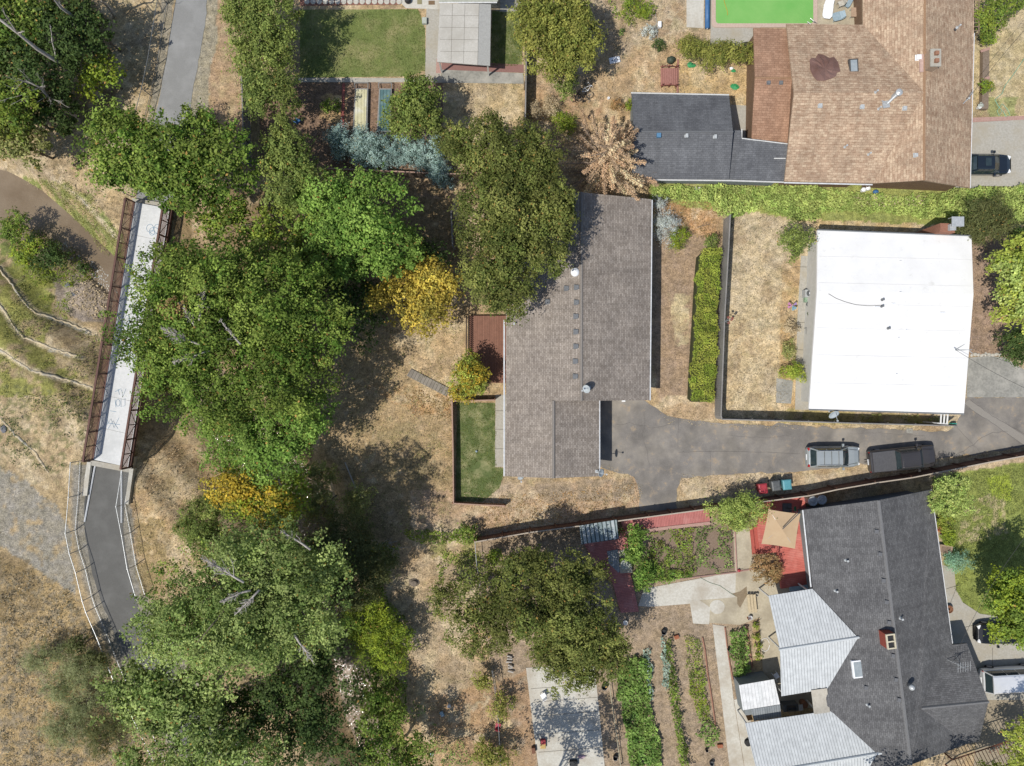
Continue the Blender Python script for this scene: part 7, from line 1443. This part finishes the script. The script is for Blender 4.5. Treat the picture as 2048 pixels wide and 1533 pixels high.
for (x0, y0), (x1, y1), n_ in (((374, 838), (425, 875), 9), ((355, 868), (400, 915), 8), ((342, 903), (360, 924), 4), ((370, 943), (392, 975), 6), ((342, 983), (355, 1003), 4)):
    for k in range(n_):
        u = (k + .5) / n_; rock(x0 + (x1 - x0) * u + random.uniform(-3, 3), y0 + (y1 - y0) * u + random.uniform(-3, 3), random.uniform(.14, .26), GSTONE, 'dark grey stone in the slanting stone lines below the giant tree', group='slanting lines of stones')
for x, y, s in ((150, 590, .3), (135, 570, .22), (180, 600, .35), (200, 630, .25), (160, 625, .2), (190, 580, .25), (8, 858, .3), (90, 633, .3), (145, 647, .25), (170, 655, .3), (190, 662, .25)):
    rock(x, y, s, GSTONE, {8: 'grey boulder alone at the left edge of the dry slope', 90: 'grey boulder where the upper pale ledge bends'}.get(x, 'grey boulder on the gravel bar beside the creek' if y < 640 else 'grey boulder in the pale ledge just below the gravel bar'), group='boulders near the creek', name='boulder')
p = W(1908, 850, .4); t = thing('utility_box', 'turquoise utility box at the end of the weathered fence', 'utility box', (p.x, p.y, 0)); obj('box', MB().box((p.x, p.y, 0), (.4, .3, .5)), mat('turquoise', A('#3FB5A3'), None, 6, .5), t, bev=.03); obj('lid', MB().box((p.x, p.y, .5), (.26, .18, .03)), mat('turquoise_dark', A('#2B8F80'), None, 6), t)
one('drain_cover', MB().box((*W(1819, 862)[:2], .02), (.55, .4, .014)), CONCG, W(1819, 862), 'square grey drain cover in the driveway near the pickup', 'drain cover')
p = W(1247, 801, .3); one('white_box', MB().box((p.x, p.y, 0), (.3, .25, .4)), WHITE, (p.x, p.y, 0), 'small white box below the eave of the grey roofed house', 'box', bev=.02)
blob('ball', 'small blue toy ball on the shaded green lawn', 'ball', 953, 903, .11, .11, .2, LBLUE, wr=0)
# planter with climbing plants at the top right
t = thing('wooden_planter', 'long narrow wooden planter with two leafy plants at the right of the tan roof', 'planter', W(1970, 160))
obj('box', MB().prism([W(*p, .4) for p in ((1966, 98), (1979, 98), (1977, 218), (1964, 218))], 0, .4), mat('planter_wood', A('#9A8878'), A('#83715f'), 7), t)
for y in (100, 158): obj('cross_board', MB().prism([W(*p, .5) for p in ((1962, y), (1980, y - 6), (1981, y - 1), (1963, y + 5))], .402, .46), PINK, t)
crown('foliage', [(W(1972, 80, .9), (.7, .6, .6)), (W(1970, 172, .8), (.7, .55, .5))], 'crop2', .14, 2.6, .3, parent=t)
pot(1959, 214, .17, .3, WHITE, 'white pot at the lower end of the long wooden planter', 'silver')
one('garden_hose', MB().tube([W(x, y, .05) for x, y in ((2048, 118), (2030, 145), (2010, 172), (2004, 188), (1996, 194), (1990, 200), (1996, 212), (2004, 222), (1998, 232), (1994, 222), (2004, 208), (2014, 218), (2020, 230), (2012, 234), (2006, 222))], .025, 5), mat('mint_hose', A('#8FC9AE'), None, 6), W(2010, 190), 'pale green garden hose looping across the dry grass at the right edge', 'hose')
# front of the dark house
t = thing('brick_planter', 'small brick planter box at the wall of the dark roofed house', 'planter', W(1893, 1098)); p = W(1893, 1100, .5)
obj('box', MB().box((p.x, p.y, 0), (1.1, .75, .45), R(-8)), MATS['tan_brick'], t); obj('soil', MB().box((p.x, p.y, .43), (.85, .5, .03), R(-8)), MATS['bed_soil'], t)
pot(1898, 1219, .32, .35, mat('brown_urn', A('#9A6A4C'), None, 6), 'large brown urn on the walk at the wall of the dark roofed house')
tree('rose_bush', 'pink-red flowering bush at the wall above the clipped round bush', 'shrub', [(1876, 1054, .7, 8, 9, .4)], 'red', leaf=.1, lai=3, cr=.2, nl=4)
# garden things in the lower middle
def bucket(px, py, r, m, lb, z=.02): p = W(px, py, .3); t = thing('bucket', lb, 'bucket', (p.x, p.y, z)); obj('shell', MB().lathe((p.x, p.y, z), [(r * .8, 0), (r, .32), (r * .93, .32), (r * .75, .05)], 18), m, t); obj('handle', MB().tube([(p.x - r, p.y, z + .3), (p.x - r * .6, p.y - r * .9, z + .31), (p.x + r * .6, p.y - r * .9, z + .31), (p.x + r, p.y, z + .3)], .012, 5), METAL, t)
bucket(1328, 1265, .24, BLACK, 'black bucket at the head of the cabbage rows'); bucket(1209, 1375, .26, BLACK, 'round black tub beside the concrete slab'); bucket(1231, 1517, .22, BLACK, 'black bucket at the bottom end of the squash bed'); bucket(1251, 1246, .2, WHITE, 'white bucket at the edge of the oak shade'); bucket(1501, 1236, .17, WHITE, 'white round pot at the wooden bench end'); bucket(1424, 1528, .2, DGREY, 'grey bucket at the bottom edge beside the pale path'); bucket(1458, 1300, .13, BLACK, 'small black pot at the left edge of the bean bed'); bucket(1414, 1502, .13, BLACK, 'small dark pot below the leafy patch'); bucket(898, 1413, .15, WHITE, 'small white bucket on the dry slope'); bucket(1498, 1238, .12, TERRA, 'small brown pot beside the white round pot'); bucket(1514, 1190, .14, STONE, 'cream pot beside the brown bush at the red deck')
p = W(1353, 1274, .1); one('clay_box', MB().box((p.x, p.y, 0), (.4, .32, .25), R(20)), TERRA, (p.x, p.y, 0), 'small terracotta box at the head of the dark crop row', 'box', bev=.02)
p = W(1440, 1492, .1); one('clay_box', MB().box((p.x, p.y, 0), (.45, .3, .22), R(5)), TERRA, (p.x, p.y, 0), 'terracotta trough at the bottom end of the brick edging', 'trough', bev=.02)
t = thing('wooden_bench', 'pale wooden bench on the concrete patio', 'bench', W(1503, 1207)); mb = MB()
for k in range(3): mb.prism([W(*p, .45) for p in ((1494 + k * 6, 1190), (1499 + k * 6, 1189), (1502.5 + k * 6, 1225), (1497.5 + k * 6, 1226))], .42, .46)
obj('seat', mb, PALEWOOD, t)
for x, y in ((1497, 1192), (1509, 1191), (1501, 1223), (1513, 1222)): p = W(x, y, .3); obj('leg', MB().box((p.x, p.y, 0), (.07, .07, .42)), BARKD, t)
for pts, lb in ((((1405, 1275), (1410, 1300), (1416, 1350), (1424, 1400), (1431, 1450)), 'long reddish edging board right of the pepper row'), (((1450, 1255), (1454, 1290), (1460, 1330), (1466, 1360)), 'short edging board left of the bean bed'), (((1494, 1250), (1499, 1290), (1505, 1335)), 'brick red edging right of the bean bed'), (((1212, 1160), (1260, 1150)), 'short edging board at the dark red deck'), (((1470, 1062), (1474, 1145)), 'pink edging right of the flower garden'), (((1292, 1165), (1380, 1156), (1470, 1145), (1560, 1128)), 'pink edging along the lower side of the flower garden')):
    one('edging_board', MB().tube([W(x, y, .08) for x, y in pts], .07, 4), PINK if 'pink' in lb else mat('edging_red', A('#B07F6A'), None, 6), W(*pts[0]), lb, 'edging')
p = W(1250, 1128, .7); t = thing('round_table', 'round pale wire table on the dark red deck', 'table', (p.x, p.y, .34)); obj('table_top', MB().lathe((p.x, p.y, .95), [(.4, 0), (.42, .02), (.40, .04)], 20), mat('wire_table', A('#B9BEB6'), None, 6), t); obj('table_leg', MB().lathe((p.x, p.y, .34), [(.25, 0), (.05, .05), (.04, .61)], 10), METAL, t)
pot(1241, 1118, .16, .3, TERRA, 'leafy pot on the step of the dark red deck', 'crop', z=.34)
t = thing('watering_can', 'small red watering can on the edge of the garden path', 'watering can', W(1478, 1142)); p = W(1478, 1142, .2); obj('can', MB().lathe((p.x, p.y, .02), [(.12, 0), (.12, .22), (.06, .25)], 12), RED, t); obj('spout', MB().tube([(p.x, p.y, .06), (p.x + .3, p.y + .08, .28)], .02, 6), RED, t)
# slab toys
t = thing('ride_on_toy', 'red and yellow ride-on toy on the concrete slab', 'toy car', W(1086, 1489)); p = W(1086, 1489, .3)
obj('body', MB().box((p.x, p.y - .15, .08), (.5, .5, .25)), mat('toy_yellow', A('#D9B56A'), None, 5, .4), t, bev=.06); obj('hood', MB().box((p.x, p.y + .22, .1), (.45, .4, .32)), RED, t, bev=.07)
for sx in (-1, 1):
    for y in (-.25, .2): obj('wheel', MB().tube([(p.x + sx * .2, p.y + y, .08), (p.x + sx * .26, p.y + y, .08)], .09, 12), RUB, t)
blob('cushion', 'pinkish cushion on the concrete slab near the bottom edge', 'cushion', 1163, 1514, .35, .18, .1, mat('pink_cloth', A('#C9A9B8'), None, 5), R(5)); p = W(1147, 1527, .2); one('black_crate', MB().box((p.x, p.y, .03), (.7, .5, .35), R(2)), BLACK, (p.x, p.y, 0), 'black crate at the bottom edge of the concrete slab', 'crate', bev=.02)
p = W(1067, 1500, .2); one('wooden_stool', MB().box((p.x, p.y, .0), (.3, .5, .4), R(5)), mat('stool_brown', A('#8a5f48'), None, 6), (p.x, p.y, 0), 'brown wooden stool at the left edge of the slab', 'stool', bev=.02)
# stump, logs, litter
p = W(828, 1166, .1); one('tree_stump', MB().lathe((p.x, p.y, 0), [(.42, 0), (.25, .12), (.22, .28), (.1, .3)], 11, 1.2, .9), BARK, (p.x, p.y, 0), 'grey tree stump on the dry slope', 'stump')
for k in range(6): a = W(1014 + random.uniform(-2, 2), 1312 + k * 6, .15 + .05 * (k % 2)); one('firewood_log', MB().tube([a, a + Vector((random.uniform(.35, .55), random.uniform(-.2, .05), .02))], .08, 9), PALEBARK, a, 'pale log, ' + ORD[k] + ' from the top of the small pile left of the oak', 'log', 'pile of pale logs')
p = W(884, 1428, .1); one('blue_box', MB().box((p.x, p.y, 0), (.3, .45, .2), R(25)), LBLUE, (p.x, p.y, 0), 'pale blue box in tree shade on the dry slope', 'box', bev=.02); p = W(914, 1433, .1); one('wood_block', MB().box((p.x, p.y, 0), (.2, .3, .15), R(30)), PALEWOOD, (p.x, p.y, 0), 'small wooden block near the pale blue box', 'block'); p = W(863, 1509, .1); one('blue_box', MB().box((p.x, p.y, 0), (.28, .3, .2), R(-30)), LBLUE, (p.x, p.y, 0), 'small pale box near the bottom edge in the shade', 'box', bev=.02)
m_ = MB(); twigs(m_, W(750, 1090, .3), W(795, 1083, .3), 8, .05); one('fallen_branch', m_, PALEBARK, W(770, 1090), 'fallen bare branch at the end of the fence growth', 'branch')
m_ = MB(); twigs(m_, W(748, 1100, .4), W(820, 1095, .3), 6, .05); one('fallen_branch', m_, PALEBARK, W(780, 1100), 'long grey fallen branch below the other bare branch', 'branch')
m_ = MB(); m_.tube([W(690, 925, .1), W(700, 950, .15), W(712, 978, .1)], .06, 6); one('fallen_log', m_, PALEBARK, W(700, 950), 'thin grey log lying in the shaded yard', 'log')
for a, b, lb in (((1300, 400), (1360, 398), 'bare twig lying on leaves above the silvery shrub'), ((1395, 455), (1420, 448), 'short dark twig lying on the orange leaves')):
    m_ = MB(); twigs(m_, W(*a, .1), W(*b, .15), 6, .03); one('fallen_branch', m_, BARK, W(*a), lb, 'branch')
# patio between the metal roofs
t = thing('gas_grill', 'dark grill in the gap between the two metal patio roofs', 'barbecue', W(1585, 1418)); p = W(1583, 1418, .9); obj('cabinet', MB().box((p.x, p.y, 0), (1.3, .6, .8), R(5)), DGREY, t, bev=.02); obj('lid', MB().tube([(p.x - .35, p.y, .85), (p.x + .35, p.y, .85)], .25, 14), BLACK, t); obj('side_shelf', MB().box((p.x + .85, p.y + .05, .78), (.35, .5, .04), R(5)), METAL, t)
p = W(1611, 1412, .8); one('brown_pot', MB().lathe((p.x, p.y, 0), [(.25, 0), (.3, .5), (.28, .7), (.2, .7)], 14), mat('brown_urn', (.3, .15, .08)), (p.x, p.y, 0), 'tall brown pot beside the dark grill', 'pot')
t = thing('hose_reel', 'black hose reel beside the lower metal patio roof', 'hose reel', W(1497, 1488)); p = W(1497, 1488, .4)
for dz in (0, .2): obj('reel_disc', MB().lathe((p.x, p.y, .1 + dz), [(.28, 0), (.28, .04), (.08, .05)], 20), BLACK, t)
obj('coil', MB().lathe((p.x, p.y, .14), [(.2, 0), (.22, .08), (.2, .16)], 18), DGREY, t)
p = W(1486, 1412, .6); one('plank', MB().slab([W(1476, 1402, .1), W(1479, 1400, .1), W(1486, 1413, .9), (W(1483, 1415, .9))], .04), mat('rust_plank', A('#A5714C'), None, 6), (p.x, p.y, 0), 'brown board leaning against the garden shed', 'board')
p = W(1499, 1430, .6); one('plank', MB().slab([W(1488, 1424, .1), W(1500, 1421, .1), W(1506, 1440, 1.2), W(1496, 1442, 1.2)], .04), mat('tan_plank', A('#B98A58'), None, 6), (p.x, p.y, 0), 'wide tan board leaning at the corner of the lower metal roof', 'board')
one('white_bench', MB().box((*W(1600, 1180, .5)[:2], .45), (1.7, .7, .06), R(8)).box((W(1600, 1180, .5).x - .7, W(1600, 1180, .5).y - .1, 0), (.1, .5, .45), R(8)).box((W(1600, 1180, .5).x + .7, W(1600, 1180, .5).y + .1, 0), (.1, .5, .45), R(8)), LBLUE, W(1600, 1180), 'pale table in the shade between red deck and metal roof', 'table')
one('garden_hose', MB().tube([W(x, y, .05) for x, y in ((1397, 1154), (1420, 1166), (1440, 1172), (1460, 1186), (1470, 1192))], .018, 5), mat('green_hose', A('#7F9A80'), None, 6), W(1430, 1168), 'thin green hose curving across the beige patio', 'hose')
one('garden_hose', MB().tube([W(1530 + 9 * math.cos(a), 1290 + 13 * math.sin(a), .05) for a in np.linspace(0, 6.0, 20)], .02, 5), WHITE, W(1530, 1290), 'white hose loop beside the upper metal patio roof', 'hose')
# service cables
for a, b, lb in ((W(1911, 700, 4.0), W(2100, 800, 7), 'thin black service cable running off the white roofed house'), (W(1906, 1322, 5.0), W(2060, 1060, 8.5), 'thin black service cable rising from the dark roofed house'), (W(1938, 196, 4.3), W(2120, -20, 8), 'thin black service cable rising from the brown roofed house')):
    one('service_cable', MB().tube([a.lerp(b, i / 8) - Vector((0, 0, .5 * math.sin(math.pi * i / 8))) for i in range(9)], .015, 4), BLACK, a, lb, 'cable')

bucket(1727, 380, .2, WHITE, 'left white bucket behind the brown roofed house above the ivy'); bucket(1736, 377, .2, WHITE, 'right white bucket behind the brown roofed house above the ivy')
blob('wash_tub', 'blue tub behind the brown roofed house above the ivy', 'tub', 1752, 384, .26, .2, .3, BLUE, wr=.02)
p = W(1398, 377, .3); one('paving_slab', MB().box((p.x, p.y, .03), (.7, .35, .06)), CONCW, (p.x, p.y, 0), 'white slab between the slate roofed building and the ivy', 'slab')
blob('dome_planter', 'dark dome shaped planter at the corner of the pool patio', 'planter', 1718, 42, .3, .35, .5, BLACK, wr=.02)
